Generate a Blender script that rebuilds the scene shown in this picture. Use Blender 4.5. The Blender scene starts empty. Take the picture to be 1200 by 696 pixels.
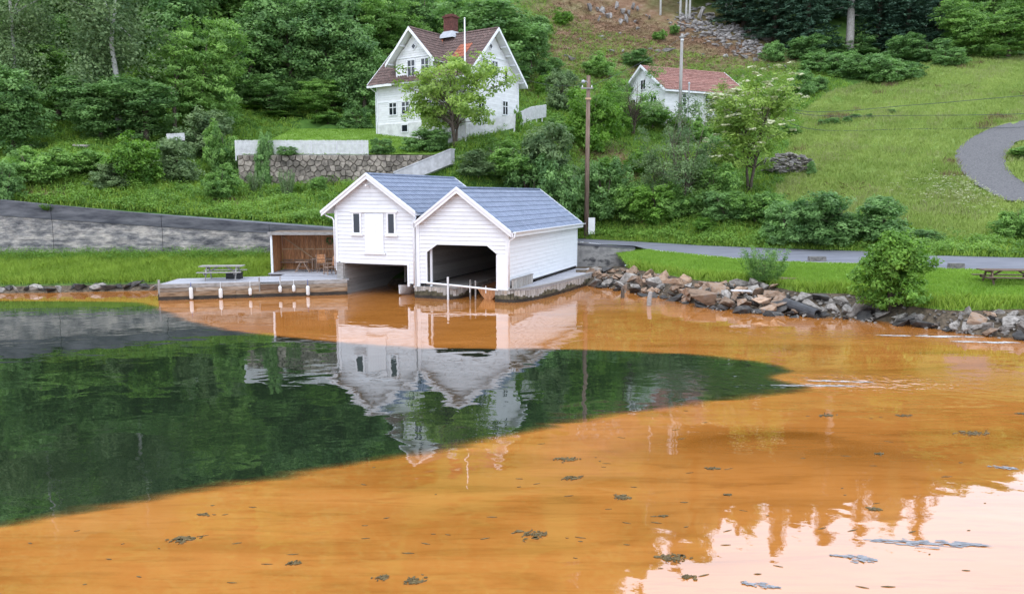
import bpy, bmesh, math, random
import numpy as np
from mathutils import Vector, Matrix, noise as mnoise

random.seed(11)
rng = np.random.default_rng(7)
S = bpy.context.scene
COL = S.collection

# ------------------------------------------------------------------ camera, world, sun, exposure
F, CX, CY, CAMH = 900.0, 600.0, 348.0, 5.2
TH = math.atan(120 / 900)
cam_d = bpy.data.cameras.new('camera')
cam = bpy.data.objects.new('camera', cam_d)
COL.objects.link(cam)
cam_d.sensor_width = 36.0
cam_d.lens = 27.0
cam_d.clip_start = 0.1
cam_d.clip_end = 3000
cam.location = (0, 0, CAMH)
cam.rotation_euler = (math.pi / 2 - TH, 0, 0)
S.camera = cam

SUN_EL, SUN_ROT = math.radians(58), math.radians(200)
world = bpy.data.worlds.new('World')
S.world = world
world.use_nodes = True
nt = world.node_tree
nt.nodes.clear()
out = nt.nodes.new('ShaderNodeOutputWorld')
bg = nt.nodes.new('ShaderNodeBackground')
bg.inputs['Strength'].default_value = 0.12
sky = nt.nodes.new('ShaderNodeTexSky')
sky.sky_type = 'NISHITA'
sky.sun_disc = False
sky.sun_elevation = SUN_EL
sky.sun_rotation = SUN_ROT
sky.air_density = 1.0
sky.dust_density = 3.0
tc = nt.nodes.new('ShaderNodeTexCoord')
cn = nt.nodes.new('ShaderNodeTexNoise')
cn.inputs['Scale'].default_value = 2.2
cn.inputs['Detail'].default_value = 4
cr = nt.nodes.new('ShaderNodeValToRGB')
cr.color_ramp.elements[0].position = 0.3
cr.color_ramp.elements[0].color = (13.4, 15.0, 17.9, 1)
cr.color_ramp.elements[1].position = 0.7
cr.color_ramp.elements[1].color = (16.6, 18.3, 21.2, 1)
mx = nt.nodes.new('ShaderNodeMixRGB')
mx.inputs['Fac'].default_value = 0.9
nt.links.new(tc.outputs['Generated'], cn.inputs['Vector'])
nt.links.new(cn.outputs['Fac'], cr.inputs['Fac'])
nt.links.new(sky.outputs['Color'], mx.inputs['Color1'])
nt.links.new(cr.outputs['Color'], mx.inputs['Color2'])
nt.links.new(mx.outputs['Color'], bg.inputs['Color'])
nt.links.new(bg.outputs['Background'], out.inputs['Surface'])

sun_d = bpy.data.lights.new('sun', 'SUN')
sun_d.energy = 0.8
sun_d.angle = math.radians(25)
sun_d.color = (1.0, 0.95, 0.88)
sun = bpy.data.objects.new('sun', sun_d)
COL.objects.link(sun)
sdir = Vector((math.sin(SUN_ROT) * math.cos(SUN_EL), math.cos(SUN_ROT) * math.cos(SUN_EL), math.sin(SUN_EL)))
sun.rotation_euler = (-sdir).to_track_quat('-Z', 'Y').to_euler()
sun.location = (0, -40, 60)

S.view_settings.view_transform = 'Standard'
S.view_settings.look = 'None'
S.view_settings.exposure = 0.12
S.view_settings.gamma = 1.0
S.view_settings.use_curve_mapping = False
S.cycles.max_bounces = 6
S.cycles.diffuse_bounces = 3
S.cycles.glossy_bounces = 3
S.cycles.transmission_bounces = 3
S.cycles.transparent_max_bounces = 4
S.cycles.caustics_reflective = False
S.cycles.caustics_refractive = False
try:
    S.cycles.use_denoising = True
except Exception:
    pass

# ------------------------------------------------------------------ helpers: rays of the photograph's camera -> places in the world
CAMP = np.array([0, 0, CAMH])
def ray(px, py):
    a = (px - CX) / F
    b = (CY - py) / F
    return np.array([a, math.cos(TH) + b * math.sin(TH), -math.sin(TH) + b * math.cos(TH)])
def atz(px, py, z):
    d = ray(px, py)
    return CAMP + d * ((z - CAMH) / d[2])
def atY(px, py, Y):
    d = ray(px, py)
    return CAMP + d * (Y / d[1])
def onplane(px, py, p, n):
    d = ray(px, py)
    return CAMP + d * (np.dot(p - CAMP, n) / np.dot(d, n))

# ------------------------------------------------------------------ materials
MATS = {}
def new_mat(name):
    m = bpy.data.materials.new(name)
    m.use_nodes = True
    n = m.node_tree
    p = n.nodes['Principled BSDF']
    MATS[name] = m
    return m, n, p
def N(n, t, **kw):
    o = n.nodes.new(t)
    for k, v in kw.items():
        if k in o.inputs:
            o.inputs[k].default_value = v
        else:
            setattr(o, k, v)
    return o
def ramp(n, stops):
    r = n.nodes.new('ShaderNodeValToRGB')
    e = r.color_ramp.elements
    while len(e) < len(stops):
        e.new(0.5)
    for i, (p, c) in enumerate(stops):
        e[i].position = p
        e[i].color = (c[0], c[1], c[2], 1)
    return r
def c3(c, k=1.0):
    return (c[0] * k, c[1] * k, c[2] * k)

def surf(name, c0, c1, scale=3.0, rough=0.8, stretch=(1, 1, 1), bump=0.0, bscale=20.0, spec=0.3, detail=5, obj_var=0.0, c2=None, mid=(0.35, 0.65), contrast_scale=None):
    """noise-mottled opaque surface; optional per-object brightness variation"""
    m, n, p = new_mat(name)
    t = n.nodes.new('ShaderNodeTexCoord')
    mp = N(n, 'ShaderNodeMapping')
    mp.inputs['Scale'].default_value = stretch
    n.links.new(t.outputs['Object'], mp.inputs['Vector'])
    vec = mp.outputs['Vector']
    if obj_var:
        oi = n.nodes.new('ShaderNodeObjectInfo')
        mul = N(n, 'ShaderNodeVectorMath', operation='ADD')
        sc = N(n, 'ShaderNodeMath', operation='MULTIPLY')
        sc.inputs[1].default_value = 37.0
        n.links.new(oi.outputs['Random'], sc.inputs[0])
        n.links.new(vec, mul.inputs[0])
        n.links.new(sc.outputs[0], mul.inputs[1])
        vec = mul.outputs[0]
    nz = N(n, 'ShaderNodeTexNoise', Scale=scale, Detail=detail, Roughness=0.6)
    n.links.new(vec, nz.inputs['Vector'])
    stops = [(mid[0], c0), (mid[1], c1)] if c2 is None else [(mid[0], c0), (0.5 * (mid[0] + mid[1]), c1), (mid[1], c2)]
    r = ramp(n, stops)
    n.links.new(nz.outputs['Fac'], r.inputs['Fac'])
    colo = r.outputs['Color']
    if obj_var:
        hs = n.nodes.new('ShaderNodeHueSaturation')
        mr = N(n, 'ShaderNodeMapRange')
        mr.inputs['To Min'].default_value = 1 - obj_var
        mr.inputs['To Max'].default_value = 1 + obj_var
        n.links.new(oi.outputs['Random'], mr.inputs['Value'])
        n.links.new(mr.outputs['Result'], hs.inputs['Value'])
        n.links.new(colo, hs.inputs['Color'])
        colo = hs.outputs['Color']
    n.links.new(colo, p.inputs['Base Color'])
    p.inputs['Roughness'].default_value = rough
    p.inputs['Specular IOR Level'].default_value = spec
    if bump:
        nb = N(n, 'ShaderNodeTexNoise', Scale=bscale, Detail=4)
        n.links.new(vec, nb.inputs['Vector'])
        b = N(n, 'ShaderNodeBump', Strength=0.6, Distance=bump)
        n.links.new(nb.outputs['Fac'], b.inputs['Height'])
        n.links.new(b.outputs['Normal'], p.inputs['Normal'])
    return m

def leaf_mat(name, dark, light, trans=0.36, rough=0.55, spec=0.25):
    m, n, p = new_mat(name)
    at = N(n, 'ShaderNodeAttribute', attribute_name='tint')
    oi = n.nodes.new('ShaderNodeObjectInfo')
    r = ramp(n, [(0.0, dark), (1.0, light)])
    ad = N(n, 'ShaderNodeMath', operation='MULTIPLY_ADD')
    ad.inputs[1].default_value = 0.25
    n.links.new(oi.outputs['Random'], ad.inputs[0])
    sb = N(n, 'ShaderNodeMath', operation='SUBTRACT')
    sb.inputs[1].default_value = 0.12
    n.links.new(at.outputs['Fac'], ad.inputs[2])
    n.links.new(ad.outputs[0], sb.inputs[0])
    n.links.new(sb.outputs[0], r.inputs['Fac'])
    n.links.new(r.outputs['Color'], p.inputs['Base Color'])
    p.inputs['Roughness'].default_value = rough
    p.inputs['Specular IOR Level'].default_value = spec
    tr = n.nodes.new('ShaderNodeBsdfTranslucent')
    hs = N(n, 'ShaderNodeHueSaturation', Saturation=1.1, Value=1.5)
    n.links.new(r.outputs['Color'], hs.inputs['Color'])
    n.links.new(hs.outputs['Color'], tr.inputs['Color'])
    ms = N(n, 'ShaderNodeMixShader')
    ms.inputs[0].default_value = trans
    n.links.new(p.outputs[0], ms.inputs[1])
    n.links.new(tr.outputs[0], ms.inputs[2])
    n.links.new(ms.outputs[0], n.nodes['Material Output'].inputs['Surface'])
    return m

M = {}
M['white'] = surf('white_paint', (.66, .675, .70), (.755, .765, .79), scale=1.6, stretch=(1, 1, .4), rough=.55, detail=8, obj_var=.05, bump=.002, bscale=30, mid=(.2, .5))
M['white_trim'] = surf('white_trim_paint', (.765, .775, .80), (.81, .82, .845), scale=2, rough=.45)
M['old_white'] = surf('old_white_paint', (.70, .70, .70), (.80, .80, .81), scale=2, rough=.65, obj_var=.05)
M['fence_white'] = surf('chalky_fence_paint', (.52, .515, .52), (.68, .675, .68), scale=3, rough=.8)
M['plaster'] = surf('white_plaster', (.50, .50, .49), (.72, .72, .71), scale=1.5, rough=.8, bump=.01)
M['blue_tile'] = surf('blue_glazed_tile', (.098, .128, .198), (.175, .212, .305), scale=3, rough=.38, spec=.5, obj_var=.08)
M['red_tile'] = surf('old_red_roof_tile', (.070, .052, .048), (.135, .092, .082), scale=4, rough=.85, c2=(.22, .145, .125), obj_var=.12, mid=(.3, .7), detail=8)
M['new_red_tile'] = surf('new_red_roof_tile', (.27, .085, .05), (.40, .14, .08), scale=5, rough=.8)
M['pink_tile'] = surf('faded_red_roof_tile', (.16, .075, .062), (.27, .135, .110), scale=4, rough=.85, c2=(.36, .22, .19), obj_var=.12, mid=(.3, .7), detail=8)
M['brick'] = surf('chimney_brick', (.085, .035, .030), (.17, .065, .052), scale=9, rough=.9, obj_var=.2)
M['mortar'] = surf('mortar', (.10, .09, .08), (.20, .185, .165), scale=8, rough=.95)
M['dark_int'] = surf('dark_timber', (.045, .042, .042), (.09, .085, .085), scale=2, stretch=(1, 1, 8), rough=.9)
M['grey_wood'] = surf('weathered_grey_wood', (.20, .185, .17), (.40, .385, .37), scale=2.5, stretch=(1.5, 12, 12), rough=.85, obj_var=.18, bump=.004, bscale=14)
M['deck_wood'] = surf('grey_deck_wood', (.30, .30, .33), (.44, .44, .47), scale=2.2, stretch=(1.2, 10, 10), rough=.8, obj_var=.14, bump=.003)
M['fascia_wood'] = surf('stained_fascia_wood', (.085, .058, .038), (.26, .205, .155), scale=1.6, stretch=(1, 6, 7), rough=.85, obj_var=.25, c2=(.37, .33, .29), mid=(.28, .7), bump=.004)
M['fascia_dark'] = surf('tannin_stained_wood', (.05, .032, .02), (.26, .17, .10), scale=1.6, stretch=(1, 6, 7), rough=.8, obj_var=.2, c2=(.34, .27, .20), mid=(.28, .72), bump=.004)
M['algae_wood'] = surf('algae_stained_plank', (.035, .034, .018), (.16, .135, .085), scale=3, rough=.7, obj_var=.2)
M['wet_wood'] = surf('wet_black_wood', (.018, .014, .011), (.05, .038, .028), scale=3, rough=.5)
M['pile_wood'] = surf('vertical_quay_plank', (.12, .10, .075), (.44, .41, .38), scale=1.8, stretch=(5, 5, 1.6), rough=.85, obj_var=.22, c2=(.27, .20, .14), mid=(.25, .72), bump=.004)
M['brown_wood'] = surf('reddish_brown_plank', (.34, .145, .062), (.60, .30, .145), scale=2.2, stretch=(9, 9, 1.5), rough=.75, obj_var=.22, bump=.003)
M['pale_wood'] = surf('pale_lumber', (.44, .29, .17), (.58, .40, .25), scale=2.5, stretch=(6, 6, 6), rough=.7)
M['chair_wood'] = surf('faded_teak', (.22, .14, .10), (.36, .26, .20), scale=5, rough=.75)
M['table_wood'] = surf('brown_picnic_wood', (.10, .065, .045), (.20, .14, .10), scale=3, stretch=(1, 9, 9), rough=.85, obj_var=.2)
M['glass'] = None
m, n, p = new_mat('dark_window_glass')
p.inputs['Base Color'].default_value = (.014, .018, .026, 1)
p.inputs['Roughness'].default_value = .06
p.inputs['Specular IOR Level'].default_value = .55
M['glass'] = m
M['metal'] = surf('painted_grey_metal', (.35, .37, .40), (.45, .47, .50), rough=.5)
M['black'] = surf('black_plastic', (.012, .012, .014), (.025, .025, .028), rough=.5)
M['rubber_white'] = surf('white_fender_vinyl', (.70, .70, .68), (.80, .80, .79), rough=.4)
M['blue_rope'] = surf('blue_rope', (.03, .07, .30), (.05, .10, .36), rough=.8)
M['pole_wood'] = surf('creosoted_pole', (.14, .095, .072), (.26, .18, .145), scale=2, stretch=(6, 6, .6), rough=.9)
M['pole_grey'] = surf('grey_weathered_pole', (.25, .235, .22), (.36, .35, .335), scale=2, stretch=(6, 6, .6), rough=.9)
M['bark'] = surf('brown_bark', (.06, .045, .034), (.15, .12, .095), scale=6, stretch=(3, 3, .7), rough=.95, bump=.02)
M['grey_bark'] = surf('grey_bark', (.20, .18, .16), (.38, .36, .34), scale=5, stretch=(2, 2, .7), rough=.95, bump=.02)
M['birch_bark'] = surf('birch_bark', (.10, .09, .08), (.52, .51, .48), scale=5, stretch=(1, 1, 3), rough=.85, mid=(.3, .45))
M['asphalt'] = surf('asphalt', (.135, .140, .165), (.19, .195, .225), scale=1.3, rough=.85, stretch=(.3, 1, 1), detail=9, bump=.004, bscale=60)
M['gravel_road'] = surf('grey_gravel_track', (.085, .083, .088), (.165, .160, .160), scale=9, rough=.95, detail=10, bump=.02, bscale=25)
M['rock_tan'] = surf('tan_blast_rock', (.13, .085, .058), (.34, .225, .150), scale=2.5, rough=.85, obj_var=.35, c2=(.29, .255, .23), mid=(.3, .72), bump=.03, bscale=8)
M['rock_grey'] = surf('grey_lichen_rock', (.14, .125, .11), (.35, .32, .29), scale=3, rough=.9, obj_var=.25, bump=.03, bscale=8)
M['rock_dark'] = surf('wet_dark_rock', (.020, .019, .019), (.075, .068, .062), scale=3, rough=.55, obj_var=.3, bump=.03, bscale=8)
M['rock_pale'] = surf('pale_hill_rock', (.13, .120, .115), (.34, .32, .305), scale=2.5, rough=.9, obj_var=.2, bump=.04, bscale=6)
M['wall_stone'] = surf('rubble_wall_stone', (.11, .095, .080), (.33, .285, .24), scale=2.6, rough=.9, obj_var=.38, bump=.03, bscale=9)
M['slab_dark'] = surf('dark_granite_block', (.10, .095, .09), (.22, .205, .19), scale=6, rough=.9, bump=.02)
M['flag_white'] = surf('flagpole_paint', (.72, .72, .72), (.78, .78, .78), rough=.4)
M['wire'] = surf('wire_grey', (.05, .06, .06), (.08, .09, .09), rough=.6)
M['weed'] = surf('wet_seaweed', (.075, .052, .020), (.16, .115, .045), scale=14, rough=.5)
M['foam'] = surf('grey_surface_scum', (.20, .205, .22), (.30, .305, .32), scale=9, rough=.7)
M['white_foam'] = surf('white_water_foam', (.42, .42, .42), (.66, .66, .67), scale=12, rough=.8)
M['pipe'] = surf('black_culvert_pipe', (.035, .035, .038), (.07, .07, .075), rough=.6)
M['soil'] = surf('dark_bank_soil', (.05, .040, .028), (.15, .115, .080), scale=6, rough=.95, bump=.05, bscale=6)
M['moss'] = surf('rusty_moss', (.09, .05, .02), (.20, .12, .05), scale=5, rough=.95, bump=.02)
M['grey_concrete'] = surf('stained_grey_concrete', (.055, .055, .06), (.33, .32, .305), scale=1.1, stretch=(1, 1, 1.6), rough=.92, detail=10, c2=(.21, .205, .20), mid=(.36, .62), bump=.02)
M['step_concrete'] = surf('pale_lilac_concrete', (.42, .41, .42), (.58, .57, .59), scale=2.5, rough=.9, bump=.01)

# old board-marked concrete: dark algae patches, pale lime streaks
m, n, p = new_mat('stained_old_concrete')
t = n.nodes.new('ShaderNodeTexCoord')
mpA = N(n, 'ShaderNodeMapping'); mpA.inputs['Scale'].default_value = (.60, .60, 1.7)
mpB = N(n, 'ShaderNodeMapping'); mpB.inputs['Scale'].default_value = (1.2, 1.2, 9)
for mp in (mpA, mpB):
    n.links.new(t.outputs['Object'], mp.inputs['Vector'])
na = N(n, 'ShaderNodeTexNoise', Scale=1.3, Detail=8, Roughness=.7); n.links.new(mpA.outputs[0], na.inputs['Vector'])
nb = N(n, 'ShaderNodeTexNoise', Scale=1.0, Detail=5, Roughness=.7); n.links.new(mpB.outputs[0], nb.inputs['Vector'])
ra = ramp(n, [(.36, (.075, .075, .085)), (.47, (.22, .21, .21)), (.60, (.43, .39, .355))]); n.links.new(na.outputs['Fac'], ra.inputs['Fac'])
rb = ramp(n, [(.32, (.42, .42, .43)), (.55, (1.1, 1.1, 1.1))]); n.links.new(nb.outputs['Fac'], rb.inputs['Fac'])
mm = N(n, 'ShaderNodeMixRGB', blend_type='MULTIPLY'); mm.inputs['Fac'].default_value = .9
n.links.new(ra.outputs[0], mm.inputs['Color1']); n.links.new(rb.outputs[0], mm.inputs['Color2'])
n.links.new(mm.outputs[0], p.inputs['Base Color'])
mpC = N(n, 'ShaderNodeMapping'); mpC.inputs['Scale'].default_value = (.35, .35, 1); n.links.new(t.outputs['Object'], mpC.inputs['Vector'])
nc_ = N(n, 'ShaderNodeTexNoise', Scale=6.0, Detail=9, Roughness=.75); n.links.new(mpC.outputs[0], nc_.inputs['Vector'])
rc_ = ramp(n, [(.35, (.45, .45, .46)), (.5, (1, 1, 1)), (.68, (1.5, 1.45, 1.38))]); n.links.new(nc_.outputs['Fac'], rc_.inputs['Fac'])
m2_ = N(n, 'ShaderNodeMixRGB', blend_type='MULTIPLY'); m2_.inputs['Fac'].default_value = .65; n.links.new(mm.outputs[0], m2_.inputs['Color1']); n.links.new(rc_.outputs[0], m2_.inputs['Color2']); n.links.new(m2_.outputs[0], p.inputs['Base Color'])
bp = N(n, 'ShaderNodeBump', Strength=.7, Distance=.03); n.links.new(nb.outputs['Fac'], bp.inputs['Height']); n.links.new(bp.outputs[0], p.inputs['Normal'])
p.inputs['Roughness'].default_value = .92
M['concrete'] = m
M['coping'] = surf('dark_coping_concrete', (.050, .052, .064), (.155, .155, .170), scale=1.6, stretch=(.4, 1, 2), rough=.9, detail=8, bump=.02)

# foliage
M['leaf_dark'] = leaf_mat('dark_broad_leaf', (.056, .130, .040), (.255, .425, .140))
M['leaf_mid'] = leaf_mat('mid_green_leaf', (.064, .150, .036), (.280, .460, .115))
M['leaf_bright'] = leaf_mat('bright_green_leaf', (.060, .150, .020), (.225, .400, .066), trans=.35)
M['leaf_grey'] = leaf_mat('grey_green_leaf', (.072, .130, .054), (.255, .350, .155))
M['leaf_light'] = leaf_mat('light_yellow_green_leaf', (.110, .200, .036), (.370, .500, .125), trans=.35)
M['needle'] = leaf_mat('spruce_needles', (.022, .056, .036), (.075, .145, .085), trans=.12)
M['blossom'] = leaf_mat('cream_blossom', (.42, .45, .26), (.66, .66, .46), trans=.2)
M['grass_tall'] = leaf_mat('tall_bank_grass', (.130, .230, .026), (.370, .500, .090), trans=.3)
M['grass_lawn'] = leaf_mat('lawn_grass', (.140, .255, .030), (.295, .450, .080), trans=.3)
M['grass_meadow'] = leaf_mat('meadow_grass', (.175, .255, .056), (.405, .485, .145), trans=.3)
M['herb'] = leaf_mat('bank_herb_leaf', (.060, .145, .022), (.240, .400, .072), trans=.3)
M['dry_grass'] = leaf_mat('dry_grass_stalk', (.24, .27, .10), (.42, .43, .20), trans=.25)
M['bracken'] = leaf_mat('brown_brash', (.12, .072, .040), (.29, .20, .12), trans=.1)

# ------------------------------------------------------------------ helpers: objects and mesh building
def tag(o, label=None, cat=None, group=None, kind=None):
    if label: o['label'] = label
    if cat: o['category'] = cat
    if group: o['group'] = group
    if kind: o['kind'] = kind
    return o
def empty(name, loc=(0, 0, 0), rz=0.0, label=None, cat=None, group=None):
    o = bpy.data.objects.new(name, None)
    o.empty_display_size = .2
    COL.objects.link(o)
    o.location = loc
    o.rotation_euler = (0, 0, rz)
    return tag(o, label, cat, group)
def link_mesh(name, me, parent=None, loc=None):
    o = bpy.data.objects.new(name, me)
    COL.objects.link(o)
    if parent is not None: o.parent = parent
    if loc is not None: o.location = loc
    return o
def copy_tree(o, parent=None):
    c = o.copy()
    COL.objects.link(c)
    c.parent = parent
    for ch in list(o.children):
        copy_tree(ch, c)
    return c

ORD = 'first second third fourth fifth sixth seventh eighth ninth tenth eleventh twelfth thirteenth'.split()
class MB:
    def __init__(s):
        s.v = []; s.f = []
    def add(s, vs, fs):
        b = len(s.v)
        s.v += [tuple(map(float, q)) for q in vs]
        s.f += [tuple(i + b for i in q) for q in fs]
        return s
    def box(s, x0, x1, y0, y1, z0, z1, R=None, T=None):
        vs = [(x, y, z) for z in (z0, z1) for y in (y0, y1) for x in (x0, x1)]
        if R is not None: vs = [tuple(R @ Vector(q)) for q in vs]
        if T is not None: vs = [(q[0] + T[0], q[1] + T[1], q[2] + T[2]) for q in vs]
        return s.add(vs, [(0, 2, 3, 1), (4, 5, 7, 6), (0, 1, 5, 4), (2, 6, 7, 3), (0, 4, 6, 2), (1, 3, 7, 5)])
    def prism(s, pts, vec):
        k = len(pts)
        a = [tuple(q) for q in pts]
        b = [(q[0] + vec[0], q[1] + vec[1], q[2] + vec[2]) for q in pts]
        return s.add(a + b, [tuple(range(k))[::-1], tuple(range(k, 2 * k))] + [(i, (i + 1) % k, k + (i + 1) % k, k + i) for i in range(k)])
    def tube(s, pts, rad, n=6, caps=True):
        pts = [Vector(q) for q in pts]
        if not isinstance(rad, (list, tuple)): rad = [rad] * len(pts)
        vs = []; fs = []
        ref = None
        for i, q in enumerate(pts):
            d = (pts[min(i + 1, len(pts) - 1)] - pts[max(i - 1, 0)])
            if d.length < 1e-9: d = Vector((0, 0, 1))
            d.normalize()
            if ref is None or abs(ref.dot(d)) > .95:
                ref = Vector((1, 0, 0)) if abs(d.x) < .8 else Vector((0, 1, 0))
            a = d.cross(ref).normalized(); b = d.cross(a)
            ref = a.cross(d) if False else ref
            for k in range(n):
                t = 2 * math.pi * k / n
                vs.append(q + (a * math.cos(t) + b * math.sin(t)) * rad[i])
        for i in range(len(pts) - 1):
            for k in range(n):
                fs.append((i * n + k, i * n + (k + 1) % n, (i + 1) * n + (k + 1) % n, (i + 1) * n + k))
        if caps:
            fs.append(tuple(range(n))[::-1]); fs.append(tuple((len(pts) - 1) * n + k for k in range(n)))
        return s.add(vs, fs)
    def bar(s, p0, p1, w, h, up=(0, 0, 1)):
        """rectangular bar from p0 to p1, w across, h along 'up'"""
        p0 = Vector(p0); p1 = Vector(p1); d = (p1 - p0).normalized()
        a = d.cross(Vector(up)); a = (Vector((1, 0, 0)) if a.length < 1e-6 else a.normalized())
        b = a.cross(d)
        q = [p0 + a * sx * w / 2 + b * sz * h / 2 for sx, sz in ((-1, -1), (1, -1), (1, 1), (-1, 1))]
        return s.prism(q, p1 - p0)
    def mesh(s, name, mat, smooth=False):
        me = bpy.data.meshes.new(name)
        me.from_pydata(s.v, [], s.f)
        if mat is not None: me.materials.append(mat)
        if smooth:
            me.polygons.foreach_set('use_smooth', [True] * len(me.polygons))
        me.update()
        return me
    def build(s, name, mat, parent=None, smooth=False, loc=None):
        return link_mesh(name, s.mesh(name, mat, smooth), parent, loc)

def np_mesh(name, V, Fq, mat, tint=None, smooth=False, k=None):
    """V (n,3); Fq (m,k) with constant k; tint per vertex"""
    k = Fq.shape[1]
    me = bpy.data.meshes.new(name)
    me.vertices.add(len(V)); me.vertices.foreach_set('co', np.asarray(V, np.float32).ravel())
    me.loops.add(Fq.size); me.loops.foreach_set('vertex_index', np.asarray(Fq, np.int32).ravel())
    me.polygons.add(len(Fq)); me.polygons.foreach_set('loop_start', np.arange(0, Fq.size, k, dtype=np.int32))
    if tint is not None:
        a = me.attributes.new('tint', 'FLOAT', 'POINT')
        a.data.foreach_set('value', np.asarray(tint, np.float32))
    if mat is not None: me.materials.append(mat)
    me.update(calc_edges=True)
    if smooth: me.polygons.foreach_set('use_smooth', [True] * len(me.polygons))
    return me
def grid_faces(nr, nc):
    i = np.arange(nr - 1)[:, None] * nc + np.arange(nc - 1)[None]
    return np.stack([i, i + 1, i + nc + 1, i + nc], -1).reshape(-1, 4)

# ------------------------------------------------------------------ terrain
def polyl(pts, x):
    """piecewise linear Y(X) and z(X) through world points sorted by X"""
    P = np.array(pts); o = np.argsort(P[:, 0]); P = P[o]
    return np.interp(x, P[:, 0], P[:, 1]), np.interp(x, P[:, 0], P[:, 2])

WALL_TOP = [atY(px, py, Y) for px, py, Y in [(-500, 224, 46), (-200, 228, 46.3), (0, 234, 47), (60, 240, 47.1), (125, 246, 47.3), (200, 253, 47.5), (300, 261, 47.8), (420, 270, 48)]]
RN_PX = [(743, 290.5, 1.62), (821, 299, 1.6), (861, 302.6, 1.6), (910, 306.7, 1.6), (1003, 308.8, 1.6), (1083, 314, 1.6), (1200, 317.6, 1.6), (1330, 322, 1.6), (1600, 326, 1.6)]
RF_PX = [(677, 279.6, 1.85), (743, 283, 1.80), (821, 287.6, 1.78), (890, 290.5, 1.78), (1016, 294.5, 1.82), (1081, 299, 1.85), (1200, 302, 1.85), (1330, 305, 1.85), (1600, 308, 1.85)]
RN = [atz(*q) for q in RN_PX]
RF = [atz(*q) for q in RF_PX]
RN = [np.array([-60, 48.2, 4.95]), np.array([-33, 48.0, 4.75]), np.array([-12, 48.6, 3.1]), np.array([-2, 50.6, 2.2])] + [atz(677, 283, 1.7)] + RN
RF = [np.array([-60, 48.6, 5.0]), np.array([-33, 48.3, 4.8]), np.array([-12, 49.2, 3.2]), np.array([-4, 52.5, 2.5])] + RF

CTRL = []
for px, py, Y in [
    (100, 205, 53), (0, 205, 53), (200, 222, 53), (300, 238, 53), (390, 245, 53.5),
    (100, 182, 58), (0, 190, 58), (200, 212, 57), (300, 222, 57.2), (400, 220, 57.4), (480, 215, 57.6),
    (0, 168, 63), (100, 165, 63), (200, 185, 62), (-200, 170, 62),
    (560, 195, 58), (610, 200, 60), (525, 172, 60.5), (560, 163.5, 62), (603, 154, 64.5), (622, 145, 68), (640, 140, 73), (700, 235, 62), (700, 195, 66), (700, 150, 74), (700, 110, 86), (700, 60, 104), (700, 5, 128),
    (800, 262, 56), (800, 155, 78), (875, 142, 84), (850, 75, 104), (850, 20, 125), (760, 135, 80),
    (900, 250, 55), (930, 205, 64), (930, 152, 78), (950, 100, 95), (1000, 68, 112),
    (1050, 274, 48), (1050, 240, 54), (1050, 180, 66), (1050, 120, 84), (1050, 68, 106),
    (1180, 285, 44.5), (1200, 242, 50.5), (1130, 188, 62), (1200, 142, 71), (1200, 100, 86), (1200, 67, 104),
    (1200, 192, 59), (1400, 200, 58), (1400, 140, 72), (1500, 260, 46),
    (570, 250, 56), (500, 262, 54)]:
    CTRL.append(atY(px, py, Y))
for x, y, z in [(-10, 66, 8.2), (-20, 68, 9.2), (2, 72, 11), (-6, 74, 11.2), (-20, 78, 13.2), (-38, 80, 17), (-60, 90, 24), (-12, 90, 19),
                (-40, 150, 66), (0, 150, 60), (45, 150, 52), (100, 150, 36), (-120, 120, 44), (-120, 60, 8), (120, 60, 6.5), (130, 90, 17),
                (-80, 210, 118), (0, 210, 112), (80, 210, 66), (150, 210, 44), (-170, 180, 80), (180, 150, 40), (0, 265, 104), (-150, 265, 110), (150, 265, 74), (-170, 50, 6), (180, 50, 4)]:
    CTRL.append(np.array([x, y, z], float))
for q in RF[4:]:
    CTRL.append(np.array(q) + np.array([0, .3, 0]))
CTRL = np.array(CTRL)
def _phi(r2):
    return 0.5 * r2 * np.log(np.maximum(r2, 1e-9))
_P = CTRL[:, :2]; _n = len(_P)
_A = _phi(((_P[:, None] - _P[None]) ** 2).sum(-1)) + np.eye(_n) * 1.5
_Q = np.c_[np.ones(_n), _P]
_w = np.linalg.solve(np.block([[_A, _Q], [_Q.T, np.zeros((3, 3))]]), np.r_[CTRL[:, 2], 0, 0, 0])
def rbf(x, y):
    x = np.asarray(x, float); y = np.asarray(y, float); sh = x.shape
    p = np.stack([x.ravel(), y.ravel()], 1)
    o = np.empty(len(p))
    for i in range(0, len(p), 40000):
        q = p[i:i + 40000]
        o[i:i + 40000] = _phi(((q[:, None] - _P[None]) ** 2).sum(-1)) @ _w[:_n] + _w[_n] + q @ _w[_n + 1:]
    return o.reshape(sh)
def vnoise(x, y, s, seed=0.0):
    """cheap smooth value noise from sines"""
    return (np.sin(x * s * 1.0 + 1.3 + seed) * np.cos(y * s * 1.13 + .7 - seed) + .5 * np.sin(x * s * 2.3 - y * s * 1.9 + seed * 2) + .35 * np.cos(x * s * 4.1 + y * s * 3.7 + seed * 3)) / 1.85
def hill_z(x, y):
    x = np.asarray(x, float); y = np.asarray(y, float)
    by, bz = polyl(RF, x)
    z = rbf(x, y)
    z0 = rbf(x, by)
    d = np.maximum(y - by, 0)
    z = z + (bz - z0) * np.exp(-d / 3.5)
    z = z + np.minimum(d / 6, 1) * (.22 * vnoise(x, y, .55) + .12 * vnoise(x, y, 1.7, 2.0)) * np.clip((70 - np.abs(x - 45) * 1.2) / -20 + 1.6, .35, 1.6)
    return z
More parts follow.
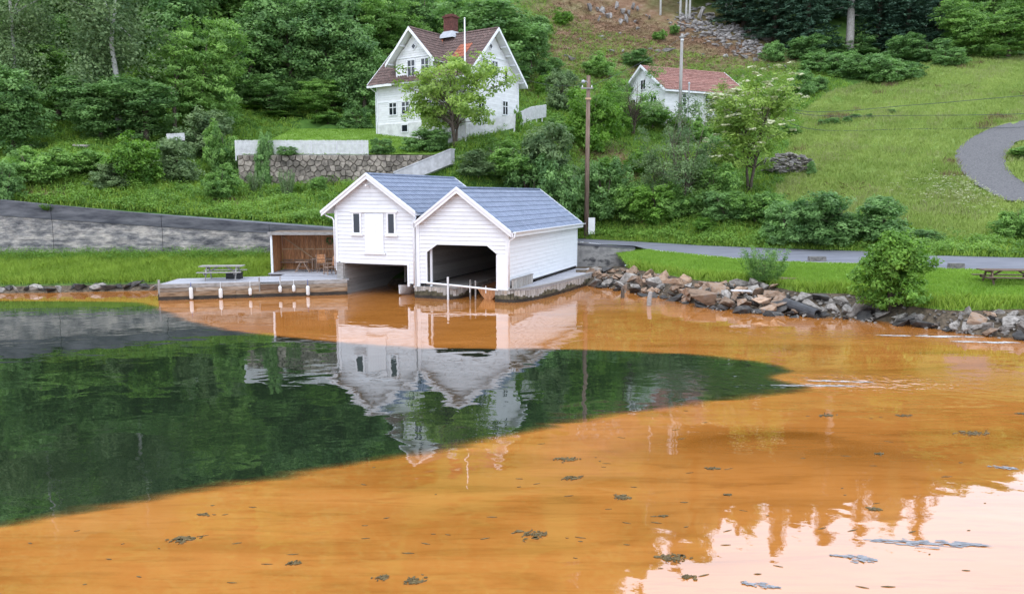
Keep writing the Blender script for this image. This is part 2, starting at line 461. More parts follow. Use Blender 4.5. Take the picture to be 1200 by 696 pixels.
def hit(px, py, y0=46.0, y1=240.0):
    """first place the ray of this pixel meets the hillside"""
    d = ray(px, py)
    Y = np.linspace(y0, y1, 900)
    X = d[0] / d[1] * Y
    Z = CAMH + d[2] / d[1] * Y
    by, bz = polyl(RF, X)
    T = hill_z(X, Y)
    ok = (Z <= T) & (Y >= by)
    if not ok.any():
        return None
    i = int(np.argmax(ok))
    return np.array([X[i], Y[i], T[i]])

xs = np.concatenate([np.linspace(-190, -50, 50, endpoint=False), np.linspace(-50, 75, 330, endpoint=False), np.linspace(75, 190, 45)])
ts = np.concatenate([np.linspace(0, .12, 60, endpoint=False), np.linspace(.12, .42, 130, endpoint=False), np.linspace(.42, 1, 60)])
XX, TT = np.meshgrid(xs, ts)
BY, BZ = polyl(RF, XX)
YY = BY + TT * (275 - BY)
ZZ = hill_z(XX, YY)

# cover: brown clear-felled patches, mown meadow and rough greens, kept per vertex as what grows there
def blob(cx, cy, rx, ry, x, y):
    return np.exp(-((x - cx) / rx) ** 2 - ((y - cy) / ry) ** 2)
BROWN = []
for px, py, rx, ry, a in [(720, 30, 13, 14, 1.0), (790, 40, 12, 14, 1.0), (850, 55, 10, 11, 1.0), (665, 18, 7, 13, .8), (750, 55, 11, 8, .9), (720, 8, 14, 16, 1.0), (655, 95, 5, 6, .65), (700, 85, 5, 6, .7), (735, 105, 4, 5, .6), (770, 70, 10, 6, .9), (675, 45, 9, 10, .9), (640, 30, 5, 10, .7), (650, 62, 7, 6, .8), (715, 72, 8, 6, .8), (830, 72, 8, 5, .8), (650, 70, 5, 6, .6), (730, 190, 1.6, 2.5, .9), (745, 232, 1.6, 2, 1.0), (760, 248, 1.5, 1.5, .9),
                          (885, 35, 6, 8, .9), (690, 178, 2.5, 2.5, .7), (20, 212, 3, 2, .6), (52, 228, 2.5, 1.2, .7), (270, 235, 1.8, 1.2, .6), (990, 226, 3, 2, .35), (735, 212, 1.5, 2, .7)]:
    h = hit(px, py)
    if h is not None: BROWN.append((h[0], h[1], rx, ry, a))
def brown_at(x, y):
    v = np.zeros_like(x)
    for cx, cy, rx, ry, a in BROWN: v = np.maximum(v, a * blob(cx, cy, rx, ry, x, y))
    return np.clip(v + .25 * vnoise(x, y, .8, 4) * (v > .15), 0, 1)
MEADOW_PX = [(1205, 66), (1130, 64), (1085, 72), (1050, 92), (985, 105), (950, 125), (925, 160), (915, 205), (905, 240), (960, 250), (1060, 268), (1100, 285), (1205, 296), (1500, 300), (1500, 90)]
MEADOW = np.array([(lambda q: hit(*q)[:2] if hit(*q) is not None else atY(q[0], q[1], 46)[:2])(q) for q in MEADOW_PX])
def inside(poly, x, y):
    r = np.zeros(x.shape, bool); j = len(poly) - 1
    for i in range(len(poly)):
        xi, yi = poly[i]; xj, yj = poly[j]
        c = ((yi > y) != (yj > y)) & (x < (xj - xi) * (y - yi) / (yj - yi + 1e-12) + xi)
        r ^= c; j = i
    return r
def meadow_at(x, y):
    return inside(MEADOW, x + .8 * vnoise(x, y, .5, 1), y + .8 * vnoise(y, x, .5, 3))
m, n, p = new_mat('hillside_cover')
a1 = N(n, 'ShaderNodeAttribute', attribute_name='brown')
a2 = N(n, 'ShaderNodeAttribute', attribute_name='meadow')
t = n.nodes.new('ShaderNodeTexCoord')
n1 = N(n, 'ShaderNodeTexNoise', Scale=.9, Detail=8, Roughness=.7); n.links.new(t.outputs['Object'], n1.inputs['Vector'])
n2 = N(n, 'ShaderNodeTexNoise', Scale=.28, Detail=6, Roughness=.6); n.links.new(t.outputs['Object'], n2.inputs['Vector'])
rg = ramp(n, [(.3, (.042, .095, .020)), (.55, (.085, .175, .034)), (.75, (.14, .20, .058))]); n.links.new(n1.outputs['Fac'], rg.inputs['Fac'])
rm = ramp(n, [(.3, (.11, .20, .036)), (.5, (.18, .26, .066)), (.72, (.27, .30, .115))]); n.links.new(n2.outputs['Fac'], rm.inputs['Fac'])
rb = ramp(n, [(.3, (.10, .055, .034)), (.5, (.21, .125, .078)), (.7, (.29, .205, .145))]); n.links.new(n1.outputs['Fac'], rb.inputs['Fac'])
x1 = N(n, 'ShaderNodeMixRGB'); n.links.new(a2.outputs['Fac'], x1.inputs['Fac']); n.links.new(rg.outputs[0], x1.inputs['Color1']); n.links.new(rm.outputs[0], x1.inputs['Color2'])
x2 = N(n, 'ShaderNodeMixRGB'); n.links.new(a1.outputs['Fac'], x2.inputs['Fac']); n.links.new(x1.outputs[0], x2.inputs['Color1']); n.links.new(rb.outputs[0], x2.inputs['Color2'])
n.links.new(x2.outputs[0], p.inputs['Base Color'])
p.inputs['Roughness'].default_value = .95; p.inputs['Specular IOR Level'].default_value = .1
bb = N(n, 'ShaderNodeBump', Strength=.8, Distance=.12); n.links.new(n1.outputs['Fac'], bb.inputs['Height']); n.links.new(bb.outputs[0], p.inputs['Normal'])
M['hill'] = m
V = np.stack([XX, YY, ZZ], -1).reshape(-1, 3)
me = np_mesh('hillside', V, grid_faces(*XX.shape), M['hill'], smooth=True)
for nm, val in (('brown', brown_at(XX, YY)), ('meadow', meadow_at(XX, YY).astype(float))):
    a = me.attributes.new(nm, 'FLOAT', 'POINT'); a.data.foreach_set('value', val.ravel().astype(np.float32))
tag(link_mesh('hillside', me), 'green hillside rising from the road to the forest', kind='structure')

# ribbons between two polylines in X: road, lawn, banks
def ribbon(name, lineA, lineB, mat, nx=160, ny=8, x0=None, x1=None, prof=None, bump=0.0, label=None):
    A = np.array(lineA); B = np.array(lineB)
    x = np.linspace(x0, x1, nx)
    ya, za = polyl(A, x); yb, zb = polyl(B, x)
    s = np.linspace(0, 1, ny)[:, None]
    pz = s if prof is None else prof(s)
    Xg = np.repeat(x[None], ny, 0); Yg = ya + (yb - ya) * s; Zg = za + (zb - za) * pz
    if bump: Zg = Zg + bump * vnoise(Xg, Yg, 1.3) * np.minimum(1, 4 * s * (1 - s) + .0)
    me = np_mesh(name, np.stack([Xg, Yg, Zg], -1).reshape(-1, 3), grid_faces(ny, nx), mat, smooth=True)
    return tag(link_mesh(name, me), label, kind='structure'), (Xg, Yg, Zg)

SHORE_L = [np.array([-150, 40, 0.]), np.array([-60, 41.5, 0.])] + [atz(px, py, 0) for px, py in [(-200, 344), (0, 342.5), (90, 341), (187, 339)]] + [np.array([-13, 43.0, 0]), np.array([-9, 44.2, 0]), np.array([-3, 46.5, 0])]
SHORE_R = [atz(px, py, 0) for px, py in [(690, 336), (712, 338), (740, 343), (781, 350), (821, 360), (867, 366), (913, 370), (939, 371.5), (993, 374), (1040, 379), (1081, 384), (1122, 390), (1200, 399), (1330, 412), (1600, 430)]] + [np.array([120, 22, 0.])]
CREST = [atz(px, py, z) for px, py, z in [(718, 316, .75), (729, 313, .9), (781, 322, .9), (821, 329, .9), (867, 331, .9), (913, 337, .85), (939, 343, .8), (993, 344, .8), (1040, 352, .7), (1081, 361, .65), (1122, 364, .7), (1200, 362, .8), (1330, 372, .8), (1600, 384, .8)]] + [np.array([120, 26, .8])]
LB = [(p_[0], p_[1], 1.42 if p_[0] < -14 else 1.25) for p_ in WALL_TOP] + [(-3, 48.4, 1.0)]
_, GL = ribbon('grass_bank', [(q[0], q[1] - 0, .30) for q in SHORE_L], LB, surf('bank_turf', (.035, .080, .014), (.10, .17, .035), scale=3, rough=.95), nx=200, ny=14, x0=-110, x1=-6, prof=lambda s: s ** .8, bump=.05, label='grassy bank below the concrete wall')
ribbon('shore_bed', [(q[0], q[1] - 2.5, -1.2) for q in SHORE_L], [(q[0], q[1] + .05, .32) for q in SHORE_L], M['soil'], nx=160, ny=5, x0=-110, x1=-3, label='dark bed below the left bank')
_, GR = ribbon('lawn', CREST, [(q[0], q[1], q[2] - .03) for q in RN], surf('lawn_turf', (.095, .19, .024), (.18, .31, .050), scale=1.2, rough=.95, detail=8), nx=220, ny=14, x0=6.9, x1=75, prof=lambda s: s ** .75, bump=.05, label='mown lawn between the road and the boulder bank')
ribbon('stony_bank', [(q[0], q[1] - .9, -.5) for q in SHORE_R], CREST, M['soil'], nx=260, ny=10, x0=3.8, x1=75, bump=.06, label='dark soil bank under the boulders')
ribbon('bank_base', [(q[0], q[1] - .3, q[2] - .22) for q in CREST], [(3.0, 50.15, .50), (7.2, 50.15, .55)] + [(q[0], q[1] + 1.2, q[2] - .16) for q in RN if q[0] > 8.4], M['soil'], nx=200, ny=8, x0=3.4, x1=75, label='soil under the lawn edge')
ribbon('road_shoulder', [(-4.0, 50.7, 2.2), (3.9, 50.75, 2.02), (8.05, 50.4, 1.86), (9.2, 50.6, 1.56)], [(q[0], q[1] + .4, q[2] - .03) for q in RN], surf('gravel_shoulder', (.12, .115, .105), (.26, .25, .235), scale=9, rough=.95), nx=60, ny=6, x0=-3.5, x1=9.0, label='gravel shoulder between the road and the wall')
rd, _ = ribbon('road', RN, RF, M['asphalt'], nx=240, ny=8, x0=-60, x1=78, label='grey asphalt road along the foot of the hill')
# verge along the far road edge is part of the hillside; worn pale edge line on the near side
ribbon('road_edge', [(q[0], q[1] + .12, q[2] + .008) for q in RN], [(q[0], q[1] + .34, q[2] + .012) for q in RN], surf('dusty_road_edge', (.24, .23, .22), (.33, .32, .30), scale=2), nx=240, ny=2, x0=8.3, x1=78, label='dusty near edge of the asphalt road')

# curving gravel track on the right slope
OUT_PX = [(1420, 128), (1300, 130), (1200, 142), (1156, 154), (1128, 170), (1119, 186), (1130.6, 209), (1156, 227.6), (1179, 238), (1202, 241), (1260, 246), (1400, 255)]
INN_PX = [(1420, 146), (1300, 150), (1200, 168), (1188, 174), (1181, 181), (1178, 188), (1181, 198), (1188, 207), (1196, 213), (1206, 217), (1260, 226), (1400, 238)]
def smooth_line(P, k=8):
    P = np.array(P, float); o = []
    for i in range(len(P) - 1):
        p0 = P[max(i - 1, 0)]; p1 = P[i]; p2 = P[i + 1]; p3 = P[min(i + 2, len(P) - 1)]
        for t in np.linspace(0, 1, k, endpoint=False):
            o.append(.5 * ((2 * p1) + (-p0 + p2) * t + (2 * p0 - 5 * p1 + 4 * p2 - p3) * t * t + (-p0 + 3 * p1 - 3 * p2 + p3) * t ** 3))
    o.append(P[-1]); return np.array(o)
def px_ground(L):
    o = []
    for px, py in L:
        h = hit(px, py)
        if h is not None: o.append(h[:2])
    return np.array(o)
tA = smooth_line(px_ground(OUT_PX)); tB = smooth_line(px_ground(INN_PX))
kk = min(len(tA), len(tB)); tA = tA[:kk]; tB = tB[:kk]
ss = np.linspace(0, 1, 9)[:, None, None]
TG = tA[None] * (1 - ss) + tB[None] * ss
TZ = hill_z(TG[..., 0], TG[..., 1])
TZ = TZ * .9 + TZ.mean(0)[None] * .1 + .12
me = np_mesh('gravel_track', np.stack([TG[..., 0], TG[..., 1], TZ], -1).reshape(-1, 3), grid_faces(9, kk), M['gravel_road'], smooth=True)
tag(link_mesh('gravel_track', me), 'gravel track curving up the right slope', kind='structure')
TRACK = np.concatenate([tA, tB[::-1]])

# garden terrace in front of the house
GX0, GX1 = -20.3, 1.7
def garden_z(x, y):
    return 8.15 + np.clip((y - 58.4) / 10.6, 0, 1.3) * 2.3
gx = np.linspace(GX0, GX1, 60); gy = np.linspace(58.45, 77, 40)
GXX, GYY = np.meshgrid(gx, gy)
gy_front = np.interp(gx, [GX0, -5.6, -4.9, -2.6, .3, GX1], [58.5, 58.5, 60.5, 62.1, 64.6, 68.5])
GYY = gy_front[None] + (77 - gy_front)[None] * np.linspace(0, 1, 40)[:, None]
GZZ = garden_z(GXX, GYY) + .05 * vnoise(GXX, GYY, 1.1)
me = np_mesh('garden_lawn', np.stack([GXX, GYY, GZZ], -1).reshape(-1, 3), grid_faces(40, 60), surf('garden_turf', (.12, .22, .030), (.21, .33, .065), scale=1.5, rough=.95), smooth=True)
tag(link_mesh('garden_lawn', me), 'mown garden terrace in front of the white house', kind='structure')

# ------------------------------------------------------------------ water: rust-coloured inflow over clear dark water
CLEAR_PX = [(-700, 353), (-200, 353), (0, 353), (100, 353), (170, 356), (205, 370), (250, 383), (330, 394), (400, 401), (470, 406), (540, 408), (620, 408), (700, 410), (760, 412), (820, 416), (880, 422), (918, 430), (925, 436), (908, 440), (915, 447), (950, 454),
            (905, 461), (850, 468), (800, 475), (740, 484), (680, 493), (620, 505), (560, 518), (500, 529), (440, 539), (380, 550), (320, 560), (250, 572), (180, 585), (110, 597), (50, 607), (0, 617), (-200, 660), (-500, 696)]
CL = smooth_line([atz(px, py, 0)[:2] for px, py in CLEAR_PX], 6)
def sdf(poly, x, y):
    d = np.full(x.shape, 1e9); j = len(poly) - 1
    for i in range(len(poly)):
        a = poly[j]; b = poly[i]; e = b - a
        t = np.clip(((x - a[0]) * e[0] + (y - a[1]) * e[1]) / (e @ e + 1e-12), 0, 1)
        d = np.minimum(d, (x - a[0] - t * e[0]) ** 2 + (y - a[1] - t * e[1]) ** 2); j = i
    d = np.sqrt(d)
    return np.where(inside(poly, x, y), d, -d)
wx = np.concatenate([np.linspace(-140, -30, 40, endpoint=False), np.linspace(-30, 30, 241, endpoint=False), np.linspace(30, 140, 40)])
wy = np.concatenate([np.linspace(-70, 8, 25, endpoint=False), np.linspace(8, 24, 110, endpoint=False), np.linspace(24, 42, 90, endpoint=False), np.linspace(42, 60, 12)])
WX, WY = np.meshgrid(wx, wy)
wsd = np.clip(sdf(CL, WX, WY), -6, 6)
# where the inflowing current breaks the surface: rougher ripples
rough = np.zeros_like(WX)
for px, py, rx, ry, a in [(1010, 447, 2.6, 1.1, 1.0), (900, 452, 2.0, .7, .5), (1090, 394, 3.5, .8, .8), (1000, 395, 3.5, 1.2, .5), (780, 360, 5, 2.0, .35), (860, 440, 2.2, 1.0, .4)]:
    q = atz(px, py, 0); rough = np.maximum(rough, a * blob(q[0], q[1], rx, ry, WX, WY))
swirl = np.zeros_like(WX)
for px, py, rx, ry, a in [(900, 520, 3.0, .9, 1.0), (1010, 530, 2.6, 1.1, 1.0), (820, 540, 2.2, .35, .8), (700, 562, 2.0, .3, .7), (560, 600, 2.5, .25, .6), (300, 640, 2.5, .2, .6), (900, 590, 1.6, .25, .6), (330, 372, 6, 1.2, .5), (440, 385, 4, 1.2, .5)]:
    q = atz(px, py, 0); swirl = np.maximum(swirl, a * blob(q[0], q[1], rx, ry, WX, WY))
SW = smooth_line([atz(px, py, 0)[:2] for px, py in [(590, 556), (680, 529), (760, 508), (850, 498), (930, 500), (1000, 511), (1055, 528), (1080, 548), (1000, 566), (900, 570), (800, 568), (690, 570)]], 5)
swirl = np.maximum(swirl * .8, np.clip(sdf(SW, WX, WY) / .35, 0, 1) * np.clip((WY - 13.6) / 2.6, 0, 1))  # brown silt swirls, plus an arc of dark reflection painted into the colour
m, n, p = new_mat('river_water')
t = n.nodes.new('ShaderNodeTexCoord')
aC = N(n, 'ShaderNodeAttribute', attribute_name='clear')
aR = N(n, 'ShaderNodeAttribute', attribute_name='ripple')
aS = N(n, 'ShaderNodeAttribute', attribute_name='silt_and_reflection')
mpE = N(n, 'ShaderNodeMapping'); mpE.inputs['Scale'].default_value = (.32, 1.25, 1); n.links.new(t.outputs['Object'], mpE.inputs['Vector'])
ne = N(n, 'ShaderNodeTexNoise', Scale=1.1, Detail=6, Roughness=.55, Distortion=.6); n.links.new(mpE.outputs[0], ne.inputs['Vector'])
# edge = clear + (noise-.5)*1.0
e1 = N(n, 'ShaderNodeMath', operation='MULTIPLY_ADD'); e1.inputs[1].default_value = .9; e1.inputs[2].default_value = -.45; n.links.new(ne.outputs['Fac'], e1.inputs[0])
e2 = N(n, 'ShaderNodeMath', operation='ADD'); n.links.new(e1.outputs[0], e2.inputs[0]); n.links.new(aC.outputs['Fac'], e2.inputs[1])
e3 = N(n, 'ShaderNodeMapRange'); e3.inputs['From Min'].default_value = -.16; e3.inputs['From Max'].default_value = .34; n.links.new(e2.outputs[0], e3.inputs['Value'])
mpO = N(n, 'ShaderNodeMapping'); mpO.inputs['Scale'].default_value = (.16, .55, 1); mpO.inputs['Rotation'].default_value = (0, 0, -.25); n.links.new(t.outputs['Object'], mpO.inputs['Vector'])
no = N(n, 'ShaderNodeTexNoise', Scale=1.0, Detail=7, Roughness=.55, Distortion=1.2); n.links.new(mpO.outputs[0], no.inputs['Vector'])
ro = ramp(n, [(.30, (.335, .121, .021)), (.47, (.44, .166, .034)), (.70, (.50, .195, .045))]); n.links.new(no.outputs['Fac'], ro.inputs['Fac'])
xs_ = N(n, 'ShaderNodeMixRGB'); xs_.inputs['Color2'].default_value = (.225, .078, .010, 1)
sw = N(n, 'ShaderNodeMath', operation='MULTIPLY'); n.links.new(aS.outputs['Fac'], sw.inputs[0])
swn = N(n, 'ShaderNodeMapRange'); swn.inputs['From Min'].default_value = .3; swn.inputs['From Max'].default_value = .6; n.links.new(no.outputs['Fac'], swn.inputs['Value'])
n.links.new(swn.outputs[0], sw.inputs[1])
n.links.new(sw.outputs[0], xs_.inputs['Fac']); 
mpF = N(n, 'ShaderNodeMapping'); mpF.inputs['Scale'].default_value = (.35, 2.6, 1); mpF.inputs['Rotation'].default_value = (0, 0, -.18); n.links.new(t.outputs['Object'], mpF.inputs['Vector'])
nf = N(n, 'ShaderNodeTexNoise', Scale=1.4, Detail=8, Roughness=.65, Distortion=1.6); n.links.new(mpF.outputs[0], nf.inputs['Vector'])
rf_ = ramp(n, [(.34, (.80, .77, .74)), (.5, (1, 1, 1)), (.68, (1.07, 1.08, 1.12))]); n.links.new(nf.outputs['Fac'], rf_.inputs['Fac'])
mf_ = N(n, 'ShaderNodeMixRGB', blend_type='MULTIPLY'); mf_.inputs['Fac'].default_value = .8; n.links.new(ro.outputs[0], mf_.inputs['Color1']); n.links.new(rf_.outputs[0], mf_.inputs['Color2']); n.links.new(mf_.outputs[0], xs_.inputs['Color1'])
rc = ramp(n, [(0, (1, 1, 1)), (.35, (.42, .42, .42)), (.6, (.12, .12, .12)), (1.0, (0, 0, 0))]); n.links.new(e3.outputs[0], rc.inputs['Fac'])
xw = N(n, 'ShaderNodeMixRGB'); xw.inputs['Color1'].default_value = (.012, .020, .011, 1)
n.links.new(rc.outputs[0], xw.inputs['Fac']); n.links.new(xs_.outputs[0], xw.inputs['Color2'])
# silt body under a mirror-like surface film: share of reflection grows with the viewing angle
dif = n.nodes.new('ShaderNodeBsdfDiffuse'); n.links.new(xw.outputs[0], dif.inputs['Color'])
glo = N(n, 'ShaderNodeBsdfGlossy', Roughness=.012); glo.inputs['Color'].default_value = (.97, .98, 1, 1)
fre = N(n, 'ShaderNodeFresnel', IOR=1.33)
fac = N(n, 'ShaderNodeMath', operation='MULTIPLY_ADD', use_clamp=True); fac.inputs[1].default_value = .95; fac.inputs[2].default_value = .165; n.links.new(fre.outputs[0], fac.inputs[0])
msh = n.nodes.new('ShaderNodeMixShader'); n.links.new(fac.outputs[0], msh.inputs[0]); n.links.new(dif.outputs[0], msh.inputs[1]); n.links.new(glo.outputs[0], msh.inputs[2])
n.links.new(msh.outputs[0], n.nodes['Material Output'].inputs['Surface'])
mw = N(n, 'ShaderNodeMapping'); mw.inputs['Scale'].default_value = (.75, 1.0, 1); mw.inputs['Rotation'].default_value = (0, 0, .2); n.links.new(t.outputs['Object'], mw.inputs['Vector'])
w1 = N(n, 'ShaderNodeTexNoise', Scale=.9, Detail=2, Roughness=.45, Distortion=.4); n.links.new(mw.outputs[0], w1.inputs['Vector'])
w2 = N(n, 'ShaderNodeTexNoise', Scale=3.4, Detail=3, Roughness=.5); n.links.new(mw.outputs[0], w2.inputs['Vector'])
w3 = N(n, 'ShaderNodeTexNoise', Scale=.22, Detail=2); n.links.new(t.outputs['Object'], w3.inputs['Vector'])
amp = N(n, 'ShaderNodeMapRange'); amp.inputs['From Min'].default_value = .35; amp.inputs['From Max'].default_value = .65; amp.inputs['To Min'].default_value = .25; amp.inputs['To Max'].default_value = 1.0; n.links.new(w3.outputs['Fac'], amp.inputs['Value'])
ar = N(n, 'ShaderNodeMath', operation='MULTIPLY_ADD'); ar.inputs[1].default_value = 36.0; n.links.new(aR.outputs['Fac'], ar.inputs[0]); n.links.new(amp.outputs[0], ar.inputs[2])
h1 = N(n, 'ShaderNodeMath', operation='MULTIPLY'); n.links.new(w2.outputs['Fac'], h1.inputs[0]); n.links.new(ar.outputs[0], h1.inputs[1])
h2 = N(n, 'ShaderNodeMath', operation='MULTIPLY_ADD'); h2.inputs[1].default_value = .17; n.links.new(h1.outputs[0], h2.inputs[0]); n.links.new(w1.outputs['Fac'], h2.inputs[2])
bw = N(n, 'ShaderNodeBump', Strength=1.0, Distance=.011); n.links.new(h2.outputs[0], bw.inputs['Height']); n.links.new(bw.outputs[0], glo.inputs['Normal']); n.links.new(bw.outputs[0], fre.inputs['Normal'])
M['water'] = m
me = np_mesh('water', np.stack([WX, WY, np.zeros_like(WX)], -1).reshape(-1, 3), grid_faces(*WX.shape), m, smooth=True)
for nm, val in (('clear', wsd), ('ripple', rough), ('silt_and_reflection', swirl)):
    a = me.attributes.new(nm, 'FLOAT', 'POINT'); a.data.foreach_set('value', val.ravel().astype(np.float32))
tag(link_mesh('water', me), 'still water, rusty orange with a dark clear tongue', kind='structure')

# ------------------------------------------------------------------ concrete wall on the left
def wall_seg(mb, A, B, zb0, zb1, zt0, zt1, th, front=0.0):
    """upright slab between ground points A and B, front face pushed out by 'front' towards the viewer"""
    A = np.array(A[:2]); B = np.array(B[:2]); d = (B - A) / np.linalg.norm(B - A); nrm = np.array([d[1], -d[0]])
    f0 = A + nrm * front; f1 = B + nrm * front; b0 = A - nrm * th; b1 = B - nrm * th
    vs = [(*f0, zb0), (*f1, zb1), (*b1, zb1), (*b0, zb0), (*f0, zt0), (*f1, zt1), (*b1, zt1), (*b0, zt0)]
    mb.add(vs, [(3, 2, 1, 0), (4, 5, 6, 7), (0, 1, 5, 4), (1, 2, 6, 5), (2, 3, 7, 6), (3, 0, 4, 7)])
W = np.array(WALL_TOP)
cw = empty('concrete_wall', (W[2][0], W[2][1], 1.4), 0, 'long stained board-marked concrete retaining wall above the left grass bank', 'retaining wall')
def wpart(name, segs, mat):
    mb = MB()
    for sg in segs: wall_seg(mb, *sg)
    mb.v = [(a - W[2][0], b - W[2][1], c - 1.4) for a, b, c in mb.v]
    return mb.build(name, mat, cw)
knots = [-60.0, -40.0, W[3][0] - .02, W[3][0] + 6.5, W[3][0] + 13, W[3][0] + 19, -9.2]
for i in range(len(knots) - 1):
    xa, xb = knots[i] + .015, knots[i + 1] - .015
    k = 4
    for lo, hi, nm, fr in ((-1.0, .36, 'wall_footing', .05), (.36, .74, 'wall_panel', .02), (.74, 1.0, 'coping', .06)):
        segs = []
        for j in range(k):
            x0 = xa + (xb - xa) * j / k; x1 = xa + (xb - xa) * (j + 1) / k
            (y0, y1), (t0, t1) = polyl(W, np.array([x0, x1]))
            b0, b1 = 1.15, 1.15
            def zz(f, tt, bb): return bb + (tt - bb) * f
            segs.append(((x0, y0), (x1, y1), zz(lo, t0, b0) if lo >= 0 else -.2, zz(lo, t1, b1) if lo >= 0 else -.2, zz(hi, t0, b0) - .012, zz(hi, t1, b1) - .012, .45, fr))
        wpart(nm, segs, M['coping'] if nm == 'coping' else M['concrete'])

# concrete wall end at the road, behind the right boathouse
cr0 = atY(670, 282.5, 50.4); cr1 = atY(745, 290.5, 50.0)
crw = empty('roadside_concrete_wall', (cr0[0], cr0[1], 0), 0, 'dark stained concrete wall end beside the road behind the boathouse', 'retaining wall')
mb = MB(); L_ = cr1[0] - cr0[0] + 1.6
pts = [(-1.6, 0, -.3), (2.4, 0, -.3), (L_ - 2.0, 0, .75), (L_ - 1.58, 0, cr1[2] - .1), (-1.6, 0, cr0[2] - .12)]
mb.prism(pts, (0, .5, 0)); mb.build('wall_panel', M['grey_concrete'], crw)
mb = MB(); mb.prism([(-1.6, -.04, cr0[2] - .12), (L_ - 1.55, -.04, cr1[2] - .1), (L_ - 1.6, -.04, cr1[2] + .02), (-1.6, -.04, cr0[2])], (0, .6, 0)); mb.build('coping', M['coping'], crw)

# ------------------------------------------------------------------ boathouses
AB = math.radians(20.7)
BO = atz(590, 354, 0)
bu = np.array([math.cos(AB), -math.sin(AB), 0]); bv = np.array([math.sin(AB), math.cos(AB), 0])
def bworld(u, v, z=0): return BO + bu * u + bv * v + np.array([0, 0, z])

def board_front(x0b, x1b, x0t, x1t, z0, z1, y=0.0, lip=.028):
    """one lap board on a wall facing -y: bottom edge stands proud"""
    mb = MB()
    vs = [(x0b, y - lip, z0), (x1b, y - lip, z0), (x1t, y - .004, z1), (x0t, y - .004, z1), (x0b, y + .02, z0), (x1b, y + .02, z0), (x1t, y + .02, z1), (x0t, y + .02, z1)]
    mb.add(vs, [(0, 1, 2, 3), (7, 6, 5, 4), (4, 5, 1, 0), (3, 2, 6, 7), (0, 3, 7, 4), (1, 5, 6, 2)])
    return mb
def board_side(y0, y1, z0, z1, x, sgn=1, lip=.028):
    mb = MB()
    a = x + sgn * lip; b = x + sgn * .004; c = x - sgn * .02
    vs = [(a, y0, z0), (a, y1, z0), (b, y1, z1), (b, y0, z1), (c, y0, z0), (c, y1, z0), (c, y1, z1), (c, y0, z1)]
    mb.add(vs, [(0, 1, 2, 3), (7, 6, 5, 4), (4, 5, 1, 0), (3, 2, 6, 7), (0, 3, 7, 4), (1, 5, 6, 2)])
    return mb
def tile_course(x, y0, y1, zfun, sl0, sl1, nvec, tile=.30, amp=.022, step=.035):
    pass
def roof_courses(parent, apex, down, along, L, slope_len, ncourse, mat, tile=.3, amp=.015, step=.026, name='tile_course', jitter=0.0, seg=4):
    """pan-tile courses: apex = ridge start, down = unit vector down the slope, along = unit along the ridge"""
    apex = Vector(apex); down = Vector(down).normalized(); along = Vector(along).normalized(); nrm = down.cross(along).normalized()
    if nrm.z < 0: nrm = -nrm
    nt_ = max(2, int(round(L / tile))); cols = nt_ * seg + 1
    res = []
    for c in range(ncourse):
        s0 = slope_len * c / ncourse; s1 = slope_len * (c + 1) / ncourse + .03
        V = []
        for s, h in ((s0, 0.0), (s1, step), (s1, step - .03)):
            for k in range(cols):
                ph = 2 * math.pi * k / seg
                w = amp * (math.sin(ph) + .35 * math.sin(2 * ph + .6))
                j = jitter * mnoise.noise((k // seg * 1.7, c * 2.3, L)) if jitter else 0
                V.append(apex + along * (L * k / (cols - 1)) + down * (s + j) + nrm * (h + w + .01 + j * .5))
        fs = []
        for r in range(2):
            for k in range(cols - 1):
                fs.append((r * cols + k, r * cols + k + 1, (r + 1) * cols + k + 1, (r + 1) * cols + k))
        mb = MB(); mb.add(V, fs)
        res.append(mb.build(name, mat, parent))
    return res

def boathouse(label, u0, u1, ridge_u, ridge_z, slope, vlen, eaveL, eaveR, wall_h_R):
    root = empty('boathouse', tuple(bworld(0, 0, 0)), -AB, label, 'boathouse', 'white boathouses on the water')
    return root
def zroof(u, ru, rz, sl): return rz - abs(u - ru) * sl

# ---- right boathouse: u -4.72..0.25, ridge u -2.33
RU, RZ, RSL, RLEN = -2.33, 5.50, .74, 12.3
rb_ = empty('boathouse', tuple(bworld(0, 0, 0)), -AB, 'right white boathouse with the wide chamfered opening facing the water', 'boathouse', 'white boathouses on the water')
wall = MB()
# structural shell behind the boards (dark inside)
def gable_x(z, ru, rz, sl, u0, u1):
    d = max(0.0, (rz - .10 - z) / sl)
    return max(u0, ru - d), min(u1, ru + d)
op = lambda z: (None if z > 2.751 else ((-4.14, -.31) if z <= 2.351 else (-4.14 + (z - 2.35) / .4 * .58, -.31 - (z - 2.35) / .4 * .53)))
wallR = MB().box(-4.70, .20, 0.04, .10, 2.76, 3.40).build('front_wall', M['dark_int'], rb_)
zlist = [round(.75 + .2 * k, 3) for k in range(24)]
for z0 in zlist:
    z1 = z0 + .2
    a0, b0 = gable_x(z0, RU, RZ, RSL, -4.70, .22); a1, b1 = gable_x(z1, RU, RZ, RSL, -4.70, .22)
    if b0 - a0 < .15: break
    if z0 < 2.74:
        l0, r0 = op(z0); l1, r1 = op(min(z1, 2.75))
        board_front(a0, l0, a1, l1, z0, z1 - .006).build('clapboard', M['white'], wallR)
        board_front(r0, b0, r1, b1, z0, z1 - .006).build('clapboard', M['white'], wallR)
    else:
        board_front(a0, b0, a1, max(b1, a1 + .02), z0, z1 - .006).build('clapboard', M['white'], wallR)
wallS = MB().box(.16, .22, .08, 12.0, .70, 3.42).build('side_wall', M['dark_int'], rb_)
for k in range(13):
    z0 = .78 + .2 * k
    board_side(.10, 12.0, z0, z0 + .194, .24).build('clapboard', M['white'], wallS)
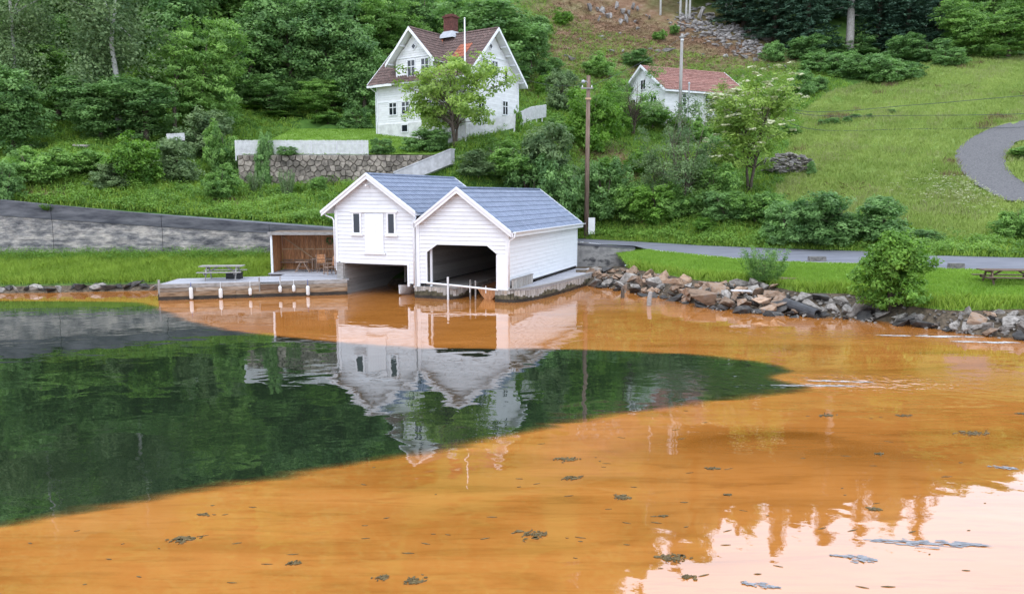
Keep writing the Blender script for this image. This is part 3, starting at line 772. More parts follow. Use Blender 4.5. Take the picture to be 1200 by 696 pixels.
# interior: left wall boards, back wall, right inner lining
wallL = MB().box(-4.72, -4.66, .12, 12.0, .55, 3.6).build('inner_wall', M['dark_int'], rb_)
for k in range(14):
    z0 = .66 + .2 * k
    board_side(.14, 11.9, z0, z0 + .19, -4.64).build('clapboard', M['grey_wood'], wallL)
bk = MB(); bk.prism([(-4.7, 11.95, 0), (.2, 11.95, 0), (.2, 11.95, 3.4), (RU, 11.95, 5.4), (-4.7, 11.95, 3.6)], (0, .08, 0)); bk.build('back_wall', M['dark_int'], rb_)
fs_ = MB(); fs_.box(-4.66, -2.55, .1, 11.9, .48, .58).box(-4.6, .2, 6.0, 11.9, .44, .54); fs_.build('floor', M['grey_wood'], rb_)
for uu in (-4.0,):
    MB().box(uu - .05, uu + .05, .18, .28, .58, 2.9).build('post', M['white_trim'], rb_)
# trim round the opening
MB().box(-.36, .27, -.045, .12, .10, 2.30).build('front_post', M['white_trim'], rb_)
MB().box(.12, .285, -.035, .16, .62, 3.40).build('corner_board', M['white_trim'], rb_)
MB().box(.245, .285, 11.9, 12.05, .7, 3.40).build('corner_board', M['white_trim'], rb_)
MB().box(-4.72, -4.52, -.042, .03, .55, 3.75).build('corner_board', M['white_trim'], rb_)
tr = MB()
op_pts = [(-4.14, .75), (-4.14, 2.35), (-3.56, 2.75), (-.84, 2.75), (-.31, 2.35)]
for a, b in zip(op_pts[:-1], op_pts[1:]):
    tr.bar((a[0], -.012, a[1]), (b[0], -.012, b[1]), .06, .05, up=(0, 1, 0))
tr.build('opening_trim', M['white_trim'], rb_)
# roof
roofR = MB()
cs = 1 / math.sqrt(1 + RSL ** 2)
def roof_slab(ru, rz, sl, ul, ur, v0, v1, th=.10):
    mb = MB()
    for ue in (ul, ur):
        ze = rz - abs(ue - ru) * sl
        pts = [(ru, v0, rz), (ue, v0, ze), (ue, v0, ze - th), (ru, v0, rz - th)]
        mb.prism(pts, (0, v1 - v0, 0))
    return mb
roofR = roof_slab(RU, RZ, RSL, -4.64, .50, -.28, RLEN).build('roof', M['white_trim'], rb_)
slR = (.55 - RU) / cs
roof_courses(roofR, (RU, -.22, RZ + .03), (cs, 0, -RSL * cs), (0, 1, 0), RLEN + .16, slR, 9, M['blue_tile'])
roof_courses(roofR, (RU, -.22, RZ + .03), (-cs, 0, -RSL * cs), (0, 1, 0), RLEN + .16, (4.62 + RU) / cs, 7, M['blue_tile'])
rt = MB()
for k in range(40):
    y0 = -.22 + k * (RLEN + .14) / 40
    rt.prism([(RU - .13, y0, RZ + .00), (RU - .08, y0, RZ + .085), (RU + .08, y0, RZ + .085), (RU + .13, y0, RZ + .00)], (0, (RLEN + .14) / 40 - .008, 0))
tag(rt.build('ridge_tiles', M['blue_tile'], roofR), kind='stuff')
def barge(root, ru, rz, sl, ul, ur, v, h=.30, dv=-.06, zt=.07, two=True):
    for ue in (ul, ur):
        s = 1 if ue > ru else -1
        ze = rz - abs(ue - ru) * sl
        mb = MB(); mb.prism([(ru, v, rz + zt), (ue, v, ze + zt), (ue, v, ze + zt - h), (ru, v, rz + zt - h * 1.02)], (0, dv, 0))
        mb.build('barge_board', M['white_trim'], root)
        if two:
            mb = MB(); mb.prism([(ru + s * .002, v + dv, rz + zt), (ue + s * .03, v + dv, ze + zt - .02), (ue + s * .03, v + dv, ze + zt - .15), (ru + s * .002, v + dv, rz + zt - .13)], (0, -.035, 0))
            mb.build('barge_cap', M['white_trim'], root)
barge(rb_, RU, RZ, RSL, -4.60, .50, -.26)
barge(rb_, RU, RZ, RSL, -4.60, .50, RLEN + .02, dv=.06, two=False)
MB().box(.50, .585, -.24, RLEN, 3.17, 3.405).build('fascia_board', M['white_trim'], rb_)
g = MB()
for k in range(6):
    t0 = math.pi + math.pi * k / 6; t1 = math.pi + math.pi * (k + 1) / 6
    g.prism([(.66 + .075 * math.cos(t0), -.24, 3.42 + .075 * math.sin(t0)), (.66 + .075 * math.cos(t1), -.24, 3.42 + .075 * math.sin(t1)), (.66 + .062 * math.cos(t1), -.24, 3.42 + .062 * math.sin(t1)), (.66 + .062 * math.cos(t0), -.24, 3.42 + .062 * math.sin(t0))], (0, RLEN + .3, 0))
g.build('gutter', M['white_trim'], rb_, smooth=False)
MB().tube([(.66, -.16, 3.36), (.62, -.16, 3.15), (.36, -.12, 3.0), (.33, -.10, 2.85), (.33, -.10, .75)], .04, 8).build('downpipe', M['white_trim'], rb_, smooth=True)

# ---- left boathouse: u -9.45..-4.75
LU, LZ, LSL, LLEN = -7.36, 6.22, .695, 10.2
lb_ = empty('boathouse', tuple(bworld(-7.1, 0, 0)), -AB, 'left white boathouse with a loft door between two small dark windows', 'boathouse', 'white boathouses on the water')
dx = -7.1
def LX(u): return u - dx
wl = MB(); wl.box(LX(-9.40), LX(-4.80), .04, .10, 1.72, 4.15); wl.prism([(LX(-9.3), .04, 4.15), (LX(-4.9), .04, 4.15), (LX(LU), .04, LZ - .2)], (0, .06, 0))
wallL2 = wl.build('front_wall', M['dark_int'], lb_)
for k in range(24):
    z0 = 1.70 + .2 * k; z1 = z0 + .2
    a0, b0 = gable_x(z0, LU, LZ, LSL, -9.42, -4.78); a1, b1 = gable_x(z1, LU, LZ, LSL, -9.42, -4.78)
    if b0 - a0 < .15: break
    board_front(LX(a0), LX(b0), LX(a1), LX(max(b1, a1 + .02)), z0, z1 - .006).build('clapboard', M['white'], wallL2)
for z0 in [round(.7 + .2 * k, 2) for k in range(5)]:
    board_front(LX(-5.22), LX(-4.78), LX(-5.22), LX(-4.78), z0, z0 + .194).build('clapboard', M['white'], wallL2)
MB().box(LX(-5.24), LX(-5.12), -.04, .10, .55, 1.70).build('front_post', M['white_trim'], lb_)
MB().box(LX(-4.88), LX(-4.755), -.044, .08, .50, 4.30).build('corner_board', M['white_trim'], lb_)
MB().box(LX(-9.47), LX(-9.31), -.044, .10, 1.22, 4.40).build('corner_board', M['white_trim'], lb_)
MB().box(LX(-9.2), LX(-5.12), -.035, .02, 1.64, 1.70).build('sill_board', M['white_trim'], lb_)
# west side wall
wls = MB().box(LX(-9.42), LX(-9.36), .1, 10, 1.25, 4.5).build('side_wall', M['dark_int'], lb_)
for k in range(16):
    z0 = 1.27 + .2 * k
    board_side(.12, 10.0, z0, z0 + .194, LX(-9.43), sgn=-1).build('clapboard', M['white'], wls)
# loft door, windows
d = MB(); d.box(LX(-7.66), LX(-6.57), -.06, -.005, 2.24, 4.22); door = d.build('loft_door', M['white_trim'], lb_)
for k in range(7):
    x0 = LX(-7.64) + k * .1543
    MB().box(x0 + .0008, x0 + .1535, -.072, -.06, 2.28, 4.20).build('door_plank', M['white_trim'], door)
MB().box(LX(-7.76), LX(-6.47), -.10, -.03, 2.14, 2.235).build('door_sill', M['white_trim'], lb_)
MB().box(LX(-8.5), LX(-5.75), -.10, -.02, 4.28, 4.36).build('head_board', M['white_trim'], lb_)
for a, b in ((-8.42, -7.86), (-6.38, -5.84)):
    w = MB(); z0, z1 = 3.18, 4.28; t = .10
    w.box(LX(a), LX(a) + t, -.075, -.004, z0, z1).box(LX(b) - t, LX(b), -.075, -.004, z0, z1).box(LX(a) + t, LX(b) - t, -.072, -.004, z1 - t * .6, z1).box(LX(a) + t, LX(b) - t, -.072, -.004, z0, z0 + t * .6)
    wo = w.build('window', M['white_trim'], lb_)
    MB().box(LX(a) + t, LX(b) - t, -.050, -.03, z0 + .06, z1 - .06).build('pane', M['glass'], wo)
    MB().box(LX(a) - .08, LX(b) + .08, -.12, -.01, z0 - .10, z0 - .005).build('sill', M['white_trim'], wo)
MB().tube([(LX(-7.36), -.03, 5.62), (LX(-7.36), -.38, 5.66)], .05, 8).build('hoist_beam', M['white_trim'], lb_)
# interior under the floor
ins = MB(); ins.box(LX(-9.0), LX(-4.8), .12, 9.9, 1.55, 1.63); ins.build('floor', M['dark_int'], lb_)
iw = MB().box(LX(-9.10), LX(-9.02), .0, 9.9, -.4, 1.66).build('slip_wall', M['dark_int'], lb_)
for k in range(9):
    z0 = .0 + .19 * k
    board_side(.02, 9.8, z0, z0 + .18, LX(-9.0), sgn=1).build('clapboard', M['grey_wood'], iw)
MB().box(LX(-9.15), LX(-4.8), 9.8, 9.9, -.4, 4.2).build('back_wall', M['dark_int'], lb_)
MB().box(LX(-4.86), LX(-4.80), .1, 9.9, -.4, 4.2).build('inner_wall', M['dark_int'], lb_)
for vv in (3.2, 6.0):
    MB().box(LX(-7.2), LX(-7.08), vv, vv + .12, -.4, 1.55).build('post', M['grey_wood'], lb_)
MB().box(LX(-9.42), LX(-9.02), -.06, .22, -.2, 1.66).build('corner_pier', M['grey_wood'], lb_)
roofL = roof_slab(LX(LU), LZ, LSL, LX(-10.12), LX(-4.60), -.28, LLEN).build('roof', M['white_trim'], lb_)
csl = 1 / math.sqrt(1 + LSL ** 2)
roof_courses(roofL, (LX(LU), -.22, LZ + .03), (csl, 0, -LSL * csl), (0, 1, 0), LLEN + .16, (-4.55 - LU) / csl, 9, M['blue_tile'])
roof_courses(roofL, (LX(LU), -.22, LZ + .03), (-csl, 0, -LSL * csl), (0, 1, 0), LLEN + .16, (10.14 + LU) / csl, 9, M['blue_tile'])
rt = MB()
for k in range(34):
    y0 = -.22 + k * (LLEN + .14) / 34
    rt.prism([(LX(LU) - .13, y0, LZ), (LX(LU) - .08, y0, LZ + .085), (LX(LU) + .08, y0, LZ + .085), (LX(LU) + .13, y0, LZ)], (0, (LLEN + .14) / 34 - .008, 0))
tag(rt.build('ridge_tiles', M['blue_tile'], roofL), kind='stuff')
barge(lb_, LX(LU), LZ, LSL, LX(-10.12), LX(-4.60), -.26)
barge(lb_, LX(LU), LZ, LSL, LX(-10.12), LX(-4.60), LLEN + .02, dv=.06, two=False)
MB().tube([(LX(-10.05), -.1, 4.22), (LX(-9.95), -.1, 4.1), (LX(-9.6), -.06, 3.98), (LX(-9.52), -.06, 3.85), (LX(-9.52), -.06, 1.35)], .04, 8).build('downpipe', M['white_trim'], lb_, smooth=True)
MB().tube([(LX(-4.66), -.32, 4.2), (LX(-4.66), 10, 4.25)], .07, 8).build('gutter', M['white_trim'], lb_, smooth=True)
MB().tube([(LX(-4.66), -.12, 4.1), (LX(-4.72), -.12, 3.9), (LX(-4.86), -.12, 3.72), (LX(-4.80), -.12, 3.5), (LX(-4.80), -.12, .62)], .04, 8).build('downpipe', M['white_trim'], lb_, smooth=True)
MB().box(LX(-4.80), LX(-4.62), -.03, .03, 3.80, 4.12).build('valley_board', M['black'], lb_)

# ---- quays under and beside the right boathouse: upright planks
def plank_path(root, path, z0, z1, w=.155, mat=None):
    P = smooth_line(path, 10); d = np.r_[0, np.cumsum(np.linalg.norm(np.diff(P, axis=0), axis=1))]
    nn = int(d[-1] / w)
    foot = MB()
    for i in range(nn):
        s0, s1 = i * w + .006, (i + 1) * w - .006
        a = np.array([np.interp(s0, d, P[:, 0]), np.interp(s0, d, P[:, 1])]); b = np.array([np.interp(s1, d, P[:, 0]), np.interp(s1, d, P[:, 1])])
        t = (b - a) / np.linalg.norm(b - a); nr = np.array([t[1], -t[0]]) * (.05 + .012 * random.random())
        zt = z1 - random.random() * .02
        mb = MB(); mb.prism([(a[0], a[1], z0 + .16), (b[0], b[1], z0 + .16), (b[0] + nr[0], b[1] + nr[1], z0 + .16), (a[0] + nr[0], a[1] + nr[1], z0 + .16)], (0, 0, zt - z0 - .16))
        mb.build('quay_plank', mat, root)
        hf = .20 + .12 * random.random() + .10 * math.sin(i * .35); n3 = nr * 1.16
        foot.prism([(a[0], a[1], z0 + .15), (b[0], b[1], z0 + .15), (b[0] + n3[0], b[1] + n3[1], z0 + .15), (a[0] + n3[0], a[1] + n3[1], z0 + .15)], (0, 0, hf - .12))
    foot.build('algae_stained_feet', M['algae_wood'], root)
    wet = MB()
    for i in range(len(P) - 1):
        a = P[i]; b = P[i + 1]; t = (b - a) / np.linalg.norm(b - a); nr = np.array([t[1], -t[0]]) * .055
        wet.prism([(a[0], a[1], -.5), (b[0], b[1], -.5), (b[0] + nr[0], b[1] + nr[1], -.5), (a[0] + nr[0], a[1] + nr[1], -.5)], (0, 0, .5 + z0 + .158))
    wet.build('waterline_timber', M['wet_wood'], root)
q1 = empty('quay', tuple(bworld(0, 0, 0)), -AB, 'timber quay with a sweeping plank front along the side of the right boathouse', 'quay', 'plank-fronted quays')
qpath = [(-.42, -.02), (.30, -.03), (.72, .25), (1.10, 1.1), (1.40, 2.5), (1.66, 4.6), (1.86, 6.8), (1.98, 9.4), (2.02, 11.5)]
plank_path(q1, qpath, .0, .60, .16, M['pile_wood'])
QP = smooth_line(qpath, 10)
nb_ = 44
for k in range(nb_):
    y0 = .06 + k * .262; y1 = y0 + .252
    sel = QP[QP[:, 1] > -.02]
    xe0 = np.interp(y0, QP[10:, 1], QP[10:, 0]); xe1 = np.interp(y1, QP[10:, 1], QP[10:, 0])
    mb = MB(); mb.prism([(.29, y0, .56), (xe0 + .07, y0, .56), (xe1 + .07, y1, .56), (.29, y1, .56)], (0, 0, .05 + random.random() * .006)); mb.build('deck_board', M['deck_wood'], q1)
cap = MB()
for i in range(10, len(QP) - 1):
    a = QP[i]; b = QP[i + 1]; t = (b - a) / np.linalg.norm(b - a); nr = np.array([t[1], -t[0]])
    cap.prism([(*(a - nr * .10), .612), (*(b - nr * .10), .612), (*(b + nr * .09), .612), (*(a + nr * .09), .612)], (0, 0, .07))
cap.build('edge_beam', M['grey_wood'], q1)
MB().box(-.40, .30, -.06, .06, .545, .60).build('deck_board', M['grey_wood'], q1)
q2 = empty('quay', tuple(bworld(-3.6, 0, 0)), -AB, 'short plank-fronted quay on the left inside the wide boathouse opening', 'quay', 'plank-fronted quays')
plank_path(q2, [(-1.22, -.03), (.2, -.04), (.75, .05), (1.05, .5), (1.10, 1.6), (1.10, 5.8)], .0, .60, .16, M['pile_wood'])
MB().box(-1.05, 1.08, .02, .10, .50, .575).build('edge_beam', M['grey_wood'], q2)
ps = empty('plank_screen', tuple(bworld(.40, .12, .615)), -AB, 'low weathered plank screen standing on the quay against the side wall', 'screen')
for k in range(19):
    MB().box(-.02, .025, .01 + k * .16, .155 + k * .16, 0, .44 + .012 * random.random()).build('plank', M['pile_wood'], ps)
MB().box(-.05, .05, 0, 3.06, .456, .50).build('cap_rail', M['grey_wood'], ps)
sb = empty('step_slab', tuple(bworld(1.55, 11.6, .55)), -AB, 'flat grey slab bridging the quay and the boulder bank', 'slab')
MB().box(-.6, 1.75, -.35, .55, -.12, .06).build('slab', M['step_concrete'], sb)
# white boom with post across the opening
bm = empty('boom', tuple(bworld(-3.83, -.10, .75)), -AB, 'white pole slung across the wide boathouse opening with an upright white post', 'boom')
MB().tube([(-.3, 0, .04), (1.2, 0, -.03), (3.6, 0, -.16)], .05, 8).build('pole', M['white_trim'], bm)
MB().tube([(.92, -.05, -.78), (.92, -.05, .38)], .055, 8).build('post', M['old_white'], bm)
for xx in (2.1, 2.95):
    MB().tube([(xx, -.02, -.34), (xx, -.02, .02)], .02, 6).build('hanger', M['old_white'], bm)

def make_boat(L, Wd, Hh, root, hullm, inner, rake=.35, nst=14):
    V = []; Fc = []; nc = 9
    for i in range(nst + 1):
        s = i / nst
        wd = Wd / 2 * (1 - (abs(s - .42) / .58) ** 2.4 if s > .42 else 1 - .22 * ((.42 - s) / .42) ** 2)
        wd = max(wd, .015)
        sh = Hh * (1 + .30 * s ** 2.2)
        kl = .02 + (.35 * Hh * max(0, s - .75) / .25 if s > .75 else 0)
        for k in range(nc):
            a = -1 + 2 * k / (nc - 1)
            V.append((a * wd * (.72 + .28 * abs(a)), s * L, kl + (sh - kl) * abs(a) ** 2.1))
    for i in range(nst):
        for k in range(nc - 1):
            Fc.append((i * nc + k, i * nc + k + 1, (i + 1) * nc + k + 1, (i + 1) * nc + k))
    Fc.append(tuple(range(nc)))
    mb = MB(); mb.add(V, Fc)
    me = mb.mesh('hull', hullm); 
    o = link_mesh('hull', me, root)
    sm = o.modifiers.new('thick', 'SOLIDIFY'); sm.thickness = .03
    gw = MB()
    gw.tube([V[i * nc] for i in range(nst + 1)], .035, 6); gw.tube([V[i * nc + nc - 1] for i in range(nst + 1)], .035, 6)
    gw.build('gunwale', inner, root)
    for s in (.28, .52, .76):
        i = int(s * nst); w_ = V[i * nc + nc - 1][0]
        MB().box(-w_ * .9, w_ * .9, s * L - .11, s * L + .11, Hh * .72, Hh * .76).build('thwart', inner, root)
bt1 = empty('rowing_boat', tuple(bworld(-1.12, .75, -.10)), -AB, 'brown varnished rowing boat moored inside the wide boathouse opening', 'boat')
make_boat(4.3, 1.45, .62, bt1, M['brown_wood'], M['chair_wood'])
bt2 = empty('dinghy', tuple(bworld(-5.95, 4.0, -.10)), -AB + math.pi, 'small white dinghy under the left boathouse, bow towards the water', 'boat')
make_boat(3.6, 1.15, .52, bt2, M['old_white'], M['black'])
# mooring posts beside the brown boat
for k, (u, v) in enumerate(((-1.95, .42), (-1.72, .55))):
    o = MB().tube([(0, 0, -.6), (0, 0, .98 - .05 * k)], .04, 8).build('mooring_post', M['grey_wood'], loc=tuple(bworld(u, v, 0)))
    tag(o, ['thin mooring post left of the brown rowing boat, the outer of two', 'thin mooring post touching the brown rowing boat, the inner of two'][k], 'post', 'mooring posts by the brown boat')

# ------------------------------------------------------------------ jetty on the left
J0 = atz(187, 352, 0); J1 = atz(404, 345, 0)
jd = (J1 - J0)[:2]; JL = float(np.linalg.norm(jd)); JA = math.atan2(jd[1], jd[0])
ju = np.array([math.cos(JA), math.sin(JA)]); jv = np.array([-math.sin(JA), math.cos(JA)])
def jworld(x, y, z=0): q = J0[:2] + ju * x + jv * y; return (q[0], q[1], z)
def jlocal(p): q = np.array(p[:2]) - J0[:2]; return float(q @ ju), float(q @ jv)
jt = empty('jetty', jworld(0, 0), JA, 'long low timber jetty with grey deck and stained plank front beside the left boathouse', 'jetty')
JZ = .78
bl = jlocal(atz(210, 326.5, JZ))
JD = bl[1]
# deck boards run along the front edge
nb_ = int(JD / .15)
for k in range(nb_):
    y0 = k * JD / nb_; y1 = (k + 1) * JD / nb_ - .010
    x0 = .02 + (bl[0]) * (y0 / JD); cut = random.uniform(2.5, 6.5)
    for a, b in ((x0, cut), (cut + .008, JL + .25)):
        MB().box(a, b, y0, y1, JZ - .035, JZ + random.random() * .006).build('deck_board', M['deck_wood'], jt)
# front planks, four courses, joints staggered; a gap for the landing step
STEP = (4.78, 5.72)
def front_rows(zr, joints):
    z0, z1 = zr
    for a, b in zip(joints[:-1], joints[1:]):
        MB().box(a + .006, b - .006, -.055 - random.random() * .012, -.005, z0 + .006, z1).build('front_plank', M['grey_wood'] if z0 > .5 else (M['fascia_wood'] if z0 > .3 else (M['fascia_dark'] if z0 > .1 else M['wet_wood'])), jt)
front_rows((.60, .80), [0, 2.9, STEP[0]]); front_rows((.60, .80), [STEP[1], 7.4, JL + .15])
front_rows((.40, .595), [0, 1.7, STEP[0]]); front_rows((.40, .595), [STEP[1], 7.0, JL + .15])
front_rows((.17, .395), [0, 3.6, 6.2, JL + .15])
front_rows((-.35, .165), [0, 4.4, JL + .15])
MB().box(STEP[0] + .02, STEP[1] - .02, -.10, -.01, .40, .66).build('step_plank', M['table_wood'], jt)
MB().box(STEP[0] + .02, STEP[1] - .02, -.12, .25, .665, .705).build('step_tread', M['grey_wood'], jt)
for x in (STEP[0] - .04, STEP[1] + .04):
    MB().box(x - .03, x + .03, -.06, .02, .3, 1.02).build('handhold_post', M['grey_wood'], jt)
for k in range(3):
    a, b = ((-.35, .36), (.365, .575), (.58, .79))[k]
    mb = MB(); mb.prism([(-.05, -.03, a), (bl[0] - .05, JD, a), (bl[0], JD, a), (0, -.03, a)], (0, 0, b - a)); mb.build('end_plank', M['fascia_wood'] if k else M['wet_wood'], jt)
MB().tube([(.02, -.02, .3), (.02, -.02, 1.02)], .055, 8).build('corner_post', M['grey_wood'], jt)
pil = MB()
for x in np.linspace(.5, JL, 6):
    for y in (.5, JD - .4): pil.tube([(x, y, -1.2), (x, y, JZ - .04)], .1, 8)
pil.build('piles', M['wet_wood'], jt)
# curved return from the jetty to the boathouse pier
c0 = jlocal(bworld(-9.2, -.05)); 
MB().bar((JL + .12, -.03, .60), (c0[0] + .1, c0[1] - .05, .60), .06, .40).build('front_plank', M['fascia_wood'], jt)
MB().bar((JL + .12, -.03, .16), (c0[0] + .1, c0[1] - .05, .16), .055, .46).build('front_plank', M['wet_wood'], jt)
mb = MB(); mb.prism([(JL + .1, .02, JZ - .04), (c0[0] + .15, c0[1] + .0, JZ - .04), (c0[0] + .2, c0[1] + 2.4, JZ - .04), (JL + .24, JD, JZ - .04)], (0, 0, .042)); mb.build('deck_corner', M['deck_wood'], jt)
# fenders
for px, tp, bt_, desc in [(224.5, 340, 354, 'large white fender hanging at the far left end of the jetty'), (259, 340, 351.5, 'large white fender second along from the left end of the jetty'), (293.4, 337.6, 346, 'small white fender just left of the landing step'),
                          (328.4, 335, 342.6, 'small white fender at the right edge of the landing step'), (344.4, 334, 342, 'small white fender between the landing step and the blue-roped fender'), (361, 335.6, 347, 'white fender tied with blue rope towards the boathouse end of the jetty')]:
    q = J0[:2]; 
    d = ray(px, 345); n2 = -jv
    pnt = onplane(px, bt_, J0 + np.array([*(-jv * .17), 0]), np.array([jv[0], jv[1], 0])); ptp = onplane(px, tp, J0 + np.array([*(-jv * .17), 0]), np.array([jv[0], jv[1], 0]))
    hgt = ptp[2] - pnt[2]; r = .095 if hgt > .42 else .085
    fe = empty('fender', (pnt[0], pnt[1], max(pnt[2], .03)), JA, desc, 'fender', 'white fenders along the jetty')
    MB().tube([(0, 0, 0), (0, 0, .03), (0, 0, .08), (0, 0, hgt - .08), (0, 0, hgt - .03), (0, 0, hgt)], [r * .5, r * .85, r, r, r * .85, r * .4], 12).build('body', M['rubber_white'], fe, smooth=True)
    MB().tube([(0, 0, hgt), (0, .06, .85 - max(pnt[2], .03)), (0, .14, .80 - max(pnt[2], .03))], .012, 5).build('rope', M['blue_rope'] if px in (361, 224.5) else M['old_white'], fe)

# ------------------------------------------------------------------ picnic tables
def picnic_table(loc, rz, label, mat, L=2.2, sc=1.0):
    r = empty('picnic_table', loc, rz, label, 'picnic table')
    for k in range(5):
        MB().box(-L / 2, L / 2, -.36 + k * .146, -.36 + k * .146 + .136, .70, .74).build('table_plank', mat, r)
    for s in (-1, 1):
        for k in range(2):
            y = s * (.60 + k * .14)
            MB().box(-L / 2, L / 2, y - .065, y + .065, .42, .455).build('seat_plank', mat, r)
    for x in (-L / 2 + .35, L / 2 - .35):
        MB().bar((x, -.70, .37), (x, .70, .37), .05, .09).build('cross_beam', mat, r)
        MB().bar((x + .05, -.34, .65), (x + .05, .34, .65), .05, .09).build('cross_beam', mat, r)
        for s in (-1, 1):
            MB().bar((x + .03, s * .58, 0), (x + .03, s * .22, .70), .05, .09, up=(0, 1, 0)).build('leg', mat, r)
        s = 1 if x < 0 else -1
        MB().bar((x, 0, .36), (x + s * .55, 0, .68), .05, .07).build('brace', mat, r)
    return r
pt = atz(258, 328.5, JZ)
picnic_table((pt[0], pt[1] + .35, JZ), JA * .4, 'weathered grey picnic table on the jetty deck', M['grey_wood'])
bx = atz(272, 327.5, JZ)
sbx = empty('storage_box', (bx[0], bx[1] + .35, JZ), 0, 'small black box standing on the deck under the picnic table', 'box')
MB().box(-.38, .38, -.2, .2, 0, .32).build('body', M['black'], sbx); MB().box(-.40, .40, -.22, .22, .322, .36).build('lid', M['black'], sbx)

# ------------------------------------------------------------------ open shed with brown plank wall
SZ = .84
s0 = atz(319.5, 319.5, SZ); s1 = atz(396, 319.5, SZ)
SW = s1[0] - s0[0]; SD = 2.0; SH = 2.22
sh = empty('open_shed', (s0[0], s0[1], 0), 0, 'open-fronted brown plank shed built against the concrete wall', 'shed')
nk = 24
for k in range(nk):
    x0 = k * SW / nk
    MB().box(x0 + .006, x0 + SW / nk - .006, SD, SD + .03 + .008 * (k % 2), SZ, SZ + SH - .06).build('wall_plank', M['brown_wood'], sh)
for k in range(10):
    y0 = .05 + k * .195
    MB().box(-.03, 0.0, y0, y0 + .185, SZ, SZ + SH - .08).build('side_plank', M['brown_wood'], sh)
for z in (.52, 1.16):
    MB().box(.0, SW, SD - .06, SD - .003, SZ + z, SZ + z + .07).build('rail', M['pale_wood'] if z > 1 else M['chair_wood'], sh)
for x in (.62, 1.25, 1.9, 2.55, 3.1):
    MB().box(x, x + .06, SD - .08, SD - .062, SZ + .5, SZ + SH - .1).build('stud', M['brown_wood'], sh)
MB().box(-.06, .05, -.05, .05, SZ - .1, SZ + SH).build('front_post', M['old_white'], sh)
MB().bar((.12, SD - .12, SZ + SH - .32), (1.92, SD - .12, SZ + .60), .05, .09, up=(0, 1, 0)).build('diagonal_brace', M['pale_wood'], sh)
MB().box(-.12, SW + .2, -.16, SD + .2, SZ + SH, SZ + SH + .05).build('roof', M['table_wood'], sh)
MB().box(-.14, SW + .2, -.20, -.162, SZ + SH - .10, SZ + SH + .07).build('roof_fascia', M['grey_wood'], sh)
MB().box(.0, 1.9, SD - .5, SD - .1, SZ + .42, SZ + .47).build('bench_shelf', M['chair_wood'], sh)
nb_ = 20
f0 = jlocal((s0[0], s0[1]))
for k in range(nb_):
    y0 = -1.35 + k * .17
    MB().box(-.1 if y0 > -.6 else .9, SW + 1.0, y0, y0 + .16, SZ - .05, SZ - .005 + random.random() * .004).build('floor_board', M['deck_wood'], sh)
MB().box(-.12, SW + .2, -.12, -.08, .1, SZ - .06).build('floor_edge', M['grey_wood'], sh)
# wreath
wr = MB()
for k in range(70):
    a = random.random() * 6.28; r = .17 + random.uniform(-.06, .06); z = random.uniform(-.03, .03)
    c = Vector((r * math.cos(a), z, r * math.sin(a))); q = Vector((random.uniform(-1, 1), random.uniform(-1, 1), random.uniform(-1, 1))) * .07
    w_ = q.cross(Vector((0, 1, .3))).normalized() * .02
    wr.add([c - q, c + w_, c + q, c - w_], [(0, 1, 2, 3)])
wl_ = wr.build('wreath', M['leaf_dark'], loc=(s0[0] + 2.83, s0[1] + SD - .12, SZ + SH - .55)); tag(wl_, 'round dark green wreath hung on the shed back wall', 'wreath')
# furniture under the shed roof
tb = empty('garden_table', (s0[0] + 2.75, s0[1] + .95, SZ), 0, 'slatted teak garden table inside the open shed', 'table')
for k in range(6):
    MB().box(-.75, .75, -.38 + k * .128, -.38 + k * .128 + .116, .70, .73).build('table_slat', M['chair_wood'], tb)
for sx in (-.66, .66):
    for sy in (-.3, .3): MB().box(sx - .03, sx + .03, sy - .03, sy + .03, 0, .70).build('leg', M['chair_wood'], tb)
def chair(x, y, rz, label, z=SZ, back=True):
    r = empty('garden_chair', (s0[0] + x, s0[1] + y, z), rz, label, 'chair', 'wooden garden chairs by the shed')
    for k in range(5): MB().box(-.24, .24, -.24 + k * .098, -.24 + k * .098 + .085, .43, .455).build('seat_slat', M['chair_wood'], r)
    for sx in (-.25, .25):
        MB().bar((sx, -.24, 0), (sx, -.22, .66), .04, .05, up=(0, 1, 0)).build('leg', M['chair_wood'], r)
        MB().bar((sx, .22, 0), (sx, .36, 1.04), .04, .05, up=(0, 1, 0)).build('leg', M['chair_wood'], r)
        MB().box(sx - .035, sx + .035, -.28, .30, .64, .67).build('armrest', M['chair_wood'], r)
    for k in range(6): MB().bar((-.24, .27 + k * .014, .56 + k * .085), (.24, .27 + k * .014, .56 + k * .085), .02, .07, up=(0, 0, 1)).build('back_slat', M['brown_wood'], r)
    MB().box(-.25, .25, -.25, -.21, .16, .20).build('stretcher', M['chair_wood'], r)
    return r
chair(2.72, .40, math.pi, 'teak armchair with its slatted back to the water, in front of the table')
chair(3.55, .9, -math.pi / 2 + .2, 'teak chair at the right end of the garden table near the boathouse')
chair(3.45, -.95, -.9, 'folding wooden chair out on the deck against the boathouse corner', z=SZ - .04)
st = empty('trestle_stool', (s0[0] + 1.62, s0[1] + .35, SZ), 0, 'grey trestle stool with splayed legs under the diagonal brace', 'stool')
for sy in (-.16, .16):
    for s in (-1, 1): MB().bar((s * .40, sy, 0), (s * .10, sy, .56), .045, .05, up=(0, 1, 0)).build('leg', M['chair_wood'], st)
MB().box(-.35, .35, -.22, .22, .56, .60).build('seat', M['chair_wood'], st); MB().box(-.28, .28, -.03, .03, .30, .34).build('stretcher', M['chair_wood'], st)

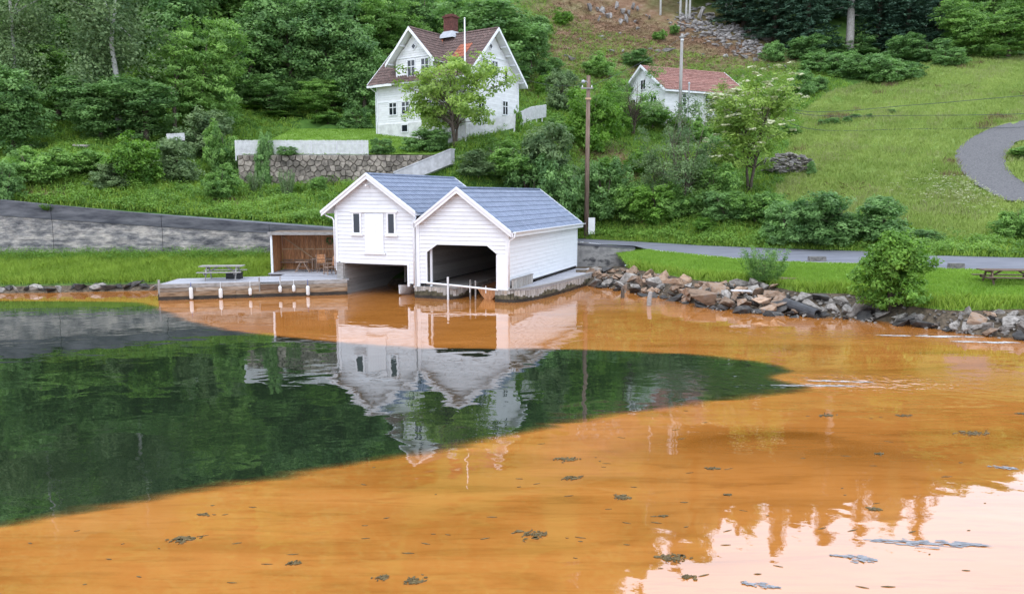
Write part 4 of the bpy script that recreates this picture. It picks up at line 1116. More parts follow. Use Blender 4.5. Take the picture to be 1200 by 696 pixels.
# ------------------------------------------------------------------ stone terrace wall, pale fences
def clip_half(poly, a, b, c):
    o = []
    for i in range(len(poly)):
        p, q = poly[i], poly[(i + 1) % len(poly)]
        dp = a * p[0] + b * p[1] - c; dq = a * q[0] + b * q[1] - c
        if dp <= 0: o.append(p)
        if dp * dq < 0:
            t = dp / (dp - dq); o.append((p[0] + (q[0] - p[0]) * t, p[1] + (q[1] - p[1]) * t))
    return o
def rubble(x0, x1, z0, zt, cell, seed):
    """irregular stone outlines filling a wall face"""
    r = random.Random(seed); sd = []
    nx = int((x1 - x0) / cell); nz = max(1, int((zt - z0) / (cell * .72)))
    for j in range(nz):
        for i in range(nx):
            sd.append((x0 + (i + .5 + (.25 if j % 2 else -.25) + r.uniform(-.33, .33)) * cell, z0 + (j + .5 + r.uniform(-.3, .3)) * (zt - z0) / nz))
    out_ = []
    for i, p in enumerate(sd):
        poly = [(x0, z0), (x1, z0), (x1, zt), (x0, zt)]
        for k, q in enumerate(sd):
            if k == i or abs(q[0] - p[0]) > 3 * cell: continue
            a, b = q[0] - p[0], (q[1] - p[1])
            c = a * (p[0] + q[0]) / 2 + b * (p[1] + q[1]) / 2
            poly = clip_half(poly, a, b, c)
            if len(poly) < 3: break
        if len(poly) >= 3: out_.append(poly)
    return out_
tw0 = atY(280, 215, 58.0); tw1 = atY(514, 215, 58.4)
tw = empty('stone_terrace_wall', (tw0[0], 58.0, 5.0), 0, 'rough rubble stone wall holding up the garden terrace', 'retaining wall')
TWL = tw1[0] - tw0[0]
MB().box(0, TWL, .14, .44, -1.2, 3.05).build('core', M['mortar'], tw)
def top_at(x): return 3.02 + .04 * math.sin(x * 1.7)
for poly in rubble(0, TWL, -.45, 3.1, .50, 5):
    cx = sum(q[0] for q in poly) / len(poly); cz = sum(q[1] for q in poly) / len(poly)
    dpt = random.uniform(.02, .11)
    sh1 = [(cx + (q[0] - cx) * .975, cz + (q[1] - cz) * .965) for q in poly]; sh2 = [(cx + (q[0] - cx) * .86 + random.uniform(-.03, .03), cz + (q[1] - cz) * .83 + random.uniform(-.02, .02)) for q in poly]
    k = len(poly)
    vs = [(q[0], .15, q[1]) for q in sh1] + [(q[0], .05 - dpt * .3, q[1]) for q in sh1] + [(q[0], -dpt, q[1]) for q in sh2]
    fs = [tuple(range(2 * k, 3 * k))]
    for i in range(k):
        j = (i + 1) % k; fs += [(i, j, k + j, k + i), (k + i, k + j, 2 * k + j, 2 * k + i)]
    MB().add(vs, fs).build('stone', M['wall_stone'], tw)
def picket_fence(P, h, label, spacing=.095, group='white picket fences of the garden', posts=1.9):
    P = [np.array(q) for q in P]
    r = empty('picket_fence', tuple(P[0]), 0, label, 'fence', group)
    pk = MB(); rl = MB()
    for a, b in zip(P[:-1], P[1:]):
        a = a - P[0]; b = b - P[0]; L = np.linalg.norm((b - a)[:2]); d = (b - a) / L; nr = np.array([d[1], -d[0]])
        n_ = int(L / spacing)
        for i in range(n_):
            q = a + (b - a) * (i + .5) / n_; t = d[:2] * spacing * .41; hh = h + random.uniform(-.02, .02)
            base = [(q[0] - t[0], q[1] - t[1], q[2] + .05), (q[0] + t[0], q[1] + t[1], q[2] + .05), (q[0] + t[0], q[1] + t[1], q[2] + hh - .04), (q[0], q[1], q[2] + hh), (q[0] - t[0], q[1] - t[1], q[2] + hh - .04)]
            pk.prism(base, (nr[0] * .022, nr[1] * .022, 0))
        for z in (.28, h - .25):
            rl.bar((a[0] - nr[0] * .03, a[1] - nr[1] * .03, a[2] + z), (b[0] - nr[0] * .03, b[1] - nr[1] * .03, b[2] + z), .04, .08)
        for i in range(int(L / posts) + 1):
            q = a + (b - a) * min(1, i * posts / L)
            MB().box(q[0] - .045, q[0] + .045, q[1] - .04 + .09, q[1] + .05 + .09, q[2] - .3, q[2] + h - .05).build('post', M['old_white'], r)
    tag(pk.build('pickets', M['fence_white'], r), kind='stuff'); rl.build('rails', M['old_white'], r)
    return r
picket_fence([(atY(276, 180, 58.6)[0], 58.6, 8.02), (atY(432, 180, 58.6)[0], 58.6, 8.02)], 1.22, 'long white close-boarded fence on top of the stone terrace wall')
picket_fence([(atY(196, 170, 61)[0], 61, atY(196, 166, 61)[2]), (atY(217, 170, 61)[0], 61, atY(217, 165.5, 61)[2])], .62, 'short end of white fence showing left of the hazel bush', group=None)
pf = [atY(525.5, 169, 60.5), atY(560, 160.5, 62.0), atY(603, 151, 64.5), atY(622, 141.5, 68), atY(640, 138, 73)]
picket_fence(pf, 1.18, 'white picket fence climbing right past the house gable', spacing=.13, group=None)
# sloping white parapet of the steps down to the boathouses
pa = atY(528, 183, 57.6); pb = atY(462, 209, 55.2)
pw = empty('stair_parapet', tuple(pb), 0, 'pale sloping concrete parapet of the steps below the garden', 'parapet')
v_ = pa - pb
mb = MB(); mb.prism([(0, 0, -.6), (v_[0], v_[1], v_[2] - .6), (v_[0], v_[1], v_[2] + .45), (0, 0, .35)], (.25, .6, 0)); mb.build('wall', M['step_concrete'], pw)
mb = MB(); mb.prism([(-.06, -.06, .352), (v_[0], v_[1] - .06, v_[2] + .452), (v_[0], v_[1] - .06, v_[2] + .55), (-.06, -.06, .45)], (.3, .74, 0)); mb.build('coping', M['step_concrete'], pw)

# ------------------------------------------------------------------ the white house
HA = math.radians(35)
HO = atY(546, 151, 63.4)
hs_ = empty('house', tuple(HO), -HA, 'white wooden house with two steep gables, old tile roof and brick chimney', 'house')
HW, HD, HE, HR = 9.9, 7.4, 4.55, 8.25
# walls with boards (front faces -y, gable faces +x)
core = MB(); core.box(-HW + .04, -.04, .06, HD - .02, -1.2, HE); core.prism([(-.06, .06, HE), (-.06, HD - .06, HE), (-.06, HD / 2, HR - .12)], (-HW + .1, 0, 0)); wcore = core.build('wall', M['old_white'], hs_)
MB().box(-HW - .03, .03, -.03, HD + .03, -1.3, .78).build('plinth', M['plaster'], hs_)
XC = -5.45
CSL = 1.03
for k in range(32):
    z0 = .78 + k * .19; z1 = z0 + .194
    if z0 < HE - .1:
        board_front(-HW, 0, -HW, 0, z0, min(z1, HE + .05), y=.04).build('clapboard', M['old_white'], wcore)
    hw = lambda z: max(0.02, min(2.05, (8.2 - z) / CSL))
    if z0 > 4.3 and z0 < 8.0:
        board_front(XC - hw(z0), XC + hw(z0), XC - hw(z1), XC + hw(z1), z0, z1, y=-.02).build('clapboard', M['old_white'], wcore)
    if z0 < HR - .3:
        g_ = lambda z: (.0 if z < HE else (z - HE) / ((HR - .1 - HE) / (HD / 2)))
        mb = MB(); xb = .02
        y0b, y1b, y0t, y1t = g_(z0), HD - g_(z0), g_(z1), HD - g_(z1)
        if y1t > y0t + .05:
            mb.add([(xb, y0b, z0), (xb, y1b, z0), (xb - .02, y1t, z1), (xb - .02, y0t, z1), (-.05, y0b, z0), (-.05, y1b, z0), (-.05, y1t, z1), (-.05, y0t, z1)], [(0, 1, 2, 3), (7, 6, 5, 4), (4, 5, 1, 0), (3, 2, 6, 7), (0, 3, 7, 4), (1, 5, 6, 2)])
            mb.build('clapboard', M['old_white'], wcore)
# cross gable body
mb = MB(); mb.box(XC - 2.02, XC + 2.02, .0, HD / 2, HE - .2, 6.05); mb.prism([(XC - 2.02, 0.0, 6.05), (XC + 2.02, 0.0, 6.05), (XC, 0.0, 8.1)], (0, HD / 2, 0)); mb.build('gable_wall', M['old_white'], hs_)
MB().box(XC - 2.08, XC - 1.94, -.06, .02, 4.4, 5.9).build('corner_board', M['white_trim'], hs_); MB().box(XC + 1.94, XC + 2.08, -.06, .02, 4.4, 5.9).build('corner_board', M['white_trim'], hs_)
MB().box(XC - 1.9, XC + 1.9, -.09, .0, 6.10, 6.22).build('belt_board', M['white_trim'], hs_)
MB().box(-HW - .04, .05, -.02, .03, 2.62, 2.72).build('belt_board', M['white_trim'], hs_)
MB().box(.0, .07, 1.4, HD - 1.4, 6.05, 6.17).build('belt_board', M['white_trim'], hs_)
for x0, y0 in ((-HW - .03, -.04), (-.09, -.04), (-.06, HD - .08)):
    MB().box(x0, x0 + .13, y0, y0 + .13, .78, HE).build('corner_board', M['white_trim'], hs_)
# main roof
hsl = (HR - HE) / (HD / 2); hc = 1 / math.sqrt(1 + hsl ** 2)
OV = .55
rm = MB()
for s in (-1, 1):
    ye = HD / 2 + s * (HD / 2 + OV); ze = HR - (HD / 2 + OV) * hsl
    rm.prism([(-HW - .55, HD / 2, HR + .12), (-HW - .55, ye, ze + .12), (-HW - .55, ye, ze - .02), (-HW - .55, HD / 2, HR - .02)], (HW + 1.2, 0, 0))
mroof = rm.build('roof', M['old_white'], hs_)
for s in (-1, 1):
    roof_courses(mroof, (-HW - .58, HD / 2, HR + .15), (0, s * hc, -hsl * hc), (1, 0, 0), HW + 1.26, (HD / 2 + OV + .05) / hc, 15, M['red_tile'], tile=.26, amp=.028, step=.04, jitter=.05)
# cross gable roof
csl_ = CSL; cc_ = 1 / math.sqrt(1 + csl_ ** 2)
XG = 8.42; GE = 2.72
rg_ = MB()
for s in (-1, 1):
    rg_.prism([(XC, -.62, XG), (XC + s * GE, -.62, XG - GE * csl_), (XC + s * GE, -.62, XG - GE * csl_ - .12), (XC, -.62, XG - .12)], (0, HD / 2 + .62, 0))
groof = rg_.build('gable_roof', M['old_white'], hs_)
for s in (-1, 1):
    roof_courses(groof, (XC, -.66, XG + .03), (s * cc_, 0, -csl_ * cc_), (0, 1, 0), HD / 2 + .66, (GE + .03) / cc_, 11, M['red_tile'], tile=.26, amp=.028, step=.04, jitter=.05)
rt = MB()
for k in range(30):
    x0 = -HW - .5 + k * (HW + 1.1) / 30
    rt.prism([(x0, HD / 2 - .15, HR + .12), (x0, HD / 2 - .07, HR + .25), (x0, HD / 2 + .07, HR + .25), (x0, HD / 2 + .15, HR + .12)], (.34, 0, .005 * (k % 2)))
for k in range(11):
    y0 = -.62 + k * .37
    rt.prism([(XC - .15, y0, XG), (XC - .07, y0, XG + .12), (XC + .07, y0, XG + .12), (XC + .15, y0, XG)], (0, .36, .0))
tag(rt.build('ridge_tiles', M['red_tile'], mroof), kind='stuff')
# valley flashing painted red, and a patch of newer red tiles
vx1 = XC + 2.55; 
MB().bar((XC + .25, HD / 2 - .25, HR + .13), (XC + GE - .35, .62 - .3, HR - (HD / 2 - .32) * hsl + .30), .13, .09).build('valley_flashing', M['new_red_tile'], hs_)
roof_courses(mroof, (XC + 3.0, HD / 2 - 1.75 * hc, HR + .19 - 1.75 * hsl * hc), (0, -hc, -hsl * hc), (1, 0, 0), 1.35, 1.75, 4, M['new_red_tile'], tile=.26, amp=.028, step=.04, name='new_tile_course')
# barge boards
def barge_y(root, x, zr, zt_, yc, half, sl, name='barge_board', dx_=.06, h=.26):
    for s in (-1, 1):
        mb = MB(); mb.prism([(x, yc, zr), (x, yc + s * half, zr - half * sl), (x, yc + s * half, zr - half * sl - h), (x, yc, zr - h)], (dx_, 0, 0)); mb.build(name, M['white_trim'], root)
barge_y(hs_, .62, HR + .20, 0, HD / 2, HD / 2 + OV, hsl); barge_y(hs_, -HW - .62, HR + .20, 0, HD / 2, HD / 2 + OV, hsl, dx_=-.06)
for s in (-1, 1):
    mb = MB(); mb.prism([(XC, -.66, XG + .08), (XC + s * GE, -.66, XG + .08 - GE * csl_), (XC + s * GE, -.66, XG - .18 - GE * csl_), (XC, -.66, XG - .20)], (0, -.06, 0)); mb.build('barge_board', M['white_trim'], hs_)
ze = HR - (HD / 2 + OV) * hsl
MB().box(-HW - .6, XC - 2.1, -OV - .09, -OV - .02, ze - .10, ze + .10).build('eaves_board', M['white_trim'], hs_)
MB().box(XC + 2.1, .6, -OV - .09, -OV - .02, ze - .10, ze + .10).build('eaves_board', M['white_trim'], hs_)
for k in range(5):
    yy = HD / 2 + (HD / 2 + .2) * (.28 + .17 * k); zz = HR - (yy - HD / 2) * hsl
    MB().box(.04, .60, yy - .05, yy + .05, zz - .16, zz - .04).build('purlin_end', M['white_trim'], hs_)
    yy = HD - yy; MB().box(.04, .60, yy - .05, yy + .05, zz - .16, zz - .04).build('purlin_end', M['white_trim'], hs_)
for s in (-1, 1):
    for f in (.42, .95): 
        xx = XC + s * GE * f * .95; zz = XG - abs(xx - XC) * csl_
        MB().box(xx - .05, xx + .05, -.60, .0, zz - .26, zz - .13).build('purlin_end', M['white_trim'], hs_)
MB().tube([(-HW - .3, -OV - .1, ze), (-HW - .05, -.1, ze - .45), (-HW - .05, -.1, -.6)], .045, 6).build('downpipe', M['white_trim'], hs_)
# windows
def hwin_front(x0, x1, z0, z1, y, cols=2, rows=2, parent=None, split=None):
    t = .075
    w = MB(); w.box(x0 - t, x0, y - .07, y, z0 - t, z1 + t).box(x1, x1 + t, y - .07, y, z0 - t, z1 + t).box(x0, x1, y - .07, y, z1, z1 + t * 1.3).box(x0, x1, y - .075, y, z0 - t, z0)
    wo = w.build('window', M['white_trim'], parent)
    sp = split or [i / rows for i in range(rows + 1)]
    for c in range(cols):
        for r in range(len(sp) - 1):
            a = x0 + (x1 - x0) * c / cols + .03; b = x0 + (x1 - x0) * (c + 1) / cols - .03
            MB().box(a, b, y - .04, y - .02, z0 + (z1 - z0) * sp[r] + .03, z0 + (z1 - z0) * sp[r + 1] - .03).build('pane', M['glass'], wo)
    MB().box(x0 - .005, x1 + .005, y - .05, y - .043, z0, z1).v
    mm_ = MB()
    for c in range(1, cols): xx = x0 + (x1 - x0) * c / cols; mm_.box(xx - .035, xx + .035, y - .06, y - .005, z0, z1)
    for r in sp[1:-1]: zz = z0 + (z1 - z0) * r; mm_.box(x0, x1, y - .056, y - .008, zz - .03, zz + .03)
    if mm_.v: mm_.build('glazing_bar', M['white_trim'], wo)
    return wo
def hwin_side(y0, y1, z0, z1, x, cols=2, parent=None, split=(0, .62, 1)):
    t = .075
    w = MB(); w.box(x, x + .07, y0 - t, y0, z0 - t, z1 + t).box(x, x + .07, y1, y1 + t, z0 - t, z1 + t).box(x, x + .07, y0, y1, z1, z1 + t * 1.3).box(x, x + .075, y0, y1, z0 - t, z0)
    wo = w.build('window', M['white_trim'], parent)
    for c in range(cols):
        for r in range(len(split) - 1):
            a = y0 + (y1 - y0) * c / cols + .03; b = y0 + (y1 - y0) * (c + 1) / cols - .03
            MB().box(x + .02, x + .04, a, b, z0 + (z1 - z0) * split[r] + .03, z0 + (z1 - z0) * split[r + 1] - .03).build('pane', M['glass'], wo)
    mm_ = MB()
    for c in range(1, cols): yy = y0 + (y1 - y0) * c / cols; mm_.box(x + .005, x + .06, yy - .035, yy + .035, z0, z1)
    for r in split[1:-1]: zz = z0 + (z1 - z0) * r; mm_.box(x + .008, x + .056, y0, y1, zz - .03, zz + .03)
    if mm_.v: mm_.build('glazing_bar', M['white_trim'], wo)
    return wo
for x in (-6.15, -4.62):
    hwin_front(x, x + .80, 4.62, 5.90, -.04, split=[0, .6, 1], parent=hs_)
for x in (-8.42, -6.95, -4.4, -2.0):
    hwin_front(x, x + .82, 1.55, 2.92 if False else 2.55, .02, split=[0, .62, 1], parent=hs_)
hwin_front(-6.95, -6.30, .06, .62, -.032, cols=1, rows=1, parent=hs_)
hwin_side(2.15, 2.92, 4.62, 5.80, .025, parent=hs_); hwin_side(3.52, 4.28, 4.62, 5.80, .025, parent=hs_)
hwin_side(5.30, 5.72, 4.30, 5.20, .025, cols=1, split=(0, 1), parent=hs_)
hwin_side(5.05, 5.75, 1.55, 2.65, .025, parent=hs_); hwin_side(1.6, 2.4, 1.55, 2.65, .025, parent=hs_)
def diamond(cen, ax, r, nrm, parent):
    cen = Vector(cen); ax = Vector(ax); nrm = Vector(nrm); up = Vector((0, 0, 1))
    mb = MB()
    for k in range(4):
        d0 = [ax, up, -ax, -up][k]; d1 = [up, -ax, -up, ax][k]
        mb.prism([cen + d0 * r, cen + d1 * r, cen + d1 * (r + .08), cen + d0 * (r + .08)], nrm * .06)
    wo = mb.build('diamond_window', M['white_trim'], parent)
    mb = MB(); mb.prism([cen + ax * r, cen + up * r, cen - ax * r, cen - up * r], nrm * .03); mb.build('pane', M['glass'], wo)
diamond((XC, -.045, 7.0), (1, 0, 0), .24, (0, -1, 0), hs_)
diamond((.025, HD / 2 - .35, 6.95), (0, 1, 0), .24, (1, 0, 0), hs_)
# chimney
chx, chy = XC + .95, HD / 2
ch = MB(); ch.box(chx - .46, chx + .46, chy - .40, chy + .40, HR - .6, HR + 1.55); cho = ch.build('chimney', M['mortar'], hs_)
for k in range(13):
    z0 = HR + .42 + k * .088
    for j in range(4):
        o_ = .115 if k % 2 else 0
        a = chx - .475 + j * .2375 - o_ * .5 + (.0 if k % 2 == 0 else .06); b = min(a + .225, chx + .475)
        a = max(a, chx - .475)
        MB().box(a, b, chy - .416, chy - .398, z0, z0 + .076).build('brick', M['brick'], cho)
    for j in range(3):
        a = chy - .41 + j * .273; MB().box(chx + .458, chx + .476, a + .012 * (k % 2), a + .262, z0, z0 + .076).build('brick', M['brick'], cho)
MB().box(chx - .56, chx + .56, chy - .50, chy + .50, HR + 1.562, HR + 1.70).build('cap', M['brick'], cho)
MB().box(chx - .40, chx + .40, chy - .34, chy + .34, HR + 1.705, HR + 1.84).build('cap', M['brick'], cho)
fl = MB(); fl.add([(chx - .85, chy - .85, HR - .20), (chx + .85, chy - .85, HR - .20), (chx + .85, chy + .85, HR - .20), (chx - .85, chy + .85, HR - .20), (chx - .49, chy - .43, HR + .42), (chx + .49, chy - .43, HR + .42), (chx + .49, chy + .43, HR + .42), (chx - .49, chy + .43, HR + .42)], [(0, 1, 5, 4), (1, 2, 6, 5), (2, 3, 7, 6), (3, 0, 4, 7), (4, 5, 6, 7)]); fl.build('flashing', M['metal'], cho)
fp = atY(545.5, 158, 61.0)
fpo = empty('flagpole', (fp[0], 61.0, garden_z(0, 61.0) - .05), 0, 'tall white flagpole standing in front of the white house', 'flagpole')
topz = atY(545.5, 22, 61.0)[2] - garden_z(0, 61.0)
MB().tube([(0, 0, 0), (0, 0, topz)], [.085, .05], 10).build('pole', M['flag_white'], fpo, smooth=True); MB().tube([(0, 0, topz), (0, 0, topz + .05), (0, 0, topz + .12)], [.03, .09, .02], 8).build('finial', M['flag_white'], fpo)

# ------------------------------------------------------------------ cottage on the right
CA = math.atan2(.443, .897)
CO = atY(779, 142, 78)
ct = empty('cottage', tuple(CO), CA, 'low white cottage with a faded red pantile roof half hidden by trees', 'house')
CLn, CD, CE, CR = 10.2, 7.4, 3.2, 5.75
wb = MB(); wb.box(.04, CLn - .04, .06, CD - .04, -2.0, CE); wb.prism([(.05, .06, CE), (.05, CD - .06, CE), (.05, CD / 2, CR - .1)], (CLn - .1, 0, 0)); cwall = wb.build('wall', M['old_white'], ct)
for k in range(20):
    z0 = -.3 + k * .19; 
    if z0 < CE - .1: board_front(0, CLn, 0, CLn, z0, min(z0 + .194, CE), y=.03).build('clapboard', M['old_white'], cwall)
for k in range(30):
    z0 = -.3 + k * .19; z1 = z0 + .194
    g_ = lambda z: (.0 if z < CE else (z - CE) / ((CR - CE) / (CD / 2)))
    a0, b0, a1, b1 = g_(z0), CD - g_(z0), g_(z1), CD - g_(z1)
    if b1 > a1 + .05:
        mb = MB(); mb.add([(-.02, a0, z0), (-.02, b0, z0), (0, b1, z1), (0, a1, z1), (.05, a0, z0), (.05, b0, z0), (.05, b1, z1), (.05, a1, z1)], [(0, 3, 2, 1), (4, 5, 6, 7), (4, 0, 1, 5), (3, 7, 6, 2), (0, 4, 7, 3), (1, 2, 6, 5)]); mb.build('clapboard', M['old_white'], cwall)
MB().box(-.05, CLn + .05, -.02, CD, -2.2, -.28).build('plinth', M['plaster'], ct)
csl2 = (CR - CE) / (CD / 2); cc2 = 1 / math.sqrt(1 + csl2 ** 2)
rr = MB()
for s in (-1, 1):
    ye = CD / 2 + s * (CD / 2 + .4); ze2 = CR - (CD / 2 + .4) * csl2
    rr.prism([(-.35, CD / 2, CR + .12), (-.35, ye, ze2 + .12), (-.35, ye, ze2), (-.35, CD / 2, CR)], (CLn + .7, 0, 0))
cro = rr.build('roof', M['old_white'], ct)
for s in (-1, 1):
    roof_courses(cro, (-.36, CD / 2, CR + .15), (0, s * cc2, -csl2 * cc2), (1, 0, 0), CLn + .72, (CD / 2 + .45) / cc2, 13, M['pink_tile'], tile=.28, amp=.028, step=.04, jitter=.05)
barge_y(ct, -.42, CR + .18, 0, CD / 2, CD / 2 + .4, csl2, dx_=-.05); barge_y(ct, CLn + .38, CR + .18, 0, CD / 2, CD / 2 + .4, csl2)
MB().box(-.35, CLn + .35, -.46, -.40, CR - (CD / 2 + .4) * csl2 - .08, CR - (CD / 2 + .4) * csl2 + .09).build('eaves_board', M['white_trim'], ct)
for x in (1.6, 5.0, 7.9): hwin_front(x, x + .95, 1.55, 2.75, .01, cols=2, split=[0, .33, .66, 1], parent=ct)
def side_win_left(y0, y1, z0, z1):
    t = .08
    w = MB(); w.box(-.09, -.015, y0 - t, y0, z0 - t, z1 + t).box(-.09, -.015, y1, y1 + t, z0 - t, z1 + t).box(-.09, -.015, y0, y1, z1, z1 + t).box(-.09, -.015, y0, y1, z0 - t, z0).box(-.07, -.015, (y0 + y1) / 2 - .03, (y0 + y1) / 2 + .03, z0, z1)
    wo = w.build('window', M['white_trim'], ct)
    for a, b in ((y0 + .02, (y0 + y1) / 2 - .04), ((y0 + y1) / 2 + .04, y1 - .02)): MB().box(-.05, -.03, a, b, z0 + .02, z1 - .02).build('pane', M['glass'], wo)
side_win_left(1.4, 2.3, 1.4, 2.6); side_win_left(5.0, 5.9, 1.4, 2.6); side_win_left(3.3, 4.1, 3.5, 4.4)
vp = atY(807, 120, 76.5)
vpo = empty('stove_pipe', (vp[0], vp[1], 12.4), 0, 'slim grey pipe standing in front of the cottage wall', 'pipe')
MB().tube([(0, 0, -.5), (0, 0, 3.4)], .06, 8).build('pipe', M['metal'], vpo); MB().tube([(0, 0, 3.4), (0, 0, 3.46), (0, 0, 3.6)], [.12, .12, .02], 8).build('cowl', M['metal'], vpo)

# ------------------------------------------------------------------ poles and wires
pb_ = atY(687, 276, 58.8)
up = empty('utility_pole', (pb_[0], 58.8, 1.6), 0, 'tall brown wooden utility pole with a street light beside the road', 'utility pole')
ptz = atY(686.5, 89, 58.8)[2] - 1.6
MB().tube([(0, 0, -.5), (.02, 0, ptz)], [.20, .145], 10).build('pole', M['pole_wood'], up, smooth=True)
MB().tube([(0, -.05, ptz - .55), (-.2, -.35, ptz - .45), (-.35, -.6, ptz - .5)], .03, 6).build('lamp_arm', M['metal'], up)
la = MB().tube([(-.30, -.52, ptz - .49), (-.42, -.70, ptz - .53), (-.55, -.95, ptz - .58)], [.05, .14, .06], 8).build('lamp_head', M['metal'], up, smooth=True)
MB().box(-.55, .35, -.22, -.15, ptz - .98, ptz - .88).build('cross_arm', M['pole_grey'], up)
for x in (-.45, .25): MB().tube([(x, -.19, ptz - .88), (x, -.19, ptz - .72)], [.05, .03], 6).build('insulator', M['rubber_white'], up)
MB().box(-.22, .22, -.23, -.19, ptz - 1.75, ptz - 1.62).build('marker_band', M['pale_wood'], up)
MB().box(.12, .62, -.34, -.06, .60, 1.95 - .1).build('meter_box', M['old_white'], up)
p2 = atY(796.5, 140, 73.5)
up2 = empty('utility_pole', (p2[0], 73.5, 11.2), 0, 'grey bare utility pole rising in front of the cottage roof', 'utility pole')
pt2 = atY(796, 40, 73.5)[2] - 11.2
MB().tube([(0, 0, -.6), (0, 0, pt2)], [.17, .13], 10).build('pole', M['pole_grey'], up2, smooth=True)
MB().box(-.14, .14, -.19, -.15, pt2 - .62, pt2 - .5).build('marker_band', M['old_white'], up2)
MB().box(-.3, .3, -.2, -.14, pt2 - .35, pt2 - .27).build('cross_arm', M['pole_grey'], up2)
p3 = atY(1330, 150, 66)
up3 = empty('utility_pole', (p3[0], 66, float(hill_z(p3[0], 66.0))), 0, 'utility pole at the far end of the meadow wires', 'utility pole')
MB().tube([(0, 0, -.6), (0, 0, 7.5)], [.17, .13], 10).build('pole', M['pole_grey'], up3, smooth=True)
ce = Vector(CO) + Matrix.Rotation(CA, 3, 'Z') @ Vector((CLn + .35, -.3, CE - .1))
for k, (py0, py1, lab) in enumerate([(131, 112, 'uppermost of the three thin wires crossing the meadow'), (134.5, 133.5, 'middle one of the three thin wires crossing the meadow'), (150.5, 149, 'lowest of the three thin wires crossing the meadow')]):
    a = np.array([ce.x, ce.y, ce.z - .25 * k]); b = atY(1205, py1, 68); m1 = atY(945, py0, 76.0)
    pts = smooth_line([a, m1, (m1 + b) / 2 + np.array([0, 0, -.12]), b, np.array([p3[0], 66, b[2] + (p3[0] - b[0]) * .05])], 8)
    w_ = MB(); w_.tube([q - a for q in pts], .024, 5); o = w_.build('wire', M['wire'], loc=tuple(a)); tag(o, lab, 'wire', 'wires over the meadow')
# wires from the roadside pole
for k, (dx_, lab) in enumerate([(-.45, 'thin wire from the roadside pole to the house, left insulator'), (.25, 'thin wire from the roadside pole to the pole by the cottage')]):
    a = np.array([pb_[0] + dx_, 58.6, 1.6 + ptz - .72])
    b = np.array(Vector(HO) + Matrix.Rotation(-HA, 3, 'Z') @ Vector((.2, 6.6, 4.9))) if k == 0 else np.array([p2[0], 73.3, 11.2 + pt2 - .3])
    pts = [a + (b - a) * t + np.array([0, 0, -1.2 * t * (1 - t)]) for t in np.linspace(0, 1, 14)]
    w_ = MB(); w_.tube([q - a for q in pts], .012, 5); o = w_.build('wire', M['wire'], loc=tuple(a)); tag(o, lab, 'wire')

# ------------------------------------------------------------------ rocks
def rock_mesh(seed, mat, n=15, flat=.75, name='rock'):
    r = random.Random(seed); bm = bmesh.new()
    for i in range(n):
        d = Vector((r.gauss(0, 1), r.gauss(0, 1), r.gauss(0, 1))).normalized()
        k = r.uniform(.82, 1.05)
        bm.verts.new((d.x * k, d.y * k * .85, d.z * k * flat))
    h = bmesh.ops.convex_hull(bm, input=bm.verts)
    for v in [v for v in bm.verts if not v.link_faces]: bm.verts.remove(v)
    me = bpy.data.meshes.new(name)
    bmesh.ops.dissolve_limit(bm, angle_limit=.16, verts=bm.verts, edges=bm.edges)
    bmesh.ops.bevel(bm, geom=list(bm.edges), offset=.028, segments=1, affect='EDGES')
    bm.to_mesh(me); bm.free(); me.materials.append(mat); return me
RK = {k: [rock_mesh(s * 13 + i * 101, M[k], n=8 + (s * 3) % 6, flat=.6 + .08 * (s % 5)) for s in range(9)] for i, k in enumerate(('rock_tan', 'rock_grey', 'rock_dark', 'rock_pale'))}
def put_rock(parent, k, loc, size, name='stone', sq=(1, 1, 1), tilt=.5):
    o = bpy.data.objects.new(name, random.choice(RK[k])); COL.objects.link(o); o.parent = parent
    o.location = loc; o.rotation_euler = (random.uniform(-tilt, tilt), random.uniform(-tilt, tilt), random.uniform(0, 6.28)); size *= 1.28; o.scale = (size * sq[0], size * sq[1], size * sq[2]); return o

# boulder bank on the right: every stone a part of the bank
SR = np.array(SHORE_R); CRs = np.array(CREST)
rv = empty('boulder_bank', tuple(atz(790, 350, 0)), 0, 'sloping bank of tan and grey blasted boulders between lawn and water', 'rock bank')
rvo = np.array(rv.location)
def bank_pt(x, s):
    (ys,), (zs,) = polyl(SR, np.array([x])); (yc,), (zc,) = polyl(CRs, np.array([x]))
    return np.array([x, ys + (yc - ys) * s, 0 + (zc - .05) * s])
x = 4.9
cnt = 0
while x < 26.5 and cnt < 290:
    pxx = proj_x = CX + F * x / ((bank_pt(x, .4)[1]) * math.cos(TH) + 5.0 * math.sin(TH))
    tan_zone = pxx < 930
    for s in ((.0, .2, .42, .64, .86) if tan_zone else ((.05, .35, .62) if pxx < 1010 else ((.04, .32) if pxx < 1120 else (.05, .33, .62, .9)))):
        p_ = bank_pt(x + random.uniform(-.2, .2), s + random.uniform(-.08, .08))
        sz = random.choice((.22, .27, .32, .38, .46)) if tan_zone else random.choice((.20, .26, .33, .42))
        if tan_zone: k = 'rock_dark' if s < .1 else random.choices(('rock_tan', 'rock_grey', 'rock_dark'), (9, 3.5, 1.2))[0]
        elif pxx > 1110: k = random.choices(('rock_grey', 'rock_dark', 'rock_tan'), (4, 4 if s < .3 else 2, 1))[0]
        else: k = 'rock_dark' if s < .2 else random.choices(('rock_dark', 'rock_grey', 'rock_tan'), (2, 4, 1.2))[0]
        put_rock(rv, k, p_ + np.array([0, 0, sz * .22]) - rvo, sz, sq=(1.15, .95, .85)); cnt += 1
    x += random.uniform(.28, .40) if tan_zone else random.uniform(.38, .54)
